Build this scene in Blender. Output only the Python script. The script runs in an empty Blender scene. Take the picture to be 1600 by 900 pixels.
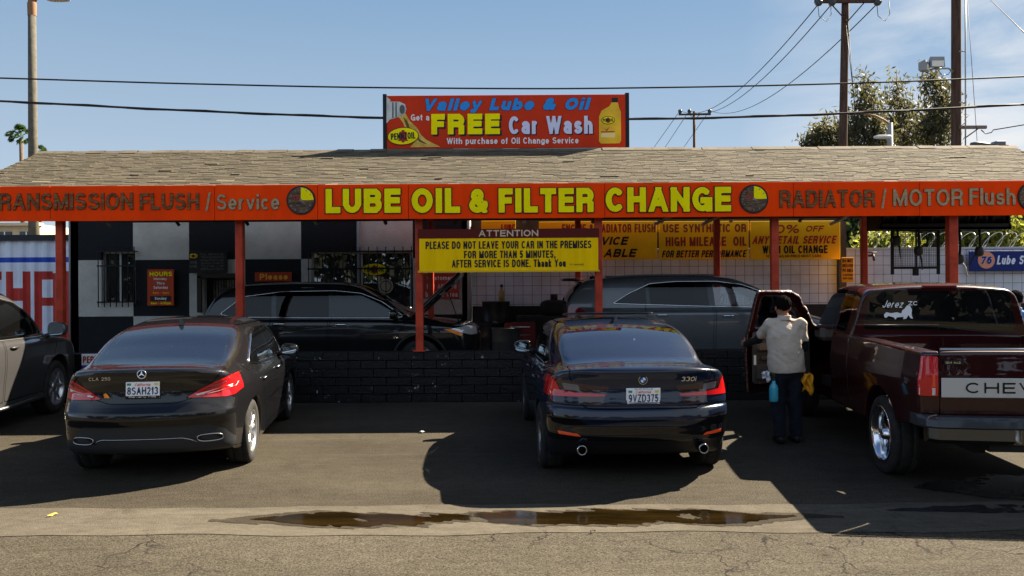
import bpy, bmesh, math, random
import numpy as np
from mathutils import Vector, Matrix
random.seed(7); RNG = np.random.default_rng(7)
S = bpy.context.scene
COL = S.collection
R = math.radians
# ------------------------------------------------------------------ camera
F = 1244.4; CAMH = 1.85; ROLL = R(0.35); HY = 445.0
cam = bpy.data.cameras.new('camera'); cam.lens = 28; cam.sensor_width = 36
cam.clip_start = 0.1; cam.clip_end = 3000; cam.shift_y = -(450-HY)/1600
co = bpy.data.objects.new('camera', cam); COL.objects.link(co)
co.matrix_world = Matrix.Translation((0, 0, CAMH)) @ Matrix.Rotation(R(90), 4, 'X') @ Matrix.Rotation(-ROLL, 4, 'Z')
S.camera = co
# ------------------------------------------------------------------ sun, sky, exposure
SUN = Vector((1.0, 0.71, 1.0)).normalized()
sl = bpy.data.lights.new('sun', 'SUN'); sl.energy = 5.0; sl.angle = R(0.5); sl.color = (1.0, 0.87, 0.68)
so = bpy.data.objects.new('sun', sl); COL.objects.link(so)
so.rotation_euler = SUN.to_track_quat('Z', 'Y').to_euler(); so.location = (30, 26, 30)
W = bpy.data.worlds.new('World'); S.world = W; W.use_nodes = True
def sky():
    nt = W.node_tree; N = nt.nodes; Lk = nt.links
    bg = N['Background']; bg.inputs['Strength'].default_value = SKY
    sk = N.new('ShaderNodeTexSky'); sk.sky_type = 'NISHITA'; sk.sun_disc = False
    sk.sun_elevation = math.asin(SUN.z); sk.sun_rotation = math.atan2(SUN.x, SUN.y)
    sk.air_density = 0.5; sk.dust_density = 0.1; sk.ozone_density = 1.5
    tc = N.new('ShaderNodeTexCoord'); mp = N.new('ShaderNodeMapping'); mp.inputs['Scale'].default_value = (1.6, 1.6, 6.5)
    mp.inputs['Rotation'].default_value = (0.0, 0.22, 0.5)
    no = N.new('ShaderNodeTexNoise'); no.inputs['Scale'].default_value = 1.7; no.inputs['Detail'].default_value = 7; no.inputs['Roughness'].default_value = 0.58; no.inputs['Distortion'].default_value = 0.25
    Lk.new(tc.outputs['Generated'], mp.inputs[0]); Lk.new(mp.outputs[0], no.inputs[0])
    cr = N.new('ShaderNodeValToRGB'); cr.color_ramp.elements[0].position = 0.34; cr.color_ramp.elements[1].position = 0.58
    Lk.new(no.outputs[0], cr.inputs[0])
    # more cloud towards the east (right hand side of the view) and low down
    sx = N.new('ShaderNodeSeparateXYZ'); Lk.new(tc.outputs['Generated'], sx.inputs[0])
    mr = N.new('ShaderNodeMapRange'); mr.inputs[1].default_value = 0.27; mr.inputs[2].default_value = 0.46; mr.inputs[3].default_value = 0.0; mr.inputs[4].default_value = 1.0
    Lk.new(sx.outputs[0], mr.inputs[0])
    mu = N.new('ShaderNodeMath'); mu.operation = 'MULTIPLY'; Lk.new(cr.outputs[0], mu.inputs[0]); Lk.new(mr.outputs[0], mu.inputs[1])
    mx = N.new('ShaderNodeMix'); mx.data_type = 'RGBA'
    # thin high veil that whitens the sunward half of the sky
    def rng_(src, a, b, c, d):
        r = N.new('ShaderNodeMapRange'); r.interpolation_type = 'SMOOTHSTEP'
        for i, v in enumerate((a, b, c, d)): r.inputs[1+i].default_value = v
        Lk.new(src, r.inputs[0]); return r.outputs[0]
    vf = N.new('ShaderNodeMath'); vf.operation = 'MULTIPLY'; Lk.new(rng_(sx.outputs[1], .0, .6, 0, .9), vf.inputs[0]); Lk.new(rng_(sx.outputs[2], .42, .75, 1, 0), vf.inputs[1])
    vr = N.new('ShaderNodeValToRGB'); e = vr.color_ramp.elements; e[0].position = .02; e[0].color = (2.25, 2.62, 2.86, 1); e[1].position = .36; e[1].color = (.92, 1.56, 2.36, 1); Lk.new(sx.outputs[2], vr.inputs[0])
    vm = N.new('ShaderNodeMix'); vm.data_type = 'RGBA'; Lk.new(vf.outputs[0], vm.inputs[0]); Lk.new(sk.outputs[0], vm.inputs[6]); Lk.new(vr.outputs[0], vm.inputs[7])
    # bright haze added behind the viewpoint as fill for the fascia and signs
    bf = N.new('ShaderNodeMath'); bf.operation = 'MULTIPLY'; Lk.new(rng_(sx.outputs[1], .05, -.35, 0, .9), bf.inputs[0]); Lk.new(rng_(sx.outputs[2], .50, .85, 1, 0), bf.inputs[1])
    bm = N.new('ShaderNodeMix'); bm.data_type = 'RGBA'; Lk.new(bf.outputs[0], bm.inputs[0]); Lk.new(vm.outputs[2], bm.inputs[6]); bm.inputs[7].default_value = FILL_HAZE
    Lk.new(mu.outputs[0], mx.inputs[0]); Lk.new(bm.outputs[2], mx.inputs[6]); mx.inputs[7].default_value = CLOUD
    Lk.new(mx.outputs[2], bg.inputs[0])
SKY = 0.05; FILL_HAZE = (2.9, 3.7, 4.7, 1); CLOUD = (3.4, 3.5, 3.6, 1)
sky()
S.view_settings.view_transform = 'Standard'; S.view_settings.look = 'None'
S.view_settings.exposure = 2.33; S.view_settings.gamma = 1.0
S.cycles.use_denoising = True
S.cycles.max_bounces = 8; S.cycles.transparent_max_bounces = 24; S.cycles.caustics_reflective = False; S.cycles.caustics_refractive = False
S.cycles.sample_clamp_indirect = 6.0

# ------------------------------------------------------------------ helpers
def P(px, py, Y):
    u = px-800.0; v = HY-py; c, s = math.cos(ROLL), math.sin(ROLL)
    return Vector(((u*c+v*s)/F*Y, Y, CAMH+(-u*s+v*c)/F*Y))
MATS = {}
def mat(name, col, rough=0.5, metal=0.0, coat=0.0, spec=0.2, var=0.0, vscale=6.0, bump=0.0, bscale=40.0, emit=0.0, col2=None, detail=5.0, lo=0.35, hi=0.65, crough=0.03, stretch=(1, 1, 1), dist=0.0):
    if name in MATS: return MATS[name]
    m = bpy.data.materials.new(name); m.use_nodes = True; MATS[name] = m
    nt = m.node_tree; N = nt.nodes; Lk = nt.links; b = N['Principled BSDF']
    c = tuple(col)+(1,)
    b.inputs['Base Color'].default_value = c; b.inputs['Roughness'].default_value = rough; b.inputs['Metallic'].default_value = metal
    b.inputs['Coat Weight'].default_value = coat; b.inputs['Coat Roughness'].default_value = crough; b.inputs['Specular IOR Level'].default_value = spec
    if emit: b.inputs['Emission Color'].default_value = c; b.inputs['Emission Strength'].default_value = emit
    tc = N.new('ShaderNodeTexCoord')
    if var or col2:
        mp = N.new('ShaderNodeMapping'); mp.inputs['Scale'].default_value = stretch; Lk.new(tc.outputs['Object'], mp.inputs[0])
        no = N.new('ShaderNodeTexNoise'); no.inputs['Scale'].default_value = vscale; no.inputs['Detail'].default_value = detail; no.inputs['Roughness'].default_value = 0.62; no.inputs['Distortion'].default_value = dist
        Lk.new(mp.outputs[0], no.inputs[0])
        cr = N.new('ShaderNodeValToRGB'); e = cr.color_ramp.elements
        e[0].position = lo; e[1].position = hi
        if col2: e[0].color = c; e[1].color = tuple(col2)+(1,)
        else:
            e[0].color = tuple(x*(1-var) for x in col)+(1,); e[1].color = tuple(min(1, x*(1+var)) for x in col)+(1,)
        Lk.new(no.outputs[0], cr.inputs[0]); Lk.new(cr.outputs[0], b.inputs['Base Color'])
    if bump:
        n2 = N.new('ShaderNodeTexNoise'); n2.inputs['Scale'].default_value = bscale; n2.inputs['Detail'].default_value = 4
        Lk.new(tc.outputs['Object'], n2.inputs[0])
        bp = N.new('ShaderNodeBump'); bp.inputs['Strength'].default_value = bump; bp.inputs['Distance'].default_value = 0.02
        Lk.new(n2.outputs[0], bp.inputs['Height']); Lk.new(bp.outputs[0], b.inputs['Normal'])
    return m
def glass(name, tint, refl=1.0, rough=0.0, ior=1.95, dust=.035):
    """Thin sheet: tinted see-through plus a clear mirror share by the viewing angle."""
    if name in MATS: return MATS[name]
    m = bpy.data.materials.new(name); m.use_nodes = True; MATS[name] = m
    nt = m.node_tree; N = nt.nodes; Lk = nt.links; N.remove(N['Principled BSDF'])
    t = N.new('ShaderNodeBsdfTransparent'); t.inputs[0].default_value = tuple(tint)+(1,)
    g = N.new('ShaderNodeBsdfGlossy'); g.inputs[0].default_value = (refl, refl, refl, 1); g.inputs['Roughness'].default_value = rough
    fr = N.new('ShaderNodeFresnel'); fr.inputs[0].default_value = ior
    du = N.new('ShaderNodeBsdfDiffuse'); du.inputs[0].default_value = (.55, .58, .60, 1); m1 = N.new('ShaderNodeMixShader'); m1.inputs[0].default_value = dust   # film of dust
    Lk.new(t.outputs[0], m1.inputs[1]); Lk.new(du.outputs[0], m1.inputs[2])
    mx = N.new('ShaderNodeMixShader'); Lk.new(fr.outputs[0], mx.inputs[0]); Lk.new(m1.outputs[0], mx.inputs[1]); Lk.new(g.outputs[0], mx.inputs[2])
    Lk.new(mx.outputs[0], N['Material Output'].inputs[0])
    return m
def thing(name, label, cat, loc=(0, 0, 0), rotz=0.0, group=None):
    o = bpy.data.objects.new(name, None); COL.objects.link(o); o.empty_display_size = 0.2
    o.location = loc; o.rotation_euler = (0, 0, rotz); o['label'] = label; o['category'] = cat
    if group: o['group'] = group
    return o
def tag(o, label, cat, group=None):
    o['label'] = label; o['category'] = cat
    if group: o['group'] = group
    return o
def struct(o, kind='structure'):
    o['kind'] = kind; return o
def meshobj(name, V, Fc, m, parent=None, smooth=False, normals=None, midx=None):
    me = bpy.data.meshes.new(name)
    V = np.asarray(V, dtype=np.float64).reshape(-1, 3)
    if isinstance(Fc, np.ndarray):
        n, k = Fc.shape
        me.vertices.add(len(V)); me.vertices.foreach_set('co', V.ravel())
        me.loops.add(n*k); me.loops.foreach_set('vertex_index', Fc.astype(np.int32).ravel())
        me.polygons.add(n); me.polygons.foreach_set('loop_start', np.arange(0, n*k, k, dtype=np.int32))
        me.update(calc_edges=True); me.validate()
    else:
        me.from_pydata(V.tolist(), [], Fc); me.update()
    ms = m if isinstance(m, (list, tuple)) else [m]
    for x in ms: me.materials.append(x)
    if midx is not None: me.polygons.foreach_set('material_index', np.asarray(midx, dtype=np.int32))
    if smooth is True: me.polygons.foreach_set('use_smooth', np.ones(len(me.polygons), dtype=bool))
    elif smooth is not False and smooth is not None:
        me.polygons.foreach_set('use_smooth', np.asarray(smooth, dtype=bool))
    if normals is not None and len(me.vertices) == len(normals): me.normals_split_custom_set_from_vertices(normals)
    o = bpy.data.objects.new(name, me); COL.objects.link(o)
    if parent is not None: o.parent = parent
    return o
class MB:
    """Collects boxes, bars, lathes and prisms into one mesh."""
    def __init__(s): s.v = []; s.f = []; s.sm = []; s.mi = []; s.cur = 0
    def add(s, vs, fs, smooth=False):
        b = len(s.v); s.v += [tuple(v) for v in vs]
        for f in fs: s.f.append([b+i for i in f]); s.sm.append(smooth); s.mi.append(s.cur)
        return s
    def box(s, c, d, rot=None, bev=0.0):
        x, y, z = d[0]/2, d[1]/2, d[2]/2
        if bev <= 0 or min(x, y, z) <= bev*1.01:
            vs = [Vector((a*x, b*y, e*z)) for a in (-1, 1) for b in (-1, 1) for e in (-1, 1)]
            fs = [(0, 1, 3, 2), (4, 6, 7, 5), (0, 4, 5, 1), (2, 3, 7, 6), (0, 2, 6, 4), (1, 5, 7, 3)]
        else:
            vs = []; idx = {}
            for a in (-1, 1):
                for b in (-1, 1):
                    for e in (-1, 1):
                        for k in range(3):
                            p = [a*(x-bev), b*(y-bev), e*(z-bev)]; p[k] = (a*x, b*y, e*z)[k]
                            idx[(a, b, e, k)] = len(vs); vs.append(Vector(p))
            fs = []
            for k in range(3):
                o1, o2 = [(1, 2), (2, 0), (0, 1)][k]
                for sg in (-1, 1):
                    q = []
                    for u, w in ((-1, -1), (1, -1), (1, 1), (-1, 1)):
                        t = [0, 0, 0]; t[k] = sg; t[o1] = u; t[o2] = w; q.append(idx[(t[0], t[1], t[2], k)])
                    fs.append(q if sg > 0 else q[::-1])
            for k in range(3):
                o1, o2 = (k+1) % 3, (k+2) % 3
                for u in (-1, 1):
                    for w in (-1, 1):
                        t = [0, 0, 0]; t[o1] = u; t[o2] = w
                        t[k] = -1; A = tuple(t); t[k] = 1; B = tuple(t)
                        q = [idx[A+(o1,)], idx[B+(o1,)], idx[B+(o2,)], idx[A+(o2,)]]
                        fs.append(q if u*w < 0 else q[::-1])
            for a in (-1, 1):
                for b in (-1, 1):
                    for e in (-1, 1):
                        q = [idx[(a, b, e, 0)], idx[(a, b, e, 1)], idx[(a, b, e, 2)]]
                        fs.append(q if a*b*e > 0 else q[::-1])
        M = rot if rot is not None else Matrix.Identity(3)
        C = Vector(c)
        return s.add([M @ v + C for v in vs], fs)
    def tube(s, pts, r, n=8, cap=True, smooth=True, closed=False):
        pts = [Vector(p) for p in pts]; m = len(pts)
        rr = r if isinstance(r, (list, tuple, np.ndarray)) else [r]*m
        vs = []; up = None
        for i, p in enumerate(pts):
            if closed: d = pts[(i+1) % m]-pts[i-1]
            else: d = pts[min(i+1, m-1)]-pts[max(i-1, 0)]
            d = d.normalized() if d.length > 1e-9 else Vector((0, 0, 1))
            if up is None:
                up = Vector((0, 0, 1)) if abs(d.z) < 0.9 else Vector((1, 0, 0))
            a = up.cross(d); a = a.normalized() if a.length > 1e-6 else d.orthogonal().normalized()
            up = d.cross(a).normalized()
            for k in range(n):
                t = 2*math.pi*k/n; vs.append(p+a*math.cos(t)*rr[i]+up*math.sin(t)*rr[i])
        fs = []
        for i in range(m if closed else m-1):
            j = (i+1) % m
            for k in range(n): fs.append((i*n+k, i*n+(k+1) % n, j*n+(k+1) % n, j*n+k))
        s.add(vs, fs, smooth)
        if cap and not closed:
            b = len(s.v)-len(vs)
            s.f.append([b+k for k in range(n)][::-1]); s.sm.append(False); s.mi.append(s.cur)
            s.f.append([b+(m-1)*n+k for k in range(n)]); s.sm.append(False); s.mi.append(s.cur)
        return s
    def cyl(s, a, b, r, n=16, r2=None, smooth=True): return s.tube([a, b], [r, r if r2 is None else r2], n, True, smooth)
    def lathe(s, prof, origin=(0, 0, 0), axis='Z', n=32, smooth=True):
        """prof: list of (r, h) revolved around AXIS."""
        vs = []; o = Vector(origin)
        for r, h in prof:
            for k in range(n):
                t = 2*math.pi*k/n; c, q = r*math.cos(t), r*math.sin(t)
                vs.append(o+(Vector((c, q, h)) if axis == 'Z' else Vector((h, c, q)) if axis == 'X' else Vector((q, h, c))))
        fs = []
        for i in range(len(prof)-1):
            for k in range(n): fs.append((i*n+k, i*n+(k+1) % n, (i+1)*n+(k+1) % n, (i+1)*n+k))
        return s.add(vs, fs, smooth)
    def prism(s, pts, y0, y1):
        """2-D outline (x, z) extruded along y."""
        n = len(pts)
        vs = [(p[0], y0, p[1]) for p in pts]+[(p[0], y1, p[1]) for p in pts]
        fs = [list(range(n))[::-1], [n+i for i in range(n)]]+[(i, (i+1) % n, n+(i+1) % n, n+i) for i in range(n)]
        ar = sum(pts[i][0]*pts[(i+1) % n][1]-pts[(i+1) % n][0]*pts[i][1] for i in range(n))
        if (ar > 0) == (y1 > y0): fs = [list(f)[::-1] for f in fs]
        return s.add(vs, fs)
    def quad(s, a, b, c, d): return s.add([a, b, c, d], [(0, 1, 2, 3)])
    def build(s, name, m, parent=None, loc=None):
        o = meshobj(name, s.v, s.f, m, parent, smooth=s.sm, midx=s.mi if isinstance(m, (list, tuple)) else None)
        if loc is not None: o.location = loc
        return o
def ell(cx, cz, rx, rz, n=28, a0=0, a1=360, rot=0.0):
    out = []
    for i in range(n+(a1-a0 < 360)):
        t = R(a0+(a1-a0)*i/n); x, z = rx*math.cos(t), rz*math.sin(t)
        out.append((cx+x*math.cos(rot)-z*math.sin(rot), cz+x*math.sin(rot)+z*math.cos(rot)))
    return out
# ------------------------------------------------------------------ implicit surfaces
def spl(pts):
    """Monotone cubic through the points, as a table lookup; spl(..)(t)."""
    p = np.array(sorted(pts), float); x, y = p[:, 0], p[:, 1]; h = np.diff(x); d = np.diff(y)/h
    m = np.zeros(len(x))
    if len(x) > 2:
        w1 = 2*h[1:]+h[:-1]; w2 = h[1:]+2*h[:-1]; ok = d[:-1]*d[1:] > 0
        m[1:-1][ok] = (w1+w2)[ok]/(w1[ok]/d[:-1][ok]+w2[ok]/d[1:][ok])
    m[0], m[-1] = d[0], d[-1]
    tx = np.linspace(x[0], x[-1], 600); i = np.clip(np.searchsorted(x, tx)-1, 0, len(h)-1)
    t = (tx-x[i])/h[i]
    ty = (2*t**3-3*t**2+1)*y[i]+(t**3-2*t**2+t)*h[i]*m[i]+(-2*t**3+3*t**2)*y[i+1]+(t**3-t**2)*h[i]*m[i+1]
    ts = np.sqrt(1+np.gradient(ty, tx)**2)
    f = lambda q: np.interp(q, tx, ty)
    f.norm = lambda q: np.interp(q, tx, ts)
    return f
def smax(a, b, k):
    h = np.clip(0.5+0.5*(a-b)/k, 0, 1); return b+(a-b)*h+k*h*(1-h)
def smin(a, b, k): return -smax(-a, -b, k)
def surfnet(f, xs, ys, zs, iters=4):
    X, Y, Z = xs[:, None, None], ys[None, :, None], zs[None, None, :]
    G = np.broadcast_to(f(X, Y, Z), (len(xs), len(ys), len(zs)))
    B = G < 0
    cnt = np.zeros(np.array(B.shape)-1, np.int8)
    for a in (0, 1):
        for b in (0, 1):
            for c in (0, 1): cnt += B[a:B.shape[0]-1+a, b:B.shape[1]-1+b, c:B.shape[2]-1+c]
    act = (cnt > 0) & (cnt < 8)
    I = np.nonzero(act); idx = np.full(act.shape, -1, np.int64); idx[I] = np.arange(len(I[0]))
    i, j, k = I; acc = np.zeros((len(i), 3)); num = np.zeros(len(i))
    cor = [(a, b, c) for a in (0, 1) for b in (0, 1) for c in (0, 1)]
    for p in cor:
        for ax in range(3):
            if p[ax]: continue
            q = list(p); q[ax] = 1
            A = G[i+p[0], j+p[1], k+p[2]]; Bv = G[i+q[0], j+q[1], k+q[2]]
            m = (A < 0) != (Bv < 0); t = np.where(m, A/np.where(m, A-Bv, 1), 0)
            pos = [xs[i+p[0]], ys[j+p[1]], zs[k+p[2]]]
            nx = [xs[i+q[0]], ys[j+q[1]], zs[k+q[2]]]
            for c in range(3): acc[:, c] += np.where(m, pos[c]+t*(nx[c]-pos[c]), 0)
            num += m
    V = acc/num[:, None]
    Q = []
    for ax in range(3):
        o1, o2 = (ax+1) % 3, (ax+2) % 3
        sl = [slice(1, -1)]*3; sl[ax] = slice(0, -1); s2 = list(sl); s2[ax] = slice(1, None)
        A = B[tuple(sl)]; C = B[tuple(s2)]
        e = np.nonzero(A != C); e = [e[0].copy(), e[1].copy(), e[2].copy()]
        e[o1] += 1; e[o2] += 1
        fl = B[e[0], e[1], e[2]]
        def cell(d1, d2):
            g = [x.copy() for x in e]; g[o1] -= d1; g[o2] -= d2
            return idx[g[0], g[1], g[2]]
        q = np.stack([cell(1, 1), cell(0, 1), cell(0, 0), cell(1, 0)], 1)
        q[~fl] = q[~fl][:, ::-1]; Q.append(q)
    Q = np.concatenate(Q)
    step = min(np.diff(xs).min(), np.diff(ys).min(), np.diff(zs).min())
    for _ in range(iters):
        v, g = grad(f, V); g2 = (g*g).sum(1)+1e-9
        d = -(v/g2)[:, None]*g; L = np.sqrt((d*d).sum(1))+1e-12
        V = V+d*np.minimum(1, 0.8*step/L)[:, None]
    d1 = ((V[Q[:, 0]]-V[Q[:, 2]])**2).sum(1); d2 = ((V[Q[:, 1]]-V[Q[:, 3]])**2).sum(1); m = d1 < d2
    T = np.concatenate([Q[m][:, [0, 1, 2]], Q[m][:, [0, 2, 3]], Q[~m][:, [0, 1, 3]], Q[~m][:, [1, 2, 3]]])
    return V, T
def grad(f, V, e=0.002):
    x, y, z = V[:, 0], V[:, 1], V[:, 2]
    g = np.stack([f(x+e, y, z)-f(x-e, y, z), f(x, y+e, z)-f(x, y-e, z), f(x, y, z+e)-f(x, y, z-e)], 1)/(2*e)
    return f(x, y, z), g
def poly_sd(px, py, poly, r=0.0):
    """Signed distance (negative inside) to a 2-D polygon shrunk by r and grown back round."""
    p = np.array(poly, float); n = len(p)
    d = np.full(px.shape, 1e9); ins = np.zeros(px.shape, bool)
    for i in range(n):
        a, b = p[i], p[(i+1) % n]; e = b-a; wx, wy = px-a[0], py-a[1]
        t = np.clip((wx*e[0]+wy*e[1])/(e @ e), 0, 1)
        d = np.minimum(d, (wx-e[0]*t)**2+(wy-e[1]*t)**2)
        c = (a[1] > py) != (b[1] > py)
        with np.errstate(divide='ignore', invalid='ignore'):
            ins ^= c & (px < (b[0]-a[0])*(py-a[1])/((b[1]-a[1]) if b[1] != a[1] else 1e-12)+a[0])
    d = np.sqrt(d)
    return np.where(ins, -d, d)
def rounded(poly, r, n=5):
    """Polygon with its corners rounded by about r."""
    out = []; m = len(poly)
    for i in range(m):
        a, b, c = (Vector(poly[i-1]), Vector(poly[i]), Vector(poly[(i+1) % m]))
        u, w = (a-b), (c-b); rr = min(r, u.length*0.45, w.length*0.45)
        p0, p1 = b+u.normalized()*rr, b+w.normalized()*rr
        for k in range(n+1):
            t = k/n; q = p0*(1-t)**2+b*2*t*(1-t)+p1*t*t; out.append((q.x, q.y))
    return out
def split(V, T, g):
    """Cut the triangles along g = 0: (vertices, triangles inside g < 0, outside)."""
    g = np.where(np.abs(g) < 1e-7, 1e-7, g); ins = g[T] < 0; c = ins.sum(1)
    Tin = [T[c == 3]]; Tout = [T[c == 0]]; nv = [V]; base = len(V)
    for want in (1, 2):
        t = T[c == want]
        if not len(t): continue
        iz = ins[c == want]; lone = iz if want == 1 else ~iz
        k = lone.argmax(1); ar = np.arange(len(t))
        A, B, C = t[ar, k], t[ar, (k+1) % 3], t[ar, (k+2) % 3]
        E = np.concatenate([np.stack([A, B], 1), np.stack([A, C], 1)]); Es = np.sort(E, 1)
        U, inv = np.unique(Es, axis=0, return_inverse=True); inv = inv.ravel()
        s = g[U[:, 0]]/(g[U[:, 0]]-g[U[:, 1]])
        nv.append(V[U[:, 0]]+s[:, None]*(V[U[:, 1]]-V[U[:, 0]]))
        ab = base+inv[:len(t)]; ac = base+inv[len(t):]; base += len(U)
        one = np.stack([A, ab, ac], 1); two = np.concatenate([np.stack([ab, B, C], 1), np.stack([ab, C, ac], 1)])
        if want == 1: Tin.append(one); Tout.append(two)
        else: Tout.append(one); Tin.append(two)
    return np.concatenate(nv), np.concatenate(Tin), np.concatenate(Tout)
def tri_obj(name, f, V, T, m, parent, push=0.0):
    u, inv = np.unique(T, return_inverse=True); v = V[u]; t = inv.reshape(-1, 3)
    _, g = grad(f, v); g /= np.linalg.norm(g, axis=1)[:, None]+1e-9
    if push: v = v+g*push
    return meshobj(name, v, t, m, parent, smooth=True, normals=g)
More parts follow.
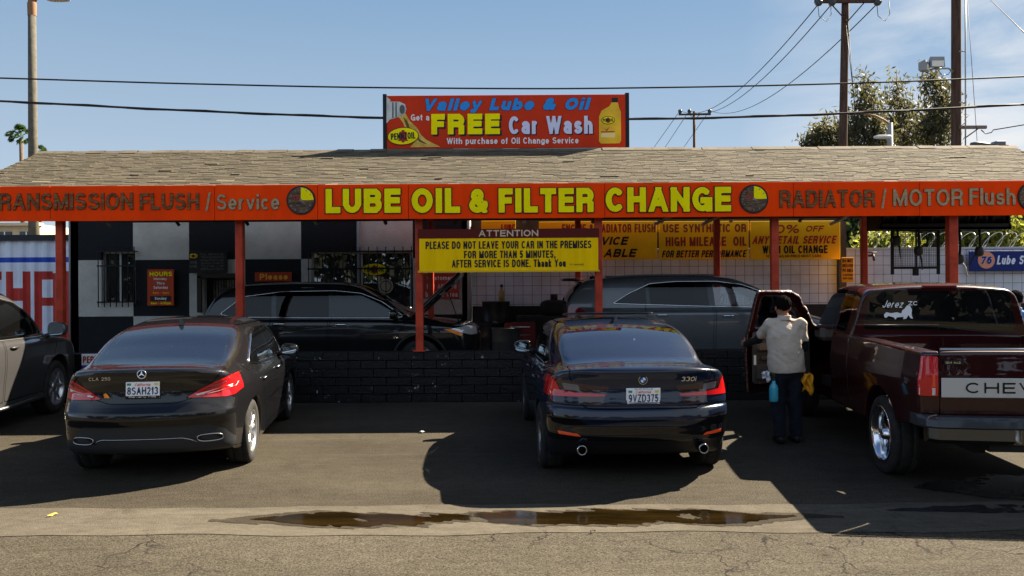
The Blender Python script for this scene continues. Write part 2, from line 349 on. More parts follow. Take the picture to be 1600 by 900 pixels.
# ------------------------------------------------------------------ grotesque lettering drawn from strokes (x, y: 0..1 between the outer stroke centres)
def _g():
    l = lambda *p: ('l',)+p
    a = lambda cx, cy, rx, ry, a0, a1: ('a', cx, cy, rx, ry, a0, a1)
    X = .66   # x-height of the stroke centres
    G = {
     'A': (.80, [l(0, -.05, .5, 1.06), l(1, -.05, .5, 1.06), l(.26, .30, .74, .30)]), 'B': (.74, [l(0, 0, 0, 1), l(0, 1, .60, 1), l(0, .53, .62, .53), l(0, 0, .64, 0), a(.60, .765, .36, .235, -90, 90), a(.64, .265, .36, .265, -90, 90)]),
     'C': (.78, [a(.5, .5, .5, .5, 42, 318)]), 'D': (.77, [l(0, 0, 0, 1), l(0, 1, .48, 1), l(0, 0, .48, 0), a(.48, .5, .52, .5, -90, 90)]), 'E': (.66, [l(0, 0, 0, 1), l(0, 1, 1, 1), l(0, .52, .93, .52), l(0, 0, 1, 0)]),
     'F': (.61, [l(0, 0, 0, 1), l(0, 1, 1, 1), l(0, .50, .88, .50)]), 'G': (.82, [a(.5, .5, .5, .5, 42, 330), l(.58, .44, 1, .44), l(1, .0, 1, .44)]), 'H': (.76, [l(0, 0, 0, 1), l(1, 0, 1, 1), l(0, .52, 1, .52)]), 'I': (.2, [l(.5, 0, .5, 1)]),
     'J': (.58, [l(1, .32, 1, 1), a(.5, .32, .5, .32, 180, 360)]), 'K': (.78, [l(0, 0, 0, 1), l(.0, .38, .98, 1.06), l(.34, .60, 1.0, -.06)]), 'L': (.60, [l(0, 0, 0, 1), l(0, 0, 1, 0)]), 'M': (.92, [l(0, 0, 0, 1), l(1, 0, 1, 1), l(.02, 1.04, .5, .0), l(.98, 1.04, .5, .0)]),
     'N': (.77, [l(0, 0, 0, 1), l(1, 0, 1, 1), l(0, 1.02, 1, -.02)]), 'O': (.84, [a(.5, .5, .5, .5, 0, 360)]), 'P': (.71, [l(0, 0, 0, 1), l(0, 1, .62, 1), l(0, .45, .62, .45), a(.62, .725, .38, .275, -90, 90)]), 'Q': (.84, [a(.5, .5, .5, .5, 0, 360), l(.62, .28, 1, -.04)]),
     'R': (.76, [l(0, 0, 0, 1), l(0, 1, .60, 1), l(0, .48, .60, .48), a(.60, .74, .38, .26, -90, 90), a(.62, .22, .34, .26, 0, 80), l(.96, .0, .96, .24)]), 'S': (.72, [a(.5, .755, .46, .245, 28, 262), a(.5, .255, .5, .255, -158, 84)]), 'T': (.68, [l(0, 1, 1, 1), l(.5, 0, .5, 1)]),
     'U': (.75, [l(0, .40, 0, 1), l(1, .40, 1, 1), a(.5, .40, .5, .40, 180, 360)]), 'V': (.77, [l(0, 1.06, .5, -.06), l(1, 1.06, .5, -.06)]), 'W': (1.12, [l(0, 1.06, .26, -.06), l(.26, -.06, .5, 1.04), l(.5, 1.04, .74, -.06), l(.74, -.06, 1, 1.06)]),
     'X': (.76, [l(0, 1.06, 1, -.06), l(0, -.06, 1, 1.06)]), 'Y': (.77, [l(0, 1.06, .5, .44), l(1, 1.06, .5, .44), l(.5, 0, .5, .44)]), 'Z': (.69, [l(0, 1, 1, 1), l(0, 0, 1, 0), l(.02, .0, .98, 1)]),
     'a': (.62, [a(.46, X*.74, .44, X*.26, 20, 160), l(.94, 0, .94, X*.70), a(.46, X*.28, .46, X*.28, 0, 360)]), 'b': (.65, [l(0, 0, 0, 1), a(.5, X/2, .5, X/2, 0, 360)]), 'c': (.60, [a(.5, X/2, .5, X/2, 48, 312)]), 'd': (.65, [l(1, 0, 1, 1), a(.5, X/2, .5, X/2, 0, 360)]),
     'e': (.63, [a(.5, X/2, .5, X/2, 0, 318), l(.0, X*.48, .98, X*.48)]), 'f': (.40, [l(.42, 0, .42, .78), l(0, X, .9, X), a(.86, .78, .44, .22, 90, 180)]), 'g': (.65, [l(1, -.06, 1, X), a(.5, X/2, .5, X/2, 0, 360), a(.5, -.06, .5, .22, 200, 360)]), 'h': (.62, [l(0, 0, 0, 1), a(.5, X*.58, .5, X*.42, 0, 180), l(1, 0, 1, X*.58)]),
     'i': (.2, [l(.5, 0, .5, X), l(.5, .97, .5, .99)]), 'j': (.25, [l(.8, -.1, .8, X), l(.8, .97, .8, .99)]), 'k': (.62, [l(0, 0, 0, 1), l(.02, X*.36, .92, X+.02), l(.36, X*.6, 1, -.04)]), 'l': (.2, [l(.5, 0, .5, 1)]), 'm': (.96, [l(0, 0, 0, X), a(.25, X*.6, .25, X*.4, 0, 180), l(.5, 0, .5, X*.6), a(.75, X*.6, .25, X*.4, 0, 180), l(1, 0, 1, X*.6)]),
     'n': (.62, [l(0, 0, 0, X), a(.5, X*.58, .5, X*.42, 0, 180), l(1, 0, 1, X*.58)]), 'o': (.66, [a(.5, X/2, .5, X/2, 0, 360)]), 'p': (.65, [l(0, -.28, 0, X), a(.5, X/2, .5, X/2, 0, 360)]), 'q': (.65, [l(1, -.28, 1, X), a(.5, X/2, .5, X/2, 0, 360)]), 'r': (.42, [l(0, 0, 0, X), a(.85, X*.55, .85, X*.45, 95, 175)]),
     's': (.60, [a(.5, X*.75, .44, X*.25, 30, 265), a(.5, X*.25, .5, X*.25, -155, 85)]), 't': (.40, [l(.38, .18, .38, .92), l(0, X, .9, X), a(.82, .18, .44, .18, 180, 270)]), 'u': (.62, [l(0, X*.42, 0, X), l(1, 0, 1, X), a(.5, X*.42, .5, X*.42, 180, 360)]), 'v': (.63, [l(0, X+.04, .5, -.04), l(1, X+.04, .5, -.04)]),
     'w': (.92, [l(0, X+.04, .26, -.04), l(.26, -.04, .5, X), l(.5, X, .74, -.04), l(.74, -.04, 1, X+.04)]), 'x': (.63, [l(0, X+.04, 1, -.04), l(0, -.04, 1, X+.04)]), 'y': (.63, [l(0, X+.04, .5, .0), l(1, X+.04, .40, -.26), l(.05, -.25, .38, -.25)]), 'z': (.55, [l(0, X, 1, X), l(0, 0, 1, 0), l(.02, 0, .98, X)]),
     '0': (.66, [a(.5, .5, .5, .5, 0, 360)]), '1': (.40, [l(.8, 0, .8, 1), l(.0, .74, .8, .98)]), '2': (.64, [a(.5, .70, .48, .30, -25, 170), l(.92, .56, .04, .02), l(0, 0, 1, 0)]), '3': (.64, [a(.48, .755, .46, .245, -80, 160), a(.48, .26, .52, .26, -160, 85)]), '4': (.66, [l(.74, 0, .74, 1), l(.74, 1, 0, .26), l(0, .25, 1, .25)]),
     '5': (.64, [l(.12, 1, .95, 1), l(.12, .52, .12, 1), a(.46, .32, .54, .32, -155, 130)]), '6': (.66, [a(.5, .31, .5, .31, 0, 360), a(.56, .5, .56, .5, 62, 190)]), '7': (.62, [l(0, 1, 1, 1), l(.98, 1, .32, -.05)]), '8': (.66, [a(.5, .76, .44, .24, 0, 360), a(.5, .265, .5, .265, 0, 360)]), '9': (.66, [a(.5, .69, .5, .31, 0, 360), a(.44, .5, .56, .5, -118, 10)]),
     '&': (.84, [a(.40, .78, .26, .22, -30, 215), l(.16, .68, .90, -.04), a(.38, .26, .38, .26, 118, 330), l(.60, .55, .2, .44), a(.30, .30, .68, .34, -28, 12)]), '/': (.46, [l(0, -.08, 1, 1.08)]), '.': (.2, [l(.5, 0, .5, .01)]), ',': (.2, [l(.5, .02, .5, -.12)]), '-': (.38, [l(.1, .42, .9, .42)]), ':': (.2, [l(.5, 0, .5, .01), l(.5, .56, .5, .57)]),
     '%': (1.0, [a(.19, .78, .19, .22, 0, 360), a(.81, .22, .19, .22, 0, 360), l(.22, -.02, .78, 1.02)]),
    }
    return G
GLYPH = _g()
def glyph_sd(ch, W, h, x, y):
    """Signed distance (cap height 1, stroke half-width h) of a glyph W wide."""
    v = np.full(x.shape, 9.0); sx, sy = max(W-2*h, 1e-3), 1-2*h
    for p in GLYPH[ch][1]:
        if p[0] == 'l':
            pts = [(h+p[1]*sx, h+p[2]*sy), (h+p[3]*sx, h+p[4]*sy)]; hh = h if abs(p[1]-p[3]) < .01 or abs(p[2]-p[4]) < .01 else h*.86; ext = h
        else:
            _, cx, cy, rx, ry, a0, a1 = p; n = 26 if a1-a0 > 200 else 14; hh = h*.96; ext = 0
            pts = [(h+(cx+rx*math.cos(R(a0+(a1-a0)*i/n)))*sx, h+(cy+ry*math.sin(R(a0+(a1-a0)*i/n)))*sy) for i in range(n+1)]
            if a1-a0 >= 360: pts[-1] = pts[0]
        full = p[0] == 'a' and p[6]-p[5] >= 360; m = len(pts)-1
        for i in range(m):
            ax, ay = pts[i]; bx, by = pts[i+1]; ex, ey = bx-ax, by-ay; L = math.hypot(ex, ey)+1e-9; ex, ey = ex/L, ey/L
            t = (x-ax)*ex+(y-ay)*ey; s = np.abs((x-ax)*-ey+(y-ay)*ex)
            lo = i == 0 and not full; hi = i == m-1 and not full
            if p[0] == 'l': d = np.maximum(s-hh, np.abs(t-L/2)-L/2-ext)
            else:
                tc = np.clip(t, 0, L); d = np.sqrt(s*s+(t-tc)**2)-hh
                if lo: d = np.where(t < 0, np.maximum(s-hh, -t), d)
                if hi: d = np.where(t > L, np.maximum(s-hh, t-L), d)
            v = np.minimum(v, d)
    if ch in 'ij': v = np.maximum(v, .05-np.abs(y-(.66*sy+2*h+.035)))
    lo_, hi_ = (-.30, 1.0) if ch in 'gjpqy' else (-.14, 1.0) if ch == ',' else (0.0, 1.0)
    if ch in 'acemnorsuvwxz': hi_ = .66*sy+2*h
    return np.maximum(v, np.maximum(lo_-y, y-hi_))
def letters(body, x0, x1, z0, z1, y, m, parent, bold=0.02, shear=0.0, spacing=1.0, depth=0.004, name='lettering', rot=0.0, outline=None):
    """Flat lettering in the XZ plane facing -Y, fitted to the box (x0..x1, z0..z1), front face at y."""
    ymin = -.28 if any(c in 'gpqyj' for c in body) else -.10 if ',' in body else 0.0
    ymax = 1.0 if any(c not in 'acemnorsuvwxz ' for c in body) else .72
    cap = (z1-z0)/(ymax-ymin); tw = (x1-x0)/cap-abs(shear)*1.0
    nat = sum(GLYPH[c][0] if c != ' ' else .34 for c in body)+.13*spacing*(len(body)-1)
    st = .125+2.1*bold; c0 = tw/nat; h = min(st, .235*c0+.025)/2
    # glyph widths follow the box, stems keep their weight
    thin = sum(1 for c in body if c != ' ' and GLYPH[c][0] <= .25); wide = sum(GLYPH[c][0] if c != ' ' else .34 for c in body if c == ' ' or GLYPH[c][0] > .25)
    gap = max(.05, .13*min(1.2, c0))*spacing
    c = (tw-thin*2*h-gap*(len(body)-1))/max(wide, .01)
    if c < .3: gap = max(.03, gap*.5); c = (tw-thin*2*h-gap*(len(body)-1))/max(wide, .01)
    px_h = cap; n = 30 if px_h > .25 else 20 if px_h > .11 else 12
    def run(off, yy, mm, nm, par, dep):
        Vs, Ts, base, xo = [], [], 0, max(0, -shear)
        for ch in body:
            if ch == ' ': xo += .34*c+gap; continue
            w0 = GLYPH[ch][0]; W_ = 2*h if w0 <= .25 else max(w0*c, 2.4*h)
            pad = off+.06; ya, yb = (-.32-pad if ch in 'gjpqy,' else -pad), 1+pad
            gx = np.linspace(-pad, W_+pad, max(5, int((W_+2*pad)*n))); gy = np.linspace(ya, yb, int((yb-ya)*n)+1)
            Xg, Yg = np.meshgrid(gx, gy, indexing='ij'); k = len(gy); i, j = np.meshgrid(np.arange(len(gx)-1), np.arange(k-1), indexing='ij'); q = (i*k+j).ravel()
            T = np.concatenate([np.stack([q, q+k, q+k+1], 1), np.stack([q, q+k+1, q+1], 1)])
            V = np.stack([Xg.ravel(), Yg.ravel(), 0*Xg.ravel()], 1)
            V, Ti, _ = split(V, T, glyph_sd(ch, W_, h, V[:, 0], V[:, 1])-off)
            if len(Ti):
                u, inv = np.unique(Ti, return_inverse=True); V = V[u].copy(); V[:, 0] += xo+shear*V[:, 1]
                Vs.append(V); Ts.append(inv.reshape(-1, 3)+base); base += len(V)
            xo += W_+gap
        V = np.concatenate(Vs); T = np.concatenate(Ts)
        x = x0+V[:, 0]*cap; z = z0+(V[:, 1]-ymin)*cap
        if rot:
            cx, cz = (x0+x1)/2, (z0+z1)/2; cc, s = math.cos(rot), math.sin(rot); x, z = cx+(x-cx)*cc-(z-cz)*s, cz+(x-cx)*s+(z-cz)*cc
        nv = len(V); P3 = np.stack([x, np.full(nv, yy), z], 1)
        if dep > .006:
            E = np.concatenate([T[:, [0, 1]], T[:, [1, 2]], T[:, [2, 0]]]); key = E[:, 0]*nv+E[:, 1]; rev = E[:, 1]*nv+E[:, 0]; b = E[~np.isin(key, rev)]
            P3 = np.concatenate([P3, P3+np.array([0, dep, 0])]); T = np.concatenate([T, np.stack([b[:, 1], b[:, 0], b[:, 0]+nv], 1), np.stack([b[:, 1], b[:, 0]+nv, b[:, 1]+nv], 1)])
        return meshobj(nm, P3, T, mm, par)
    if outline: run(outline[1], y+.003, outline[0], name+'_outline', parent, depth)
    return run(0.0, y, m, name, parent, depth)
# ------------------------------------------------------------------ ground
def asphalt(name, base, light, crack=0.5, rough=.88, speck=.9, stain=.25):
    m = bpy.data.materials.new(name); m.use_nodes = True
    nt = m.node_tree; N = nt.nodes; Lk = nt.links; b = N['Principled BSDF']; b.inputs['Roughness'].default_value = rough; b.inputs['Specular IOR Level'].default_value = .04
    tc = N.new('ShaderNodeTexCoord')
    def noise(sc, det=4, ro=.6, st=None):
        src = tc.outputs['Object']
        if st:
            mp = N.new('ShaderNodeMapping'); mp.inputs['Scale'].default_value = st; Lk.new(src, mp.inputs[0]); src = mp.outputs[0]
        n = N.new('ShaderNodeTexNoise'); n.inputs['Scale'].default_value = sc; n.inputs['Detail'].default_value = det; n.inputs['Roughness'].default_value = ro; Lk.new(src, n.inputs[0]); return n.outputs[0]
    def ramp(src, p0, p1, c0, c1):
        r = N.new('ShaderNodeValToRGB'); e = r.color_ramp.elements; e[0].position = p0; e[1].position = p1; e[0].color = tuple(c0)+(1,); e[1].color = tuple(c1)+(1,); Lk.new(src, r.inputs[0]); return r.outputs[0]
    def mix(f, a, c, mode='MIX'):
        x = N.new('ShaderNodeMix'); x.data_type = 'RGBA'; x.blend_type = mode
        if isinstance(f, float): x.inputs[0].default_value = f
        else: Lk.new(f, x.inputs[0])
        Lk.new(a, x.inputs[6])
        if isinstance(c, tuple): x.inputs[7].default_value = c
        else: Lk.new(c, x.inputs[7])
        return x.outputs[2]
    big = ramp(noise(.45, 6, .6, (.5, 1.4, 1)), .35, .68, base, light)
    sp = ramp(noise(62, 4, .85), .30, .70, (1-speck,)*3, (1+speck*.75,)*3)
    col = mix(1.0, big, sp, 'MULTIPLY')
    fine = ramp(noise(9, 6, .65, (.6, 1.3, 1)), .3, .7, (.80,)*3, (1.14,)*3); col = mix(1.0, col, fine, 'MULTIPLY')
    st = ramp(noise(1.6, 5, .6), .58, .72, (0, 0, 0), (stain,)*3)
    col = mix(st, col, (base[0]*.35, base[1]*.34, base[2]*.33, 1))
    # pale wheel scuffs running along the lane
    scf = ramp(noise(2.2, 6, .65, (.13, 2.2, 1)), .57, .75, (0, 0, 0), (.35,)*3)
    col = mix(scf, col, tuple(min(1, c*1.35) for c in light)+(1,))
    dv = N.new('ShaderNodeTexVoronoi'); dv.inputs['Scale'].default_value = 3.1; Lk.new(tc.outputs['Object'], dv.inputs[0])
    dr = ramp(dv.outputs['Distance'], .05, .11, (1, 1, 1), (0, 0, 0)); dm = ramp(noise(.6, 4), .52, .62, (0, 0, 0), (.75,)*3)
    col = mix(mix(1.0, dr, dm, 'MULTIPLY'), col, (base[0]*.3, base[1]*.28, base[2]*.26, 1))
    pt = N.new('ShaderNodeTexVoronoi'); pt.distance = 'CHEBYCHEV'; pt.inputs['Scale'].default_value = .22; Lk.new(tc.outputs['Object'], pt.inputs[0])
    col = mix(1.0, col, ramp(pt.outputs['Color'], .2, .8, (.90,)*3, (1.08,)*3), 'MULTIPLY')
    if crack:
        w = N.new('ShaderNodeTexNoise'); w.inputs['Scale'].default_value = 3.2; w.inputs['Detail'].default_value = 5; Lk.new(tc.outputs['Object'], w.inputs[0])
        va = N.new('ShaderNodeVectorMath'); va.operation = 'MULTIPLY_ADD'; va.inputs[1].default_value = (.45, .45, 0); Lk.new(w.outputs['Color'], va.inputs[0]); Lk.new(tc.outputs['Object'], va.inputs[2])
        v = N.new('ShaderNodeTexVoronoi'); v.feature = 'DISTANCE_TO_EDGE'; v.inputs['Scale'].default_value = 2.1; Lk.new(va.outputs[0], v.inputs[0])
        line = ramp(v.outputs[0], .006, .015, (1, 1, 1), (0, 0, 0))
        msk = ramp(noise(.8, 3), .46, .55, (0, 0, 0), (crack,)*3)
        col = mix(mix(1.0, line, msk, 'MULTIPLY'), col, (.018, .016, .014, 1))
    Lk.new(col, b.inputs['Base Color'])
    bp = N.new('ShaderNodeBump'); bp.inputs['Strength'].default_value = .55; bp.inputs['Distance'].default_value = .012; Lk.new(noise(110, 2, .7), bp.inputs['Height']); Lk.new(bp.outputs[0], b.inputs['Normal'])
    return m
g = MB(); g.quad((-400, -200, 0), (400, -200, 0), (400, 900, 0), (-400, 900, 0))
struct(g.build('parking_lot', asphalt('lot asphalt', (.045, .039, .0295), (.070, .061, .046), crack=.35)))
g = MB(); g.quad((-60, -20, .004), (60, -20, .004), (60, 5.95, .004), (-60, 5.95, .004))
struct(g.build('alley_road', asphalt('alley asphalt', (.054, .0475, .036), (.086, .076, .058), crack=1.0, speck=.95, stain=.12)))
g = MB()
xs = np.linspace(-40, 40, 321); e0 = 5.90+.03*np.sin(xs*1.7)+.02*np.sin(xs*5.1+1); e1 = 6.66+.03*np.sin(xs*1.3+2)+.015*np.sin(xs*6.3)
for i in range(320): g.quad((xs[i], e0[i], .008), (xs[i+1], e0[i+1], .008), (xs[i+1], e1[i+1], .008), (xs[i], e1[i], .008))
struct(g.build('gutter', asphalt('gutter concrete', (.074, .065, .050), (.106, .094, .073), crack=.3, speck=.28, stain=.3)))
def puddle(name, x0, x1, yc, half, m, z, seed, lob=5, rag=1.0, grow=0.0):
    """Ragged water outline: a long lens broken by layered waves, with dry islands."""
    r = np.random.default_rng(seed); gx = np.arange(x0-.5, x1+.5, .022); gy = np.arange(yc-half*2.4, yc+half*2.4, .012)
    X, Y = np.meshgrid(gx, gy, indexing='ij'); k = len(gy); i, j = np.meshgrid(np.arange(len(gx)-1), np.arange(k-1), indexing='ij'); q = (i*k+j).ravel()
    T = np.concatenate([np.stack([q, q+k, q+k+1], 1), np.stack([q, q+k+1, q+1], 1)]); V = np.stack([X.ravel(), Y.ravel(), np.full(X.size, z)], 1)
    x, y = V[:, 0], V[:, 1]; t = np.clip((x-x0)/(x1-x0), 0, 1); env = np.minimum(1, np.minimum((t*lob)**.7, ((1-t)*lob)**.7))
    n = np.zeros(len(V)); n2 = np.zeros(len(V))
    for o in range(8):
        f = 1.3*1.9**o; a = (.25, .45, .55, .42, .30, .22, .16, .11)[o]
        for _ in range(3):
            d = r.uniform(-.5, .5); n += a*np.sin(f*(x*math.cos(d)+y*3.2*math.sin(d+.5))+r.uniform(0, 6.3)); n2 += a*np.sin(f*(x*1.6+y*r.uniform(-4, 4))+r.uniform(0, 6.3))
    g = np.abs(y-yc-.05*half*n2)-half*(env*(1+.11*rag*n)-.02+grow)
    if not grow: g = np.maximum(g, .06*(n2-1.9))
    g = np.maximum(g, np.maximum(x0-.1-x, x-x1-.1)); V, Ti, _ = split(V, T, g); u, inv = np.unique(Ti, return_inverse=True)
    return struct(meshobj(name, V[u], inv.reshape(-1, 3), m))
WATER = mat('dirty puddle water', (.006, .0038, .001), rough=.09, spec=.45, col2=(.020, .0115, .0025), vscale=1.6, stretch=(.5, 3, 1), lo=.42, hi=.66)
DAMP = asphalt('damp concrete', (.030, .025, .018), (.052, .044, .033), crack=0, speck=.5)
puddle('damp_fringe', -2.3, 2.5, 6.285, .175, DAMP, .0105, 3, 6, 1.5, .20)
puddle('puddle', -2.1, 2.3, 6.285, .165, WATER, .013, 3, 6, 1.5)
WET = mat('wet asphalt', (.010, .010, .011), rough=.16, spec=.6, bump=.9, bscale=70)
puddle('wet_patch', 3.0, 5.6, 6.45, .10, WET, .013, 8)
puddle('wet_patch', 3.6, 6.2, 7.15, .42, WET, .006, 11, 3)
# ------------------------------------------------------------------ service bays: raised slab, low block wall
FD = 12.5
STUC_W = mat('white stucco', (.50, .49, .44), rough=.9, var=.10, vscale=3, bump=.9, bscale=35)
STUC_B = mat('black stucco', (.010, .011, .013), rough=.75, bump=.9, bscale=35)
g = MB(); g.box((0.2, 16.6, .10), (60, 7.3, .20)); struct(g.build('service_floor', asphalt('bay concrete', (.06, .058, .054), (.10, .096, .09), crack=0)))
BLK = mat('flaking black paint', (.007, .007, .009), rough=.42, spec=.25, bump=.5, bscale=30)
def add_flakes(m, dens):
    nt = m.node_tree; N = nt.nodes; Lk = nt.links; b = N['Principled BSDF']
    tc = N.new('ShaderNodeTexCoord'); n = N.new('ShaderNodeTexNoise'); n.inputs['Scale'].default_value = 14; n.inputs['Detail'].default_value = 6; n.inputs['Roughness'].default_value = .72; Lk.new(tc.outputs['Object'], n.inputs[0])
    n2 = N.new('ShaderNodeTexNoise'); n2.inputs['Scale'].default_value = 1.7; n2.inputs['Detail'].default_value = 3; Lk.new(tc.outputs['Object'], n2.inputs[0])
    a = N.new('ShaderNodeMath'); a.operation = 'MULTIPLY_ADD'; a.inputs[1].default_value = .30; Lk.new(n2.outputs[0], a.inputs[0]); Lk.new(n.outputs[0], a.inputs[2])
    r = N.new('ShaderNodeValToRGB'); e = r.color_ramp.elements; e[0].position = dens; e[1].position = dens+.02; e[0].color = (.006, .006, .0065, 1); e[1].color = (.32, .33, .35, 1)
    Lk.new(a.outputs[0], r.inputs[0]); Lk.new(r.outputs[0], b.inputs['Base Color'])
add_flakes(BLK, .812)
wl = thing('block_wall', 'low black-painted split block wall with white flaking specks in front of the service bays', 'wall', (0, 12.62, 0))
rng = random.Random(4)
mb = MB(); x = -5.4; H = .80
for row in range(6):
    x = -7.2+(.2 if row % 2 else 0)
    while x < 9.6:
        d = .012*rng.random()
        mb.box((x+.2, .10-d/2, .0667+row*.1333), (.393, .24+d, .127), bev=.006); x += .40
mb.build('block_courses', BLK, wl)
mb = MB(); mb.box((1.2, .12, .40), (16.7, .16, .80)); mb.build('mortar_core', mat('black mortar', (.006, .006, .007), rough=.8), wl)
# ------------------------------------------------------------------ canopy: gable roof on red posts
XL, XR = -8.55, 9.05; RY = 14.45; RZ = 4.30; EZ = 3.43; BY = 16.55
can = thing('service_canopy', 'long shingled gable canopy on red steel posts over the service bays', 'canopy', (0, 14.5, 0))
off = Vector((0, 14.5, 0))
def shingle_mat():
    m = mat('weathered shingle', (.076, .066, .048), rough=.95, col2=(.100, .088, .065), vscale=1.8, stretch=(1.0, 5, 5), bump=.5, bscale=60, lo=.30, hi=.70)
    nt = m.node_tree; N = nt.nodes; Lk = nt.links; b = N['Principled BSDF']
    at = N.new('ShaderNodeAttribute'); at.attribute_name = 'tone'; src = b.inputs['Base Color'].links[0].from_socket
    mx = N.new('ShaderNodeMix'); mx.data_type = 'RGBA'; mx.blend_type = 'MULTIPLY'; mx.inputs[0].default_value = 1; Lk.new(src, mx.inputs[6]); Lk.new(at.outputs['Color'], mx.inputs[7]); Lk.new(mx.outputs[2], b.inputs['Base Color'])
    return m
def shingles(y0, z0, y1, z1, name):
    """Courses of separate tabs from the eave (y0, z0) up to the ridge."""
    rng = random.Random(9); V = []; Fq = []; tone = []
    s = Vector((0, y1-y0, z1-z0)); Ls = s.length; u = s.normalized(); n = Vector((0, -u.z, u.y)) if y1 > y0 else Vector((0, u.z, -u.y))
    nc = 26; st = Ls/nc
    for c in range(nc+1):
        x = XL-.2*rng.random()
        while x < XR:
            w = rng.choice((.11, .15, .19, .22, .28)); x1 = min(x+w, XR+.04); a = max(x, XL)
            if rng.random() < .002: x += w; continue
            d = rng.uniform(-.012, .012); lift = .008+rng.random()*.007
            if rng.random() < .006: lift += .012
            f0 = Vector((0, y0, z0))+u*(c*st-.015+d); f1 = Vector((0, y0, z0))+u*min(c*st+st*1.25, Ls)
            k = len(V)
            for xx in (a+.002, x1-.002):
                V += [Vector((xx, 0, 0))+f0+n*lift, Vector((xx, 0, 0))+f0-n*.004, Vector((xx, 0, 0))+f1+n*.002]
            Fq += [[k, k+3, k+5, k+2], [k+1, k+4, k+3, k], [k, k+2, k+1], [k+3, k+4, k+5]]
            t = rng.uniform(.90, 1.07); t = t*.75 if rng.random() < .012 else t*1.25 if rng.random() < .02 else t
            tone += [t]*4; x += w
    o = meshobj(name, [v-off for v in V], Fq, shingle_mat(), can)
    ca = o.data.color_attributes.new('tone', 'FLOAT_COLOR', 'CORNER'); k = 0
    for p, t in zip(o.data.polygons, tone):
        for li in p.loop_indices: ca.data[li].color = (t, t*.985, t*.95, 1)
    return o
fy = FD-.06
rf = shingles(fy, EZ, RY, RZ, 'shingle_slope'); shingles(BY, EZ, RY, RZ, 'shingle_slope')
mb = MB(); t = .05
mb.add([(XL, fy, EZ-.02), (XR, fy, EZ-.02), (XR, RY, RZ-.012), (XL, RY, RZ-.012), (XL, BY, EZ-.02), (XR, BY, EZ-.02)], [(0, 1, 2, 3), (3, 2, 5, 4)])
mb.add([(XL, fy+.02, EZ-.09), (XR, fy+.02, EZ-.09), (XR, RY, RZ-.10), (XL, RY, RZ-.10), (XL, BY-.02, EZ-.09), (XR, BY-.02, EZ-.09)], [(3, 2, 1, 0), (4, 5, 2, 3)])
for i in range(len(mb.v)): mb.v[i] = tuple(Vector(mb.v[i])-off)
mb.build('roof_deck', mat('dark soffit', (.022, .02, .02), rough=.8), can)
mb = MB()   # ridge caps
xx = XL
while xx < XR:
    w = .30; d = rng.uniform(-.006, .01)
    mb.add([(xx, RY-.13-off.y, RZ-.045+d), (xx+w-.004, RY-.13-off.y, RZ-.045+d), (xx+w-.004, RY-off.y, RZ+.022+d), (xx, RY-off.y, RZ+.022+d), (xx, RY+.13-off.y, RZ-.045+d), (xx+w-.004, RY+.13-off.y, RZ-.045+d)], [(0, 1, 2, 3), (3, 2, 5, 4)]); xx += w
mb.build('ridge_caps', mat('ridge shingle', (.11, .092, .065), rough=.92, var=.25, vscale=3), can)
RED = mat('red oxide paint', (.42, .045, .018), rough=.45, var=.25, vscale=5, bump=.08, bscale=30)
rng = random.Random(2)
for px in (95, 375, 655, 935, 1210, 1487):
    x = P(px, 400, FD+.16).x; mb = MB(); wd = .115 if px != 1487 else .14
    z0 = .80 if -7.1 < x < 9.5 else 0
    mb.box((x, FD+.16-off.y, (z0+3.36)/2), (wd, wd, 3.36-z0), bev=.008); mb.box((x, FD+.16-off.y, z0+.012), (.20, .18, .02), bev=.003)
    mb.build('post', RED, can)
DRED = mat('red oxide paint', (.42, .045, .018))
for px in (673, 903, 1120, 1350):
    x = P(px, 400, 16.15).x; mb = MB(); mb.box((x, 16.15-off.y, 1.75), (.115, .115, 3.1), bev=.008); mb.build('post', RED, can)
for y in (FD+.16, 16.15):
    mb = MB(); mb.box((.2, y-off.y, 3.24), (17.0, .09, .16)); mb.build('beam', mat('beam brown', (.05, .035, .03), rough=.7), can)
WOODW = mat('weathered white wood', (.42, .40, .35), rough=.85, var=.2, vscale=4)
for i in range(13):
    x = XL+.3+i*(XR-XL-.6)/12; mb = MB(); mb.tube([(x, FD+.05-off.y, 3.12), (x, RY-off.y, 4.10), (x, BY-.2-off.y, 3.12)], .04, 4, smooth=False); mb.build('rafter', mat('rafter dark', (.05, .045, .04), rough=.8) if i % 3 else WOODW, can)
for px in (1035, 1110, 1310):   # pale knee braces at the back posts
    a = P(px-12, 350, 16.1); b = P(px+14, 338, 15.0); mb = MB(); mb.cyl(a-off, b-off, .035, 4); mb.build('knee_brace', WOODW, can)
# ------------------------------------------------------------------ office with its checkerboard front, tiled perimeter wall
OY = 17.4
off2 = Vector((-5.4, OY, 0))
ofc = thing('office_building', 'stucco office with a black and white checkerboard front beneath the canopy', 'building', tuple(off2))
xs_ = [P(px, 400, OY).x for px in (108, 121, 208, 295.5, 383, 470.5, 557.5, 645, 736)]
zs_ = [3.85, P(0+400, 317, OY).z, P(400, 405, OY).z, P(400, 493, OY).z, P(400, 581, OY).z, .2]
holes = {}
wb, ww_ = MB(), MB()
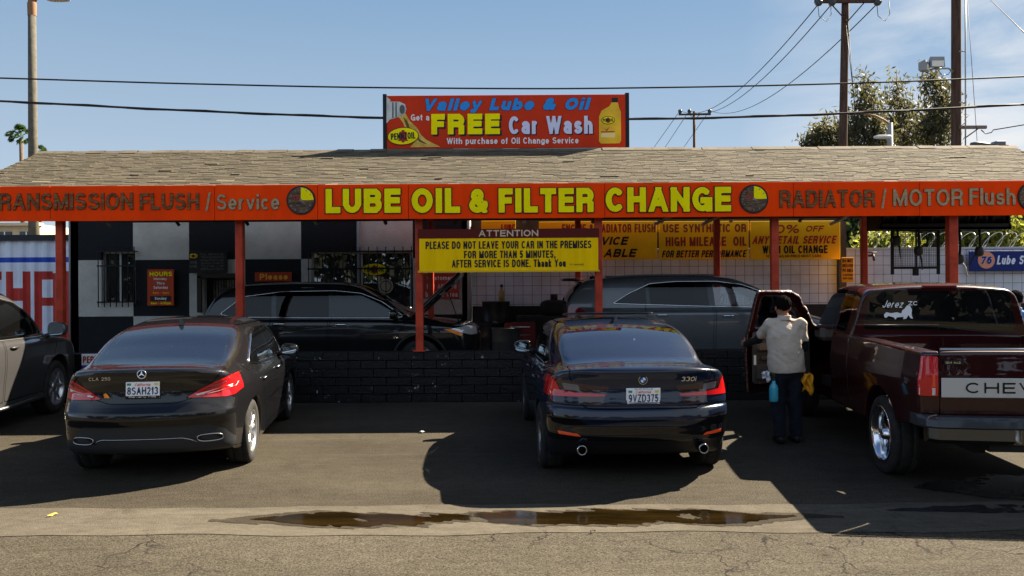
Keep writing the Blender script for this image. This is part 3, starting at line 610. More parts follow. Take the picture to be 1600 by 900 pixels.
# window openings (x0, x1, z0, z1): small barred window, counter opening, big barred window
WIN = [(P(156, 0, OY).x, P(209, 0, OY).x, P(180, 474, OY).z, P(180, 393, OY).z), (P(315, 0, OY).x, P(368, 0, OY).x, .9, P(340, 432, OY).z), (P(483, 0, OY).x, P(640, 0, OY).x, 1.25, P(560, 393, OY).z)]
def panels(x0, x1, z0, z1, bucket):
    """Wall square minus window openings, 0.2 m thick."""
    cx = sorted({x0, x1}|{w for W_ in WIN for w in W_[:2] if x0 < w < x1}); cz = sorted({z0, z1}|{w for W_ in WIN for w in W_[2:] if z0 < w < z1})
    for a, b in zip(cx, cx[1:]):
        for c, d in zip(cz, cz[1:]):
            mx, mz = (a+b)/2, (c+d)/2
            if any(W_[0] < mx < W_[1] and W_[2] < mz < W_[3] for W_ in WIN): continue
            bucket.box((mx-off2.x, .10, mz), (b-a, .20, d-c))
for i in range(len(xs_)-1):
    for j in range(5):
        z1, z0 = zs_[j], zs_[j+1]
        white = (i+j) % 2 == 1
        # columns: 0 narrow strip, 1..; the first full square under the fascia is black
        if i == 7: white = j == 2
        panels(xs_[i], xs_[i+1], z0, z1, ww_ if white else wb)
ww_.build('white_stucco', STUC_W, ofc); wb.build('black_stucco', STUC_B, ofc)
mb = MB(); mb.box((-.4, 3.3, 3.95), (9.0, 6.9, .2)); mb.build('flat_roof', mat('roof felt', (.06, .06, .06), rough=.9), ofc)
mb = MB(); mb.box((xs_[0]-off2.x+.1, 3.2, 2.0), (.2, 6.4, 3.7)); mb.box((xs_[-1]-off2.x-.1, 3.2, 2.0), (.2, 6.4, 3.7)); mb.box((-.4, 6.3, 2.0), (8.6, .2, 3.7)); mb.build('side_walls', STUC_W, ofc)
mb = MB(); mb.box((-.4, 2.2, 2.0), (8.2, .1, 3.6)); mb.build('inner_wall', mat('room wall', (.10, .09, .075), rough=.9), ofc)
BAR = mat('black iron bar', (.008, .008, .009), rough=.5)
def barred(W_, nb, nm, deep, lite):
    x0, x1, z0, z1 = W_; cx = (x0+x1)/2-off2.x; w = x1-x0; h = z1-z0
    fr = MB(); k = .04
    for a in (-1, 1): fr.box((cx+a*(w/2-k/2), .12, (z0+z1)/2), (k, .08, h-.002)); fr.box((cx, .12, (z0+z1)/2+a*(h/2-k/2)), (w-.002-2*k, .08, k))
    fr.box((cx, .12, (z0+z1)/2), (.04, .06, h-2*k))
    f = fr.build('window', mat('window frame white', (.45, .45, .43), rough=.5), ofc)
    g = MB(); g.box((cx, .13, (z0+z1)/2), (w-2*k, .008, h-2*k)); g.build('pane', lite, f)
    b = MB(); y = -.10
    for i in range(nb): xx = cx-w/2-.02+(w+.04)*i/(nb-1); b.cyl((xx, y, z0-.08), (xx, y, z1+.10), .011, 6)
    for zz in (z0+.03, z0+h*.72, z1+.0): b.box((cx, y, zz), (w+.10, .014, .030))
    for a in (-1, 1):
        for zz in (z0+.03, z1): b.box((cx+a*(w/2+.04), y/2, zz), (.02, abs(y), .02))
    b.build('window_bars', BAR, f); return f
barred(WIN[0], 7, 'window', .2, glass('office glass', (.55, .56, .54)))
fb = barred(WIN[2], 13, 'window', .2, glass('office glass', (.55, .56, .54)))
mb = MB(); a, b = P(314, 431, OY), P(369, 431, OY); mb.box(((a.x+b.x)/2-off2.x, -.02, a.z), (b.x-a.x+.12, .10, .10)); mb.box((a.x-off2.x-.02, -.02, a.z-.4), (.09, .1, .8)); mb.box(((a.x+b.x)/2-off2.x, .35, 1.6), (b.x-a.x, .05, 1.2)); mb.build('door_surround', mat('dark wood', (.03, .024, .02), rough=.6), ofc)
mb = MB()
for i in range(9): mb.box((a.x-off2.x+.18+i*.06, .30, 1.75), (.03, .03, .5))
mb.build('counter_rack', mat('counter goods', (.18, .16, .13), rough=.7, var=.6, vscale=9), ofc)
for x, r_ in ((xs_[0]-off2.x+.04, .02), (xs_[-1]-off2.x-.04, .045), (xs_[6]-off2.x+.05, .035)):
    mb = MB(); mb.cyl((x, -.05, .2), (x, -.05, 3.5), r_, 10); mb.build('conduit', mat('grey conduit', (.25, .25, .25), rough=.5), ofc)
def tile_mat():
    m = mat('white painted block', (.50, .52, .54), rough=.55)
    nt = m.node_tree; N = nt.nodes; Lk = nt.links; b = N['Principled BSDF']
    tc = N.new('ShaderNodeTexCoord'); mp = N.new('ShaderNodeMapping'); mp.inputs['Rotation'].default_value = (R(-90), 0, 0); mp.inputs['Location'].default_value = (.03, .0, 0); Lk.new(tc.outputs['Object'], mp.inputs[0])
    br = N.new('ShaderNodeTexBrick'); br.offset = 0; br.inputs['Scale'].default_value = 1.0; br.inputs['Brick Width'].default_value = .203; br.inputs['Row Height'].default_value = .203; br.inputs['Mortar Size'].default_value = .006; br.inputs['Mortar Smooth'].default_value = .3
    br.inputs['Color1'].default_value = (.56, .60, .68, 1); br.inputs['Color2'].default_value = (.62, .66, .73, 1); br.inputs['Mortar'].default_value = (.16, .165, .17, 1); Lk.new(mp.outputs[0], br.inputs[0])
    no = N.new('ShaderNodeTexNoise'); no.inputs['Scale'].default_value = 1.6; no.inputs['Detail'].default_value = 7; no.inputs['Roughness'].default_value = .7; Lk.new(tc.outputs['Object'], no.inputs[0])
    cr = N.new('ShaderNodeValToRGB'); cr.color_ramp.elements[0].position = .36; cr.color_ramp.elements[1].position = .56; cr.color_ramp.elements[0].color = (.80, .77, .73, 1); Lk.new(no.outputs[0], cr.inputs[0])
    mx = N.new('ShaderNodeMix'); mx.data_type = 'RGBA'; mx.blend_type = 'MULTIPLY'; mx.inputs[0].default_value = .8; Lk.new(br.outputs[0], mx.inputs[6]); Lk.new(cr.outputs[0], mx.inputs[7]); Lk.new(mx.outputs[2], b.inputs['Base Color'])
    bp = N.new('ShaderNodeBump'); bp.inputs['Strength'].default_value = .5; bp.inputs['Distance'].default_value = .01; bp.invert = True; Lk.new(br.outputs['Fac'], bp.inputs['Height']); Lk.new(bp.outputs[0], b.inputs['Normal'])
    return m
TW = thing('tiled_wall', 'white square-block perimeter wall behind the bays', 'wall', (9.0, OY+.1, 0))
xa = xs_[-1]+.01; zt = P(1450, 389, OY).z
mb = MB(); mb.box(((xa+24)/2-9, .1, (zt+.2)/2), (24-xa, .2, zt-.2)); mb.build('block_face', tile_mat(), TW)
mb = MB(); mb.box(((xa+24)/2-9, .1, zt+.02), (24-xa, .26, .04)); mb.build('coping', mat('coping', (.55, .55, .54), rough=.7), TW)
mb = MB(); x = P(1316, 400, OY).x; mb.box((x-9, -.06, 1.7), (.16, .12, 3.0)); mb.build('pilaster', mat('dark pilaster', (.06, .05, .045), rough=.7), TW)
mb = MB(); x0 = P(728, 0, OY).x; x1 = P(1316, 0, OY).x; mb.box(((x0+x1)/2-9, .05, 3.0), (x1-x0, .1, 2*(3.0-zt)-.1)); mb.build('upper_boards', mat('dark boards', (.03, .028, .026), rough=.8), TW)
x0 = xa; mb = MB(); zl = P(850, 478, OY).z; mb.box(((x0+24)/2-9, -.013, (zl+.2)/2), (24-x0-.02, .026, zl-.2)); mb.build('black_dado', mat('black dado paint', (.012, .012, .013), rough=.5), TW)
# razor wire on the wall
mb = MB()
xw0, xw1 = P(1340, 0, OY).x, 20
t_ = np.arange(0, (xw1-xw0)/.30*2*math.pi, .35)
mb.tube([(xw0+a*.30/(2*math.pi)-9+.1*math.sin(a), .1+.17*math.cos(a), zt+.20+.17*math.sin(a)) for a in t_], .006, 4, False)
mb.build('razor_wire', mat('galvanised wire', (.45, .46, .47), rough=.4, metal=.8), TW)
# ------------------------------------------------------------------ vehicle kit
def M_paint(name, col, metal=0.0, rough=0.35, flake=0.0):
    m = mat(name, col, rough=rough, metal=metal, coat=1.0, spec=0.08, bump=0.012, bscale=9.0, crough=0.02)
    m.node_tree.nodes['Principled BSDF'].inputs['Coat IOR'].default_value = 1.46
    return m
BLACK_PLASTIC = mat('black plastic trim', (0.012, 0.012, 0.013), rough=0.45)
GLOSS_BLACK = mat('gloss black trim', (0.004, 0.004, 0.005), rough=0.12, coat=0.6)
CHROME = mat('chrome', (0.75, 0.76, 0.78), rough=0.12, metal=1.0)
ALLOY = mat('wheel alloy', (0.55, 0.56, 0.58), rough=0.28, metal=0.9)
DARK_ALLOY = mat('dark wheel alloy', (0.16, 0.165, 0.175), rough=0.3, metal=0.9)
RUBBER = mat('tyre rubber', (0.022, 0.021, 0.02), rough=0.85, var=0.35, vscale=14)
CAVITY = mat('cabin trim', (0.018, 0.018, 0.02), rough=0.8)
SEATM = mat('seat cover', (0.035, 0.034, 0.036), rough=0.7)
GLASS_D = glass('tinted glass', (0.16, 0.18, 0.19), ior=1.5, dust=.004)
GLASS_M = glass('window glass', (0.55, 0.66, 0.70), ior=2.05, dust=.004)
GLASS_R = glass('sedan rear glass', (0.58, 0.70, 0.76), refl=1.0, ior=2.5, dust=.006)
GLASS_P = glass('privacy glass', (0.03, 0.033, 0.036), ior=1.38, dust=.0)
MIRROR = mat('mirror glass', (0.62, 0.74, 0.84), rough=0.02, metal=1.0)
RED_LENS = mat('red lamp lens', (0.50, 0.008, 0.010), rough=0.12, coat=1.0)
DKRED_LENS = mat('dark red lamp lens', (0.16, 0.006, 0.012), rough=0.1, coat=1.0)
CLEAR_LENS = mat('clear lamp lens', (0.62, 0.60, 0.58), rough=0.12, coat=1.0)
SMOKE_LENS = mat('smoked lamp lens', (0.03, 0.012, 0.014), rough=0.08, coat=1.0)
ORANGE_REFL = mat('orange red reflector', (0.85, 0.09, 0.02), rough=0.2, coat=0.8)
AMBER_LENS = mat('amber lamp lens', (0.9, 0.25, 0.02), rough=0.15, coat=0.8)
PLATE_W = mat('plate white', (0.78, 0.80, 0.80), rough=0.4)
PLATE_B = mat('plate blue', (0.02, 0.03, 0.12), rough=0.5)
PLATE_R = mat('plate red', (0.65, 0.04, 0.05), rough=0.5)
class Car:
    def __init__(s, root, sp, res=(0.017, 0.02, 0.015), xw=1.06):
        s.root, s.sp = root, sp
        s.f = s.field()
        L, H = sp['L'], sp['H']
        xs = np.arange(-xw, xw+res[0], res[0]); ys = np.arange(-0.2, L+0.2, res[1]); zs = np.arange(0.06, H+0.12, res[2])
        s.V, s.T = surfnet(s.f, xs+res[0]*0.37, ys+0.003, zs+0.002)
    def field(s):
        q = s.sp
        wm, sz, deck, rear, front, bot = [spl(q[k]) for k in ('w', 'sz', 'deck', 'rear', 'front', 'bot')]
        roof, ghw, tum = [spl(q[k]) for k in ('roof', 'ghw', 'tum')]
        rc, rn = q.get('rc', (0.22, 3.0)); fc, fn = q.get('fc', (0.45, 2.6))
        cr, cn = q.get('crown', (0.07, 3)); k1 = q.get('k1', 0.06); k2 = q.get('k2', 0.10); kb = q.get('kb', 0.05)
        rcr = q.get('rcrown', 0.035); kg = q.get('kg', 0.09); zb = q.get('zb', 0.6); arches = q['arch']; ai = q.get('arch_in', 0.5)
        gy0, gy1 = q.get('gy', (0.25, q['L']-0.6)); recess = q.get('recess', []); extra = q.get('extra')
        def f(x, y, z):
            ax = np.abs(x)
            lowW = ax-wm(y)*sz(z)
            top = (z-deck(y)+cr*(ax/0.9)**cn)/deck.norm(y)
            ry = rear(z)
            for poly, dep, soft in recess:
                ry = ry+dep*np.clip(0.5-poly_sd(x+0*z, z+0*x, poly)/soft, 0, 1)
            re = (ry+rc*(ax/0.9)**rn-y)/np.minimum(rear.norm(z), 3)
            fr = (y-front(z)+fc*(ax/0.9)**fn)/np.minimum(front.norm(z), 3)
            low = smax(smax(lowW, top, k1), smax(re, fr, 0.05), k2 if k2 else 0.01)
            low = smax(low, bot(y)-z, 0.03)
            gh = smax(ax-(ghw(y)-tum(z)), (z-roof(y)+rcr*(ax/0.6)**2)/roof.norm(y), kg)
            gh = smax(smax(gh, zb-z, 0.02), np.maximum(gy0-y, y-gy1), 0.05)
            v = smin(low, gh, kb)
            for yc, zc, r in arches:
                v = smax(v, -np.maximum(np.sqrt((y-yc)**2+(z-zc)**2)-r, ai-ax), 0.012)
            if extra: v = extra(v, x, y, z)
            return v
        return f
    def cut(s, g, gap=0.0):
        """Take the triangles inside g < 0 off the body; a gap leaves a real slit."""
        V, Tin, rest = split(s.V, s.T, g(s.V)+gap)
        if gap:
            V, _, rest = split(V, rest, g(V)-gap)
        s.V, s.T = V, rest
        return Tin
    def part(s, name, g, m, gap=0.0, push=0.0, parent=None):
        T = s.cut(g, gap)
        if len(T) == 0: return None
        return tri_obj(name, s.f, s.V, T, m, parent or s.root, push)
    def finish(s, name, m, parent=None): return tri_obj(name, s.f, s.V, s.T, m, parent or s.root)
    def rear(s, poly, ymax=1.5, mir=False):
        p = [(-a, b) for a, b in poly] if mir else poly
        return lambda V: np.maximum(poly_sd(V[:, 0], V[:, 2], p), V[:, 1]-ymax)
    def front(s, poly, ymin=2.6, mir=False):
        p = [(-a, b) for a, b in poly] if mir else poly
        return lambda V: np.maximum(poly_sd(V[:, 0], V[:, 2], p), ymin-V[:, 1])
    def side(s, poly, sg, xmin=0.3):
        return lambda V: np.maximum(poly_sd(V[:, 1], V[:, 2], poly), xmin-sg*V[:, 0])
    def hit(s, a, b):
        """First crossing from the inside point(s) a towards the outside point(s) b."""
        a = np.atleast_2d(np.array(a, float)); b = np.atleast_2d(np.array(b, float)); lo = np.zeros(len(a)); hi = np.ones(len(a))
        for _ in range(34):
            m = (lo+hi)/2; p = a+(b-a)*m[:, None]; v = s.f(p[:, 0], p[:, 1], p[:, 2]) < 0
            lo = np.where(v, m, lo); hi = np.where(v, hi, m)
        p = a+(b-a)*lo[:, None]; _, g = grad(s.f, p); return p, g/np.linalg.norm(g, axis=1)[:, None]
    def on_side(s, pts, sg):
        pts = np.array(pts, float); n = len(pts)
        return s.hit(np.stack([np.full(n, 0.05*sg), pts[:, 0], pts[:, 1]], 1), np.stack([np.full(n, 1.3*sg), pts[:, 0], pts[:, 1]], 1))
    def on_rear(s, pts, yin=1.6):
        pts = np.array(pts, float); n = len(pts)
        return s.hit(np.stack([pts[:, 0], np.full(n, yin), pts[:, 1]], 1), np.stack([pts[:, 0], np.full(n, -0.4), pts[:, 1]], 1))
    def on_front(s, pts, yin):
        pts = np.array(pts, float); n = len(pts)
        return s.hit(np.stack([pts[:, 0], np.full(n, yin), pts[:, 1]], 1), np.stack([pts[:, 0], np.full(n, s.sp['L']+0.4), pts[:, 1]], 1))
    def on_top(s, pts, zin=0.7):
        pts = np.array(pts, float); n = len(pts)
        return s.hit(np.stack([pts[:, 0], pts[:, 1], np.full(n, zin)], 1), np.stack([pts[:, 0], pts[:, 1], np.full(n, 2.2)], 1))
    def trim(s, name, P3, N3, r, m, parent=None, closed=False, lift=0.0):
        mb = MB(); mb.tube([Vector(p)+Vector(n)*lift for p, n in zip(P3, N3)], r, 6, not closed, True, closed); return mb.build(name, m, parent or s.root)
def densify(poly, step=0.05, closed=True):
    out = []; n = len(poly)
    for i in range(n if closed else n-1):
        a, b = Vector(poly[i]), Vector(poly[(i+1) % n]); k = max(1, int((b-a).length/step))
        for t in range(k): q = a.lerp(b, t/k); out.append(tuple(q))
    if not closed: out.append(tuple(poly[-1]))
    return out
def sblob(c, r, e=0.5, n=20, m=12, rot=None):
    """Superellipsoid vertices and faces (rounded box look for small e)."""
    sg = lambda v, p: math.copysign(abs(v)**p, v)
    vs = []; M = rot if rot is not None else Matrix.Identity(3)
    for i in range(m+1):
        a = -math.pi/2+math.pi*i/m
        for k in range(n):
            t = 2*math.pi*k/n
            vs.append(Vector(c)+M @ Vector((r[0]*sg(math.cos(a), e)*sg(math.cos(t), e), r[1]*sg(math.cos(a), e)*sg(math.sin(t), e), r[2]*sg(math.sin(a), e))))
    fs = [(i*n+k, i*n+(k+1) % n, (i+1)*n+(k+1) % n, (i+1)*n+k) for i in range(m) for k in range(n)]
    return vs, fs
def wheel(root, x, y, r, w, sg, style, tyre_side=0.12):
    """x: outer face of the tyre; sg: +1 right side, -1 left side."""
    e = bpy.data.objects.new('wheel', None); COL.objects.link(e); e.parent = root; e.location = (x-sg*w/2, y, r); e.empty_display_size = 0.1
    rr = r-tyre_side; h = w/2
    prof = [(rr-0.01, h*0.72), (rr+0.01, h*0.86), (rr+0.035, h*0.96), (r-0.045, h), (r-0.012, h*0.88), (r, h*0.70), (r, h*0.46), (r-0.004, h*0.44), (r-0.004, h*0.40), (r, h*0.38), (r, h*.05)]
    prof = prof+[(a, -b) for a, b in prof[::-1]]
    t = MB(); t.lathe([(a, b*sg) for a, b in prof], axis='X', n=56); t.build('tyre', RUBBER, e)
    b = MB(); b.lathe([(rr+0.012, h*0.9*sg), (rr+0.004, h*0.86*sg), (rr-0.012, h*0.80*sg), (rr-0.02, h*0.3*sg), (rr-0.03, -h*0.5*sg), (0.02, -h*0.5*sg)], axis='X', n=48)
    face = h*0.70
    def spoke(mb, ang, w0, w1, r0, r1, x0, x1, th=0.025):
        c, s_ = math.cos(ang), math.sin(ang); vs = []
        for (rad, wd, xo) in ((r0, w0, x0), (r0+(r1-r0)*0.5, (w0+w1)/2, (x0+x1)/2+0.006), (r1, w1, x1)):
            for (u, v) in ((-1, 0), (-0.6, 1), (0.6, 1), (1, 0), (1, -1), (-1, -1)):
                xx = sg*(xo+(0.008 if v == 1 else 0 if v == 0 else -th)); tt = u*wd/2
                vs.append((xx, rad*c-tt*s_, rad*s_+tt*c))
        fs = [(i*6+k, i*6+(k+1) % 6, (i+1)*6+(k+1) % 6, (i+1)*6+k) for i in range(2) for k in range(6)]
        fs += [tuple(range(6)), tuple(range(12, 18))]
        mb.add(vs, fs)
    R1 = rr-0.005; mm = ALLOY
    if style == 'multi':
        for k in range(10): spoke(b, 2*math.pi*k/10+0.1, 0.034, 0.03, 0.05, R1, face*0.92, face)
        for k in range(10): spoke(b, 2*math.pi*k/10+0.26, 0.016, 0.014, 0.08, R1, face*0.88, face*0.95)
    elif style == 'five':
        mm = DARK_ALLOY
        for k in range(5):
            for d in (-0.14, 0.14): spoke(b, 2*math.pi*k/5+0.3+d, 0.04, 0.032, 0.05, R1, face*0.88, face)
    elif style == 'ten':
        for k in range(7): spoke(b, 2*math.pi*k/7, 0.075, 0.05, 0.05, R1, face*0.8, face*0.95)
    elif style == 'steel':
        mm = CHROME
        b = MB()
        b.lathe([(rr+0.022, h*0.96*sg), (rr+0.016, h*1.0*sg), (rr-0.002, h*0.97*sg), (rr-0.02, h*0.7*sg), (rr-0.03, h*0.15*sg)], axis='X', n=48)
        b.lathe([(0.085, h*0.45*sg), (0.055, h*0.5*sg), (0.05, h*0.82*sg), (0.035, h*0.9*sg), (0.0, h*0.91*sg)], axis='X', n=24)
        b.lathe([(0.085, h*0.45*sg), (0.10, h*0.40*sg)], axis='X', n=24)
        for k in range(5): spoke(b, 2*math.pi*k/5+0.35, 0.13, 0.07, 0.075, rr-0.02, h*0.42, h*0.2, 0.012)
    if style != 'steel':
        b.lathe([(0.075, face*0.85*sg), (0.07, face*1.0*sg), (0.04, face*1.06*sg), (0.0, face*1.06*sg)], axis='X', n=20)
    b.build('rim', mm, e)
    d = MB(); d.lathe([(rr-0.06, -0.01), (rr-0.06, 0.01), (0.0, 0.012)], axis='X', n=32); d.build('brake_disc', mat('brake disc', (0.12, 0.11, 0.10), rough=0.45, metal=0.8), e)
    return e
def plate(root, c, number, top, bottom, dark_frame=False, w=0.305, h=0.155, tilt=0.0, partial=False):
    """Licence plate with its frame; c = centre of the front face; facing -y."""
    e = MB(); e.box((0, 0.006, 0), (w+0.012, 0.01, h+0.012), bev=0.003)
    fr = e.build('plate_frame', GLOSS_BLACK if dark_frame else PLATE_W, root); fr.name = 'license_plate'
    fr.location = c; fr.rotation_euler = (tilt, 0, 0)
    b = MB(); b.box((0, -0.001, 0), (w-0.004, 0.008, h-0.004), bev=0.002); b.build('number_panel', PLATE_W, fr)
    letters(number, -w*0.45, w*0.45, -h*0.28, h*0.18, -0.0075, PLATE_B, fr, bold=0.012, depth=0.002)
    letters('California', -w*0.24, w*0.24, h*0.24, h*0.41, -0.0075, PLATE_R, fr, bold=0.01, shear=0.3, depth=0.002)
    for sx in (-1, 1):
        t = MB(); t.box((sx*w*0.40, -0.0055, h*0.34), (0.036, 0.002, 0.022)); t.build('sticker', mat('sticker yellow', (0.75, 0.55, 0.08)) if sx > 0 else mat('sticker green', (0.05, 0.25, 0.2)), fr)
    if bottom:
        t = MB(); t.box((0, -0.0055, -h*0.42), (w-0.004, 0.003, 0.022)); t.build('frame_bar', GLOSS_BLACK if dark_frame else PLATE_W, fr)
        letters(bottom, -w*0.40, w*0.40, -h*0.48, -h*0.36, -0.009, PLATE_W if dark_frame else PLATE_B, fr, bold=0.0, depth=0.002)
    if top:
        letters(top, -w*0.28, w*0.28, h*0.46, h*0.54, -0.0075, PLATE_W if dark_frame else PLATE_B, fr, bold=0.01, depth=0.002)
    return fr
def seats(root, ys, xs, z0, m=SEATM, head=0.36, scale=1.0):
    for y in ys:
        for x in xs:
            mb = MB()
            v, f = sblob((0, 0, 0.30), (0.24*scale, 0.085, 0.34), 0.6, rot=Matrix.Rotation(0.22, 3, 'X')); mb.add(v, f, True)
            v, f = sblob((0, 0.26, 0.0), (0.25*scale, 0.27, 0.09), 0.6); mb.add(v, f, True)
            st = mb.build('seat', m, root); st.location = (x, y, z0)
            hb = MB(); v, f = sblob((0, -0.14, 0.76), (0.135, 0.055, 0.10), 0.6); hb.add(v, f, True)
            for q in (-0.05, 0.05): hb.cyl((q, -0.12, 0.6), (q, -0.135, 0.7), 0.008, 6)
            hb.build('headrest', m, st)
def side_mirror(root, c, sg, size, m, stem, face_tilt=0.0):
    """Door mirror at c: shell, stalk and a glass that looks back."""
    w, d, h = size; mb = MB()
    v, f = sblob((0, 0, 0), (w, d, h), 0.65); v = [Vector((p.x, max(p.y, -d*0.55), p.z*(1-0.12*sg*p.x/w))) for p in v]
    mb.add(v, f, True)
    mb.tube([(-sg*w*0.7, 0, -h*0.6), (-sg*(w+stem*0.5), 0.02, -h*0.9), (-sg*(w+stem), 0.03, -h*1.1)], [0.035, 0.03, 0.04], 8)
    o = mb.build('side_mirror', m, root); o.location = c; o.rotation_euler = (0, 0, face_tilt)
    g = MB(); pts = [(math.copysign(abs(math.cos(t))**0.6, math.cos(t))*w*0.88, math.copysign(abs(math.sin(t))**0.6, math.sin(t))*h*0.84*(1-0.12*sg*math.cos(t))) for t in np.linspace(0, 2*math.pi, 28, endpoint=False)]
    g.prism(pts, -d*0.55-0.006, -d*0.55+0.004); g.build('mirror_glass', MIRROR, o)
    return o
def handle(root, p, n, length, m, axis=1):
    """Pull handle on a door side: a bowed bar along y standing off the surface."""
    p, n = Vector(p), Vector(n); t = Vector((0, 1, 0)); t = (t-n*t.dot(n)).normalized()
    mb = MB(); pts = [p+t*(length*(k/6-0.5))+n*(0.006+0.026*math.sin(math.pi*k/6)**0.5) for k in range(7)]
    mb.tube(pts, [0.008, 0.013, 0.015, 0.015, 0.015, 0.013, 0.008], 8); return mb.build('handle', m, root)
# ------------------------------------------------------------------ dark blue sedan with its back to the camera (middle)
def dark_sedan():
    root = thing('parked_sedan', 'dark blue-black sedan parked beside the man, sunroof tilted up, round twin exhaust tips', 'car', (1.20, 7.28, 0), R(2.4))
    paint = M_paint('blue black paint', (0.004, 0.010, 0.026), metal=0.0, rough=0.3)
    rec = [(-0.37, 0.99), (0.37, 0.99), (0.50, 0.755), (-0.50, 0.755)]
    sp = dict(L=4.71, H=1.50,
        w=[(-.2, .825), (0, .835), (.4, .875), (.9, .915), (1.4, .91), (2.4, .895), (3.4, .90), (3.9, .91), (4.4, .89), (4.9, .84)],
        sz=[(.05, .86), (.16, .93), (.3, .965), (.5, .99), (.68, 1.0), (.82, .99), (.93, .965), (1.02, .93), (1.12, .88), (1.5, .8)],
        deck=[(-.2, 1.03), (0, 1.055), (.1, 1.085), (.25, 1.083), (.6, 1.085), (1.0, 1.05), (2, 1.0), (3.2, 1.0), (3.7, .97), (4.2, .88), (4.6, .74), (4.9, .6)],
        rear=[(.0, .40), (.22, .22), (.30, .14), (.36, .09), (.42, .035), (.46, .02), (.54, .015), (.59, .0), (.615, -.02), (.66, -.012), (.70, .005), (.72, .028), (.74, .022), (.80, .032), (.87, .046), (.93, .048), (1.0, .035), (1.055, .005), (1.075, .0), (1.095, .012), (1.3, .1)],
        front=[(.0, 4.4), (.2, 4.62), (.4, 4.71), (.6, 4.70), (.8, 4.62), (1.2, 4.4)], rc=(0.31, 3.4), fc=(0.42, 2.6),
        bot=[(-.2, .30), (.3, .24), (.9, .17), (3.6, .16), (4.9, .2)],
        roof=[(-.4, .80), (.2, 1.00), (.48, 1.115), (.8, 1.245), (1.15, 1.365), (1.5, 1.43), (1.9, 1.462), (2.3, 1.47), (2.7, 1.445), (3.0, 1.375), (3.4, 1.17), (3.8, .96), (4.3, .6)],
        ghw=[(-.2, .60), (.3, .655), (.6, .71), (1.0, .765), (1.6, .80), (2.6, .80), (3.3, .78), (3.8, .70), (4.4, .5)],
        tum=[(.5, -.06), (.95, 0), (1.1, .025), (1.25, .07), (1.36, .125), (1.45, .20), (1.6, .40)],
        arch=[(.86, .335, .365), (3.71, .335, .365)], crown=(.075, 3), kb=.06, k1=.06, k2=.07, kg=.075)
    c = Car(root, sp, res=(0.015, 0.018, 0.013))
    gl = [(-.60, 1.385), (.60, 1.385), (.67, 1.125), (-.67, 1.125)]
    g = c.part('rear_window', c.rear(rounded(gl, .06), 1.5), GLASS_R)
    # dark ceramic border of the rear glass
    ws = rounded([(-.60, 1.38), (.60, 1.38), (.70, 1.04), (-.70, 1.04)], .05)
    c.part('windshield', c.front(ws, 2.6), GLASS_M)
    dlo = rounded([(1.10, 1.045), (1.40, 1.235), (1.72, 1.355), (2.2, 1.385), (2.65, 1.365), (2.95, 1.30), (3.42, 1.01), (3.35, .975), (2.3, .985), (1.3, 1.0)], .05)
    w1 = [(2.42, .9), (2.38, 1.5), (3.6, 1.5), (3.6, .9)]; w2 = [(1.30, .9), (1.56, 1.5), (2.30, 1.5), (2.34, .9)]
    for sg in (-1, 1):
        for wn in (w1, w2):
            c.part('side_window', (lambda a, b: lambda V: np.maximum(a(V), b(V)))(c.side(dlo, sg), c.side(wn, sg)), GLASS_D)
        c.part('window_frame', c.side(dlo, sg), GLOSS_BLACK)
        p, n = c.on_side(densify(dlo, .04), sg); c.trim('window_trim', p, n, .009, GLOSS_BLACK, closed=True)
    # lamps
    sx = lambda px: (px-1002)/169.0
    sz = lambda py: CAMH-(py-443.5)/169.0
    W_ = lambda pts: [(sx(a), sz(b)) for a, b in pts]
    red = W_([(845, 586), (863, 589), (870, 598), (876, 610.5), (905, 613), (944, 615), (943, 617.6), (905, 618.5), (852, 620)])
    clear = W_([(878, 598), (903, 601), (906, 611), (882, 609)])
    house = W_([(857, 587), (880, 593), (906, 599), (950, 603), (938, 630), (930, 631), (904, 630), (900, 617), (858, 619)])
    for mir in (False, True):
        lamp = c.part('tail_light', c.rear(red, .5, mir), RED_LENS, push=.004)
        c.part('lamp_lens', c.rear(clear, .5, mir), mat('grey lamp lens', (.12, .11, .115), rough=.15, coat=1.0), parent=lamp, push=.002)
        c.part('lamp_housing', c.rear(house, .5, mir), SMOKE_LENS, parent=lamp)
    ins = W_([(845, 648), (880, 646), (893, 650), (922, 664), (1082, 664), (1111, 650), (1124, 646), (1160, 648), (1160, 688), (1118, 688), (886, 688), (845, 688)])
    refl = W_([(871, 673.5), (901, 676.5), (907, 681), (873, 679)])
    for mir in (False, True): c.part('reflector', c.rear(refl, .6, mir), ORANGE_REFL, push=.003)
    c.part('bumper_insert', c.rear(ins, .55), GLOSS_BLACK)
    diff = W_([(845, 689), (886, 689), (1118, 689), (1160, 689), (1160, 740), (845, 740)])
    c.part('diffuser', c.rear(diff, .4), BLACK_PLASTIC)
    # trunk lid, doors: cut out with a real slit
    lid = rounded([(-.60, 1.13), (.60, 1.13), (.68, 1.03), (.56, .735), (.50, .705), (-.50, .705), (-.56, .735), (-.68, 1.03)], .05)
    lidg = lambda V: np.maximum(np.maximum(poly_sd(V[:, 0], V[:, 2], lid), V[:, 1]-.42), V[:, 2]-1.14)
    lidT = c.part('trunk_lid', lidg, paint, gap=.0035)
    for sg in (-1, 1):
        for dn, hy in (([(2.36, .30), (2.40, 1.0), (2.36, 1.42), (3.5, 1.42), (3.52, .9), (3.38, .6), (3.28, .30)], 2.55), ([(1.62, .30), (1.35, .66), (1.20, .86), (1.12, 1.02), (1.40, 1.42), (2.34, 1.42), (2.38, 1.0), (2.34, .30)], 1.38)):
            d = c.part('door', c.side(dn, sg, .55), paint, gap=.0035)
            p, n = c.on_side([(hy, .86)], sg); handle(d, p[0], n[0], .2, paint)
    c.finish('body', paint)
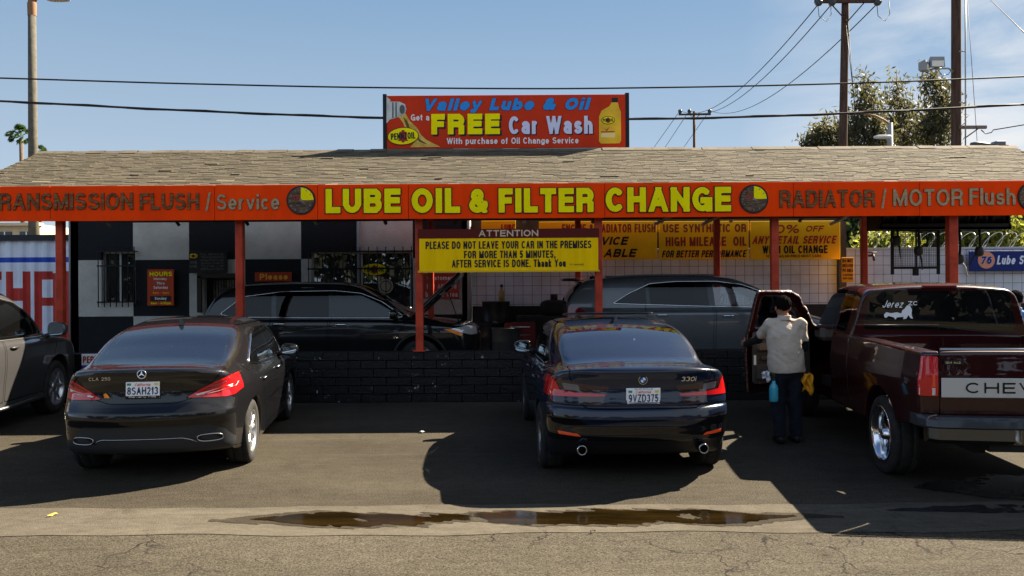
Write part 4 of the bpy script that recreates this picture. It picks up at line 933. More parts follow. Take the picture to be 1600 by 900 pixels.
    # roof: tilted sunroof glass and the fin aerial
    p, n = c.on_top([(0, 2.0)], 1.0)
    t = MB(); v, f = sblob((0, 2.05, p[0][2]+.038), (.53, .22, .011), .3, 24, 8, Matrix.Rotation(-.07, 3, 'X')); t.add(v, f, True); t.build('sunroof', GLOSS_BLACK, root)
    p, n = c.on_top([(-.02, 1.55)], 1.0); t = MB(); z = p[0][2]
    t.add([(-.03, 1.46, z-.01), (.03, 1.46, z-.01), (.012, 1.47, z+.055), (-.012, 1.47, z+.055), (-.03, 1.70, z-.01), (.03, 1.70, z-.01), (.004, 1.6, z+.03), (-.004, 1.6, z+.03)], [(0, 1, 2, 3), (1, 5, 6, 2), (5, 4, 7, 6), (4, 0, 3, 7), (3, 2, 6, 7)]); t.build('roof_aerial', GLOSS_BLACK, root)
    # badge roundel, model number, plate
    (p,), (n,) = c.on_rear([(0, .965)])
    y = p[1]-.004
    b = MB(); b.prism(ell(0, 0, .041, .041, 32), -.004, .006); bd = b.build('badge', CHROME, root); bd.location = (0, y, .968)
    b = MB(); b.prism(ell(0, 0, .037, .037, 32), -.006, .0); b.build('badge_ring', mat('badge dark', (.01, .012, .02), rough=.2), bd)
    for k, mm in ((0, 'w'), (90, 'b'), (180, 'w'), (270, 'b')):
        b = MB(); b.prism([(0, 0)]+ell(0, 0, .024, .024, 16, k, k+90), -.008, -.003); b.build('badge_quarter', PLATE_W if mm == 'w' else mat('badge blue', (.03, .18, .55), rough=.3), bd)
    p, n = c.on_rear([(sx(1062), .955), (sx(1087), .955)]); p = p[p[:, 1].argmin()]
    letters('330i', sx(1062), sx(1087), sz(595.5), sz(588.5), p[1]-.008, CHROME, root, bold=.01, shear=.25, depth=.006)
    (p,), (n,) = c.on_rear([(0, .83)])
    plate(root, (0, p[1]-.012, sz(619)), '9VZD375', 'GLENDALE', 'BMW OF GLENDALE', tilt=.06)
    for sg in (-1, 1):
        b = MB(); b.lathe([(.037, -.005), (.045, -.01), (.047, .02), (.045, .16)], axis='Y', n=28); e = b.build('exhaust_tip', mat('dark chrome', (.35, .36, .38), rough=.18, metal=1.0), root); e.location = (sg*.565, .05, sz(701)); b = MB(); b.lathe([(.0375, -.004), (.036, .10), (.0, .10)], axis='Y', n=28); b.build('pipe_mouth', mat('outlet black', (.004, .004, .004), rough=.6), e)
        for yy, st in ((.86, 'five'), (3.71, 'five')): wheel(root, sg*.905, yy, .335, .235, sg, st)
        side_mirror(root, (sg*.945, 3.02, 1.06), sg, (.115, .075, .075), paint, .05, -sg*.12)
    # cabin
    b = MB(); b.box((0, 1.9, .62), (1.35, 2.9, .3)); b.box((0, .83, 1.02), (1.25, .55, .12)); b.box((0, 3.25, .92), (1.35, .5, .16), bev=.04); b.build('cabin', CAVITY, root)
    sh = MB(); sh.box((0, .80, 1.083), (1.22, .42, .012)); sh.build('parcel_shelf', mat('parcel shelf', (.34, .35, .34), rough=.8), root)  # pale base colour stands in for sunlight on the shelf
    seats(root, (1.30,), (-.38, .38), .46); seats(root, (2.35,), (-.38, .38), .56)
    w_ = MB(); w_.tube([(-.38+.18*math.cos(t), 2.92+.06*math.sin(t), 1.0+.17*math.sin(t)) for t in np.linspace(0, 2*math.pi, 24, endpoint=False)], .014, 6, False, True, True); w_.build('steering_wheel', CAVITY, root)
    return root
dark_sedan()
# ------------------------------------------------------------------ black coupe-like sedan (left), tail towards the camera
def black_sedan():
    root = thing('parked_sedan', 'glossy black coupe-like sedan with slanted red tail lights, standing beside the grey minivan', 'car', (-3.46, 7.42, 0), R(7.6))
    paint = M_paint('black paint', (0.006, 0.006, 0.007), rough=0.3)
    S1 = 168.0
    sx = lambda px: (px-221)/S1
    sz = lambda py: CAMH-(py-447.5)/S1
    W_ = lambda pts: [(sx(a), sz(b)) for a, b in pts]
    sp = dict(L=4.63, H=1.54,
        w=[(-.2, .73), (0, .755), (.35, .80), (.85, .865), (1.3, .88), (2.4, .86), (3.4, .865), (3.85, .88), (4.3, .87), (4.8, .80)],
        sz=[(.05, .86), (.18, .94), (.32, .97), (.5, .985), (.72, 1.0), (.84, .985), (.94, .95), (1.02, .91), (1.12, .86), (1.5, .78)],
        deck=[(-.2, 1.02), (-.02, 1.055), (.06, 1.083), (.15, 1.085), (.6, 1.10), (1.0, 1.05), (2, 1.0), (3.2, .99), (3.7, .95), (4.2, .86), (4.55, .72), (4.8, .6)],
        rear=[(.0, .40), (.24, .16), (.29, .06), (.34, .025), (.42, .01), (.53, .0), (.57, -.015), (.62, -.03), (.66, -.025), (.70, .0), (.73, .02), (.78, .045), (.88, .06), (.95, .05), (1.03, .02), (1.065, .0), (1.085, .005), (1.3, .1)],
        front=[(.0, 4.35), (.2, 4.55), (.4, 4.63), (.6, 4.62), (.8, 4.52), (1.2, 4.3)], rc=(0.37, 2.7), fc=(0.42, 2.6),
        bot=[(-.2, .285), (.3, .25), (.85, .17), (3.6, .16), (4.8, .2)],
        roof=[(-.4, .88), (.1, 1.02), (.38, 1.115), (.75, 1.245), (1.1, 1.37), (1.5, 1.455), (1.9, 1.495), (2.3, 1.50), (2.6, 1.48), (2.95, 1.39), (3.35, 1.15), (3.75, .95), (4.3, .6)],
        ghw=[(-.2, .60), (.3, .66), (.6, .71), (1.0, .76), (1.6, .785), (2.6, .785), (3.3, .76), (3.8, .68), (4.4, .5)],
        tum=[(.5, -.06), (.95, 0), (1.1, .03), (1.24, .075), (1.36, .13), (1.47, .22), (1.65, .42)],
        arch=[(.90, .33, .36), (3.60, .33, .36)], crown=(.10, 3), k1=.07, k2=.08, kg=.10, kb=.06)
    c = Car(root, sp, res=(0.015, 0.018, 0.013))
    gl = [(-.53, 1.375), (.53, 1.375), (.655, 1.12), (.60, 1.105), (-.60, 1.105), (-.655, 1.12)]
    c.part('rear_window', c.rear(rounded(gl, .09), 1.6), GLASS_R)
    ws = rounded([(-.58, 1.36), (.58, 1.36), (.68, 1.02), (-.68, 1.02)], .05)
    c.part('windshield', c.front(ws, 2.6), GLASS_M)
    dlo = rounded([(1.10, 1.03), (1.30, 1.16), (1.62, 1.30), (2.05, 1.375), (2.5, 1.365), (2.85, 1.28), (3.30, 1.01), (3.25, .965), (2.3, .965), (1.4, .985)], .05)
    w1 = [(2.36, .9), (2.30, 1.5), (3.6, 1.5), (3.6, .9)]; w2 = [(1.0, .9), (1.0, 1.5), (2.23, 1.5), (2.29, .9)]
    for sg in (-1, 1):
        for wn in (w1, w2):
            c.part('side_window', (lambda a, b: lambda V: np.maximum(a(V), b(V)))(c.side(dlo, sg), c.side(wn, sg)), GLASS_D)
        c.part('window_frame', c.side(dlo, sg), GLOSS_BLACK)
        p, n = c.on_side(densify(dlo, .04), sg); c.trim('window_trim', p, n, .010, CHROME, closed=True, lift=.002)
    lamp = W_([(366, 588), (353, 590), (330, 599), (304, 612), (284, 624.5), (310, 625.5), (340, 627), (352, 625), (372, 605)])
    bar = W_([(353, 606), (330, 612.5), (297, 619.5), (300, 621.5), (330, 617), (352, 611)])
    upper = W_([(351, 595), (332, 602), (308, 613), (312, 613.5), (334, 605.5), (351, 599.5)])
    for mir in (False, True):
        o = c.part('tail_light', c.rear(lamp, .55, mir), RED_LENS, gap=.002)
        q = 1 if not mir else -1
        for poly, mm, nm in ((bar, CLEAR_LENS, 'lamp_bar'), (upper, DKRED_LENS, 'lamp_bar')):
            pts = densify([(q*a, b) for a, b in poly], .03); p, n = c.on_rear(pts)
            fr = p+n*.004; k = len(fr)
            meshobj(nm, fr, [list(range(k)) if q < 0 else list(range(k))[::-1]], mm, o)
    am = W_([(160, 616), (164, 614), (171, 622), (162, 622)])
    p, n = c.on_rear(densify(am, .02)); meshobj('amber_reflector', p+n*.004, [list(range(len(p)))], AMBER_LENS, root)
    # lower bumper: matt band, outlet trims, chrome strip
    dif = W_([(60, 690), (110, 690), (117, 678), (130, 667), (316, 667), (340, 678), (352, 694), (392, 694), (392, 740), (60, 740)])
    c.part('diffuser', c.rear(dif, .35), mat('satin grey trim', (.022, .024, .027), rough=.38))
    strip = densify([(sx(a), sz(b)) for a, b in [(147, 694), (154, 688.5), (162, 686.5), (280, 686.5), (290, 689.5), (301, 694)]], .05, False)
    p, n = c.on_rear(strip, .42); c.trim('chrome_strip', p, n, .006, mat('dark chrome', (.35, .36, .38), rough=.18, metal=1.0), lift=.004)
    for x0 in (-1, 1):
        cx = sx(128) if x0 < 0 else sx(319)
        pts = [(cx+.105*math.copysign(abs(math.cos(t))**.7, math.cos(t))-.012*math.sin(t)*x0, sz(689.5)+.034*math.copysign(abs(math.sin(t))**.7, math.sin(t))) for t in np.linspace(0, 2*math.pi, 32, endpoint=False)]
        p, n = c.on_rear(pts, .42); o = c.trim('exhaust_trim', p, n, .007, mat('dark chrome', (.35, .36, .38), rough=.18, metal=1.0), closed=True, lift=.003)
        q = p+n*.003; meshobj('exhaust_mouth', q, [list(range(32))], mat('outlet black', (.004, .004, .004), rough=.6), o)
    lid = rounded([(-.66, 1.12), (.66, 1.12), (.69, 1.05), (.63, .97), (.46, .80), (.30, .755), (-.30, .755), (-.46, .80), (-.63, .97), (-.69, 1.05)], .06)
    lidg = lambda V: np.maximum(np.maximum(poly_sd(V[:, 0], V[:, 2], lid), V[:, 1]-.36), V[:, 2]-1.15)
    c.part('trunk_lid', lidg, paint, gap=.003)
    for sg in (-1, 1):
        for dn, hy in (([(2.28, .28), (2.32, 1.0), (2.26, 1.42), (3.4, 1.42), (3.42, .9), (3.30, .6), (3.2, .28)], 2.48), ([(1.62, .28), (1.38, .66), (1.22, .84), (1.16, 1.0), (1.35, 1.42), (2.24, 1.42), (2.30, 1.0), (2.26, .28)], 1.42)):
            d = c.part('door', c.side(dn, sg, .55), paint, gap=.003)
            p, n = c.on_side([(hy, .85 if hy > 2 else .835)], sg); handle(d, p[0], n[0], .2, CHROME)
    c.finish('body', paint)
    p, n = c.on_top([(-.0, 1.42)], 1.0); t = MB(); z = p[0][2]
    t.add([(-.03, 1.34, z-.012), (.03, 1.34, z-.012), (.012, 1.35, z+.06), (-.012, 1.35, z+.06), (-.03, 1.58, z-.01), (.03, 1.58, z-.01), (.004, 1.5, z+.03), (-.004, 1.5, z+.03)], [(0, 1, 2, 3), (1, 5, 6, 2), (5, 4, 7, 6), (4, 0, 3, 7), (3, 2, 6, 7)]); t.build('roof_aerial', GLOSS_BLACK, root)
    # three pointed star in a ring
    zc = sz(584.5); (p,), (n,) = c.on_rear([(0, zc)])
    b = MB(); b.tube([(.039*math.cos(t), 0, .039*math.sin(t)) for t in np.linspace(0, 2*math.pi, 32, endpoint=False)], .005, 6, False, True, True)
    for k in range(3):
        a = R(90+120*k); b.add([(.037*math.cos(a), -.004, .037*math.sin(a)), (.009*math.cos(a+R(60)), -.004, .009*math.sin(a+R(60))), (0, -.009, 0), (.009*math.cos(a-R(60)), -.004, .009*math.sin(a-R(60)))], [(0, 1, 2), (0, 2, 3)])
    o = b.build('badge', CHROME, root); o.location = (0, p[1]-.012, zc)
    p, n = c.on_rear([(sx(a), sz(591)) for a in (141, 150, 160, 173)]); p = p[p[:, 1].argmin()]
    letters('CLA 250', sx(141), sx(173), sz(593.5), sz(588.5), p[1]-.012, CHROME, root, bold=.01, spacing=1.1, depth=.006)
    (p,), (n,) = c.on_rear([(0, .88)])
    plate(root, (0, p[1]-.014, sz(609.5)), '8SAH213', None, 'Beverly Hills', dark_frame=True, tilt=-.05)
    for sg in (-1, 1):
        for yy in (.90, 3.60): wheel(root, sg*.85, yy, .33, .235, sg, 'multi')
        side_mirror(root, (sg*.935, 2.93, 1.03), sg, (.11, .075, .07), paint, .06, -sg*.12)
    b = MB(); b.box((0, 1.9, .60), (1.32, 2.8, .3)); b.box((0, .80, 1.0), (1.2, .5, .12)); b.box((0, 3.2, .90), (1.3, .5, .16), bev=.04); b.build('cabin', CAVITY, root)
    sh = MB(); sh.box((0, .72, 1.066), (1.18, .40, .012)); sh.build('parcel_shelf', mat('parcel shelf', (.34, .35, .34), rough=.8), root)  # shelf colour kept pale in place of sunlight falling on it
    seats(root, (1.35,), (-.36, .36), .42); seats(root, (2.35,), (-.36, .36), .50)
    w_ = MB(); w_.tube([(-.36+.18*math.cos(t), 2.85+.06*math.sin(t), .98+.17*math.sin(t)) for t in np.linspace(0, 2*math.pi, 24, endpoint=False)], .013, 6, False, True, True); w_.build('steering_wheel', CAVITY, root)
    return root
black_sedan()
# ------------------------------------------------------------------ tall wagons: minivan (left), two in the bays
def tall_wagon(root, paint, L, H, belt, roofpts, glassS, doors, wheels, style, dlo, wr=.36, ins=None, deck=None, rear=None, front=None, res=(.024, .024, .02), trim=CHROME, trimr=.009, rearglass=None, hatch=None, width=.93, priv=GLASS_P, handles=(), gy=None, roofrail=True, ww=None):
    sp = dict(L=L, H=H,
        w=ww or [(-.2, width-.09), (0, width-.06), (.4, width-.01), (1.0, width), (2.5, width), (L-.9, width), (L-.3, width-.04), (L+.2, width-.12)],
        sz=[(.05, .86), (.2, .95), (.35, .975), (.55, .985), (.8, 1.0), (belt-.12, .99), (belt, .955), (belt+.12, .91), (2.2, .6)],
        deck=deck, rear=rear, front=front, rc=(.20, 3.4), fc=(.34, 2.8), bot=[(-.2, .36), (.6, .24), (L-.6, .24), (L+.2, .3)],
        roof=roofpts, ghw=[(-.3, .70), (.2, .76), (.8, .80), (2.5, .81), (L-1.5, .79), (L-.9, .70), (L, .5)],
        tum=[(.5, -.06), (belt, 0), (belt+.2, .045), (belt+.4, .11), (belt+.55, .18), (belt+.75, .32)],
        arch=[(wheels[0], wr, wr+.075), (wheels[1], wr, wr+.075)], crown=(.06, 3), k1=.06, k2=.09, kg=.09, kb=.04, gy=gy or (.02, L-.7), rcrown=.03)
    c = Car(root, sp, res=res)
    if rearglass: c.part('rear_window', c.rear(rounded(rearglass, .06), .9), priv)
    c.part('windshield', c.front(rounded([(-.62, H-.13), (.62, H-.13), (.74, belt+.0), (-.74, belt+.0)], .05), L*.5), GLASS_M)
    for sg in (-1, 1):
        for poly, gm in glassS:
            c.part('side_window', (lambda a, b: lambda V: np.maximum(a(V), b(V)))(c.side(dlo, sg), c.side(poly, sg)), gm)
        c.part('window_frame', c.side(dlo, sg), GLOSS_BLACK)
        p, n = c.on_side(densify(dlo, .05), sg); c.trim('window_trim', p, n, trimr, trim, closed=True, lift=.002)
        for dn, h in doors:
            d = c.part('door', c.side(dn, sg, .5), paint, gap=.004)
            if h and d:
                p, n = c.on_side([h], sg); handle(d, p[0], n[0], .21, trim if trim is CHROME else paint)
    if hatch: c.part('tailgate', (lambda g: lambda V: np.maximum(g(V), V[:, 1]-.8))(c.rear(rounded(hatch, .08), .8)), paint, gap=.004)
    for sg in (-1, 1):
        for yy in wheels: wheel(root, sg*(width-.02), yy, wr, .245, sg, style)
    if roofrail:
        for sg in (-1, 1):
            ys = np.linspace(.7, L*.52, 14); p, n = c.on_top(np.stack([np.full(14, .60*sg), ys], 1), 1.2)
            c.trim('roof_rail', p, n, .018, BLACK_PLASTIC if trim is not CHROME else mat('rail satin', (.10, .10, .105), rough=.35, metal=.6), lift=.03)
    b = MB(); b.box((0, L*.47, .68), (1.5, L*.66, .62)); b.box((0, L-1.65, belt-.08), (1.45, .5, .16), bev=.04); b.build('cabin', CAVITY, root)  # tall box fills the cabin, blocks light leaking through the door slits
    seats(root, (L*.28, L*.47), (-.40, .40), .72)
    t = MB(); t.tube([(-.40+.19*math.cos(a), L-2.0+.07*math.sin(a), belt+.02+.18*math.sin(a)) for a in np.linspace(0, 2*math.pi, 20, endpoint=False)], .014, 6, False, True, True); t.build('steering_wheel', CAVITY, root)
    return c
def grey_minivan():
    root = thing('parked_minivan', 'grey-brown metallic minivan cut off by the picture edge, half in sunlight', 'minivan', (-7.10, 7.66, 0), R(8.0)); root.scale = (1.04, 1.08, 1.08)
    paint = M_paint('taupe metallic paint', (.055, .054, .055), metal=.4, rough=.38); L, H = 4.75, 1.80
    dlo = rounded([(.55, 1.22), (.75, 1.50), (1.6, 1.60), (2.5, 1.60), (2.95, 1.53), (3.25, 1.38), (3.62, 1.11), (3.55, 1.07), (2.3, 1.08), (.9, 1.13)], .06)
    c = tall_wagon(root, paint, L, H, 1.08,
        [(-.3, 1.0), (0, 1.25), (.25, 1.55), (.5, 1.70), (.9, 1.765), (1.6, 1.80), (2.3, 1.785), (2.7, 1.735), (3.05, 1.60), (3.55, 1.26), (4.0, .98), (4.4, .7)],
        [([(2.33, .9), (2.28, 1.8), (3.8, 1.8), (3.8, .9)], GLASS_D), ([(1.28, .9), (1.22, 1.8), (2.20, 1.8), (2.25, .9)], GLASS_P), ([(.3, .9), (.3, 1.8), (1.14, 1.8), (1.2, .9)], GLASS_P)],
        [([(2.24, .36), (2.29, 1.1), (2.24, 1.66), (3.75, 1.66), (3.70, 1.0), (3.5, .7), (3.4, .36)], (2.47, .985)), ([(1.50, .36), (1.28, .74), (1.20, 1.1), (1.18, 1.66), (2.20, 1.66), (2.25, 1.1), (2.20, .36)], (1.45, 1.0))],
        (.95, 3.72), 'ten', dlo,
        deck=[(-.2, 1.10), (.2, 1.14), (3.2, 1.13), (3.6, 1.12), (4.1, 1.05), (4.5, .93), (4.9, .7)],
        rear=[(.0, .3), (.3, .1), (.5, .0), (.75, .0), (1.0, .06), (1.3, .12), (1.9, .4)], front=[(.0, 4.55), (.3, 4.72), (.6, 4.75), (.85, 4.68), (1.1, 4.5), (1.4, 4.2)],
        trim=mat('satin chrome', (.5, .5, .5), rough=.3, metal=1.0), trimr=.011, handles=(), width=.93, roofrail=False)
    c.finish('body', paint)
    for sg in (-1, 1):
        side_mirror(root, (sg*1.04, 3.42, 1.16), sg, (.125, .085, .095), paint, .07, -sg*.15)
        b = MB(); b.tube([(sg*.925, 1.55, .30), (sg*.935, 2.3, .29), (sg*.925, 3.3, .30)], .022, 8); b.build('sill_trim', mat('satin chrome', (.5, .5, .5)), root)
    for sg in (-1, 1):   # front door handles stay chrome
        pass
def black_suv():
    root = thing('parked_suv', 'black sport utility vehicle in the service bay with its hood propped open', 'suv', (-5.38, 14.55, .2), R(-90))
    paint = M_paint('black paint', (0.006, 0.006, 0.007)); L, H = 4.82, 1.74
    dlo = rounded([(.32, 1.17), (.70, 1.47), (1.4, 1.555), (2.3, 1.565), (2.75, 1.52), (3.1, 1.38), (3.50, 1.12), (3.4, 1.09), (2.2, 1.10), (.6, 1.12)], .05)
    c = tall_wagon(root, paint, L, H, 1.10,
        [(-.3, .9), (.0, 1.2), (.2, 1.50), (.4, 1.63), (.8, 1.70), (1.6, 1.735), (2.3, 1.72), (2.65, 1.66), (3.0, 1.50), (3.5, 1.20), (3.9, .98), (4.3, .7)],
        [([(2.30, .9), (2.25, 1.8), (3.7, 1.8), (3.7, .9)], GLASS_D), ([(1.32, .9), (1.26, 1.8), (2.18, 1.8), (2.23, .9)], GLASS_P), ([(.2, .9), (.2, 1.8), (1.18, 1.8), (1.24, .9)], GLASS_P)],
        [([(2.22, .36), (2.27, 1.1), (2.22, 1.62), (3.6, 1.62), (3.55, 1.0), (3.35, .7), (3.25, .36)], (2.45, .985)), ([(1.48, .36), (1.28, .74), (1.22, 1.1), (1.18, 1.62), (2.18, 1.62), (2.23, 1.1), (2.18, .36)], (1.40, 1.0))],
        (.93, 3.80), 'ten', dlo,
        deck=[(-.2, 1.10), (.2, 1.14), (3.2, 1.12), (3.7, 1.08), (4.2, 1.04), (4.6, .98), (4.8, .94), (5.0, .8)],
        rear=[(.0, .3), (.3, .1), (.5, .0), (.8, .0), (1.1, .06), (1.3, .14), (1.9, .42)], front=[(.0, 4.6), (.3, 4.78), (.6, 4.82), (.9, 4.80), (1.05, 4.74), (1.4, 4.5)],
        trimr=.007, width=.96)
    for sg in (-1, 1):
        lamp = c.part('headlight', (lambda g1, g2: lambda V: np.maximum(g1(V), g2(V)))(c.side([(4.30, .90), (4.62, .95), (5.0, .95), (5.0, .80), (4.66, .79)], sg, .45), lambda V: .45-np.abs(V[:, 0])), mat('headlight lens', (.55, .56, .58), rough=.08, coat=1.0, metal=.3))
        c.part('turn_signal', c.side([(4.20, .90), (4.34, .905), (4.55, .80), (4.48, .78)], sg, .45), AMBER_LENS, push=.003)
        ar = [(3.80+.455*math.cos(t), .36+.455*math.sin(t)) for t in np.linspace(R(2), R(178), 28)]
        p, n = c.on_side(ar, sg); c.trim('arch_trim', p, n, .028, BLACK_PLASTIC)
        side_mirror(root, (sg*1.03, 3.36, 1.16), sg, (.12, .08, .085), paint, .06)
    c.finish('body', paint)
    # hood, hinged at the windscreen and propped up
    hb = MB(); v, f = sblob((0, .55, 0), (.74, .60, .035), .35, 32, 8); v = [Vector((q.x*(1-.10*max(0, q.y-.3)), q.y, q.z-.05*(q.x/.74)**2-.06*max(0, q.y-.7))) for q in v]; hb.add(v, f, True)
    h = hb.build('hood', paint, root); h.location = (0, 3.62, 1.12); h.rotation_euler = (R(44), 0, 0)
    pr = MB(); pr.cyl((.62, 4.45, 1.0), (.60, 4.25, 1.55), .008, 6); pr.build('hood_prop', BLACK_PLASTIC, root)
    en = MB(); en.box((0, 4.15, .93), (.7, .55, .10), bev=.03); en.box((-.45, 4.2, .95), (.25, .3, .12), bev=.03); en.box((.45, 4.25, .95), (.22, .25, .12), bev=.02); en.build('engine_cover', BLACK_PLASTIC, root)
def grey_wagon():
    root = thing('parked_suv', 'dark grey long wagon standing under the canopy behind the open truck door', 'suv', (.93, 14.5, .2), R(-90))
    paint = M_paint('graphite paint', (.085, .092, .10), metal=.4, rough=.34); L, H = 4.95, 1.82
    dlo = rounded([(.80, 1.315), (1.05, 1.47), (1.45, 1.655), (1.9, 1.69), (2.6, 1.69), (3.05, 1.63), (3.4, 1.50), (3.85, 1.26), (3.7, 1.23), (2.4, 1.26)], .04)
    c = tall_wagon(root, paint, L, H, 1.24,
        [(-.3, 1.15), (.0, 1.40), (.18, 1.62), (.35, 1.735), (.8, 1.79), (1.6, 1.82), (2.4, 1.815), (2.85, 1.775), (3.25, 1.65), (3.8, 1.34), (4.2, 1.1), (4.6, .8)],
        [([(2.58, 1.0), (2.52, 1.9), (4.2, 1.9), (4.2, 1.0)], GLASS_M), ([(1.46, 1.0), (1.42, 1.9), (2.42, 1.9), (2.48, 1.0)], GLASS_P), ([(.4, 1.0), (.4, 1.9), (1.36, 1.9), (1.40, 1.0)], GLASS_P)],
        [([(2.52, .36), (2.55, 1.2), (2.46, 1.73), (3.9, 1.73), (3.92, 1.1), (3.70, .7), (3.6, .36)], (2.75, 1.10)), ([(1.60, .36), (1.42, .74), (1.36, 1.2), (1.38, 1.73), (2.42, 1.73), (2.51, 1.2), (2.48, .36)], (1.62, 1.12))],
        (.98, 3.98), 'ten', dlo,
        deck=[(-.2, 1.24), (.2, 1.26), (3.4, 1.26), (3.9, 1.20), (4.4, 1.08), (4.75, .95), (5.1, .8)],
        rear=[(.0, .3), (.3, .1), (.5, .0), (.9, .0), (1.15, .05), (1.4, .16), (1.9, .42)], front=[(.0, 4.7), (.3, 4.9), (.6, 4.95), (.9, 4.90), (1.1, 4.75), (1.4, 4.5)],
        trimr=.012, width=.96, rearglass=[(-.62, 1.66), (.62, 1.66), (.72, 1.30), (-.72, 1.30)])
    for sg in (-1, 1):
        c.part('tail_light', c.side([(-.1, 1.02), (-.1, 1.28), (.22, 1.28), (.34, 1.16), (.30, 1.02)], sg, .5), DKRED_LENS)
        side_mirror(root, (sg*1.03, 3.70, 1.32), sg, (.12, .08, .085), paint, .06)
    c.finish('body', paint)
    sp = MB(); v, f = sblob((0, .12, 1.735), (.58, .17, .03), .5, 24, 8); sp.add(v, f, True); sp.build('roof_spoiler', GLOSS_BLACK, root)
    p, n = c.on_top([(0, .55)], 1.3); a = MB(); v, f = sblob((.2, .55, p[0][2]), (.05, .09, .03), .7); a.add(v, f, True); a.cyl((.2, .55, p[0][2]), (.2, .33, p[0][2]+.30), .005, 6); a.build('roof_aerial', BLACK_PLASTIC, root)
grey_minivan(); black_suv(); grey_wagon()
# ------------------------------------------------------------------ maroon pickup with its driver's door open
def pickup():
    root = thing('pickup_truck', 'maroon extended-cab pickup truck with its door held open and a silver tailgate band', 'pickup truck', (4.39, 6.50, 0), R(-6.5))
    paint = M_paint('maroon paint', (.022, .0018, .0026), metal=.1, rough=.36)
    L, H = 5.5, 1.82
    def extra(v, x, y, z):
        bed = np.maximum(np.maximum(np.abs(x)-.80, np.abs(y-1.13)-.965), .80-z)
        v = smax(v, -bed, .012)
        # pressed crease along the side, bed and cab parted by a slit
        gap = np.maximum(np.maximum(np.abs(y-2.155)-.008, .55-z+0*x), -v-.03)
        return np.maximum(v, -gap)
    sp = dict(L=L, H=H,
        w=[(-.2, .955), (.2, .965), (.6, .972), (2, .972), (4.0, .972), (4.8, .955), (5.3, .92), (5.7, .88)],
        sz=[(.3, .95), (.5, .975), (.7, .985), (.95, 1.0), (1.02, .998), (1.10, .985), (1.20, .975), (1.30, .965), (1.6, .93)],
        deck=[(-.2, 1.27), (.5, 1.275), (2.1, 1.285), (2.2, 1.27), (3.8, 1.26), (4.0, 1.22), (4.6, 1.17), (5.2, 1.10), (5.7, 1.0)],
        rear=[(.0, .16), (.45, .13), (.75, .125), (1.0, .115), (1.2, .125), (1.3, .13), (2.0, .13)],
        front=[(.0, 5.3), (.4, 5.45), (.9, 5.5), (1.1, 5.42), (1.4, 5.3)], rc=(.03, 8), fc=(.12, 3),
        bot=[(-.2, .62), (.5, .60), (1.2, .46), (4.6, .46), (5.6, .42)],
        roof=[(1.6, 1.60), (2.0, 1.75), (2.20, 1.815), (2.5, 1.845), (3.0, 1.855), (3.3, 1.83), (3.55, 1.745), (4.05, 1.27), (4.4, .9)],
        ghw=[(1.8, .90), (2.3, .925), (3.4, .925), (4.1, .90), (4.6, .8)],
        tum=[(.9, -.02), (1.25, 0), (1.45, .055), (1.67, .12), (1.78, .17), (1.9, .28)],
        arch=[(1.16, .375, .465), (4.62, .37, .465)], arch_in=.55, crown=(.012, 4), k1=.035, k2=.035, kg=.085, kb=.03, gy=(2.15, 4.3), zb=1.0, rcrown=.03, extra=extra)
    c = Car(root, sp, res=(.0155, .018, .0145))
    # lamps, tailgate
    sc = 186.0; sz = lambda py: CAMH-(py-445.8)/sc
    zt, zb_ = 1.225, .885
    lampg = lambda sg: (lambda V: np.maximum(np.maximum(np.maximum(zb_-V[:, 2], V[:, 2]-zt), .815-sg*V[:, 0]), V[:, 1]-.19))
    for sg in (-1, 1):
        lo = c.part('tail_light', lampg(sg), RED_LENS, gap=.002)
        p, n = c.on_rear([(sg*a, b) for a, b in [(.84, .895), (.955, .895), (.955, .955), (.84, .955)]], 1.0); meshobj('reverse_lamp', p+n*.004, [[0, 1, 2, 3] if sg > 0 else [3, 2, 1, 0]], mat('reverse lamp', (.6, .5, .45), rough=.15, coat=1.0), lo)
        p, n = c.on_rear([(sg*a, b) for a, b in [(.84, .965), (.955, .965), (.955, 1.075), (.84, 1.075)]], 1.0); meshobj('turn_lamp', p+n*.004, [[0, 1, 2, 3] if sg > 0 else [3, 2, 1, 0]], mat('orange lamp', (.75, .07, .02), rough=.15, coat=1.0), lo)
    tg = [(-.805, 1.40), (.805, 1.40), (.805, .70), (-.805, .70)]
    gate = c.part('tailgate', c.rear(rounded(tg, .03), .165), paint, gap=.004)
    (p,), _ = c.on_rear([(0, .96)], .14); yb = p[1]
    b = MB(); b.box((0, yb-.004, .962), (1.60, .012, .165), bev=.004); band = b.build('tailgate_band', mat('brushed silver band', (.50, .53, .56), rough=.32, metal=.55), gate)
    letters('CHEVROLET', -.61, .61, .918, 1.008, yb-.0125, mat('letter black', (.01, .01, .012), rough=.4), band, bold=.02, spacing=2.0, depth=.004)
    b = MB(); b.tube([(-.80, yb+.02, 1.283), (.80, yb+.02, 1.283)], .011, 8); b.build('gate_cap', mat('worn rail', (.35, .36, .38), rough=.3, metal=.8), gate)
    b = MB(); b.box((-.70, yb-.006, 1.175), (.16, .012, .035), bev=.006); e = b.build('emblem_plate', BLACK_PLASTIC, gate)
    letters('GM 4x2', -.77, -.65, 1.166, 1.184, yb-.0145, CHROME, e, bold=.01, depth=.003)
    # glass
    rg = rounded([(-.715, 1.755), (.715, 1.755), (.79, 1.325), (-.79, 1.325)], .07)
    g3 = lambda V: np.maximum(np.maximum(poly_sd(V[:, 0], V[:, 2], rg), 2.1-V[:, 1]), V[:, 1]-2.7)
    rw = c.part('rear_window', g3, glass('truck rear glass', (.15, .19, .18), ior=1.6, dust=.008))
    c.part('windshield', c.front(rounded([(-.72, 1.72), (.72, 1.72), (.80, 1.30), (-.80, 1.30)], .05), 3.3), GLASS_M)
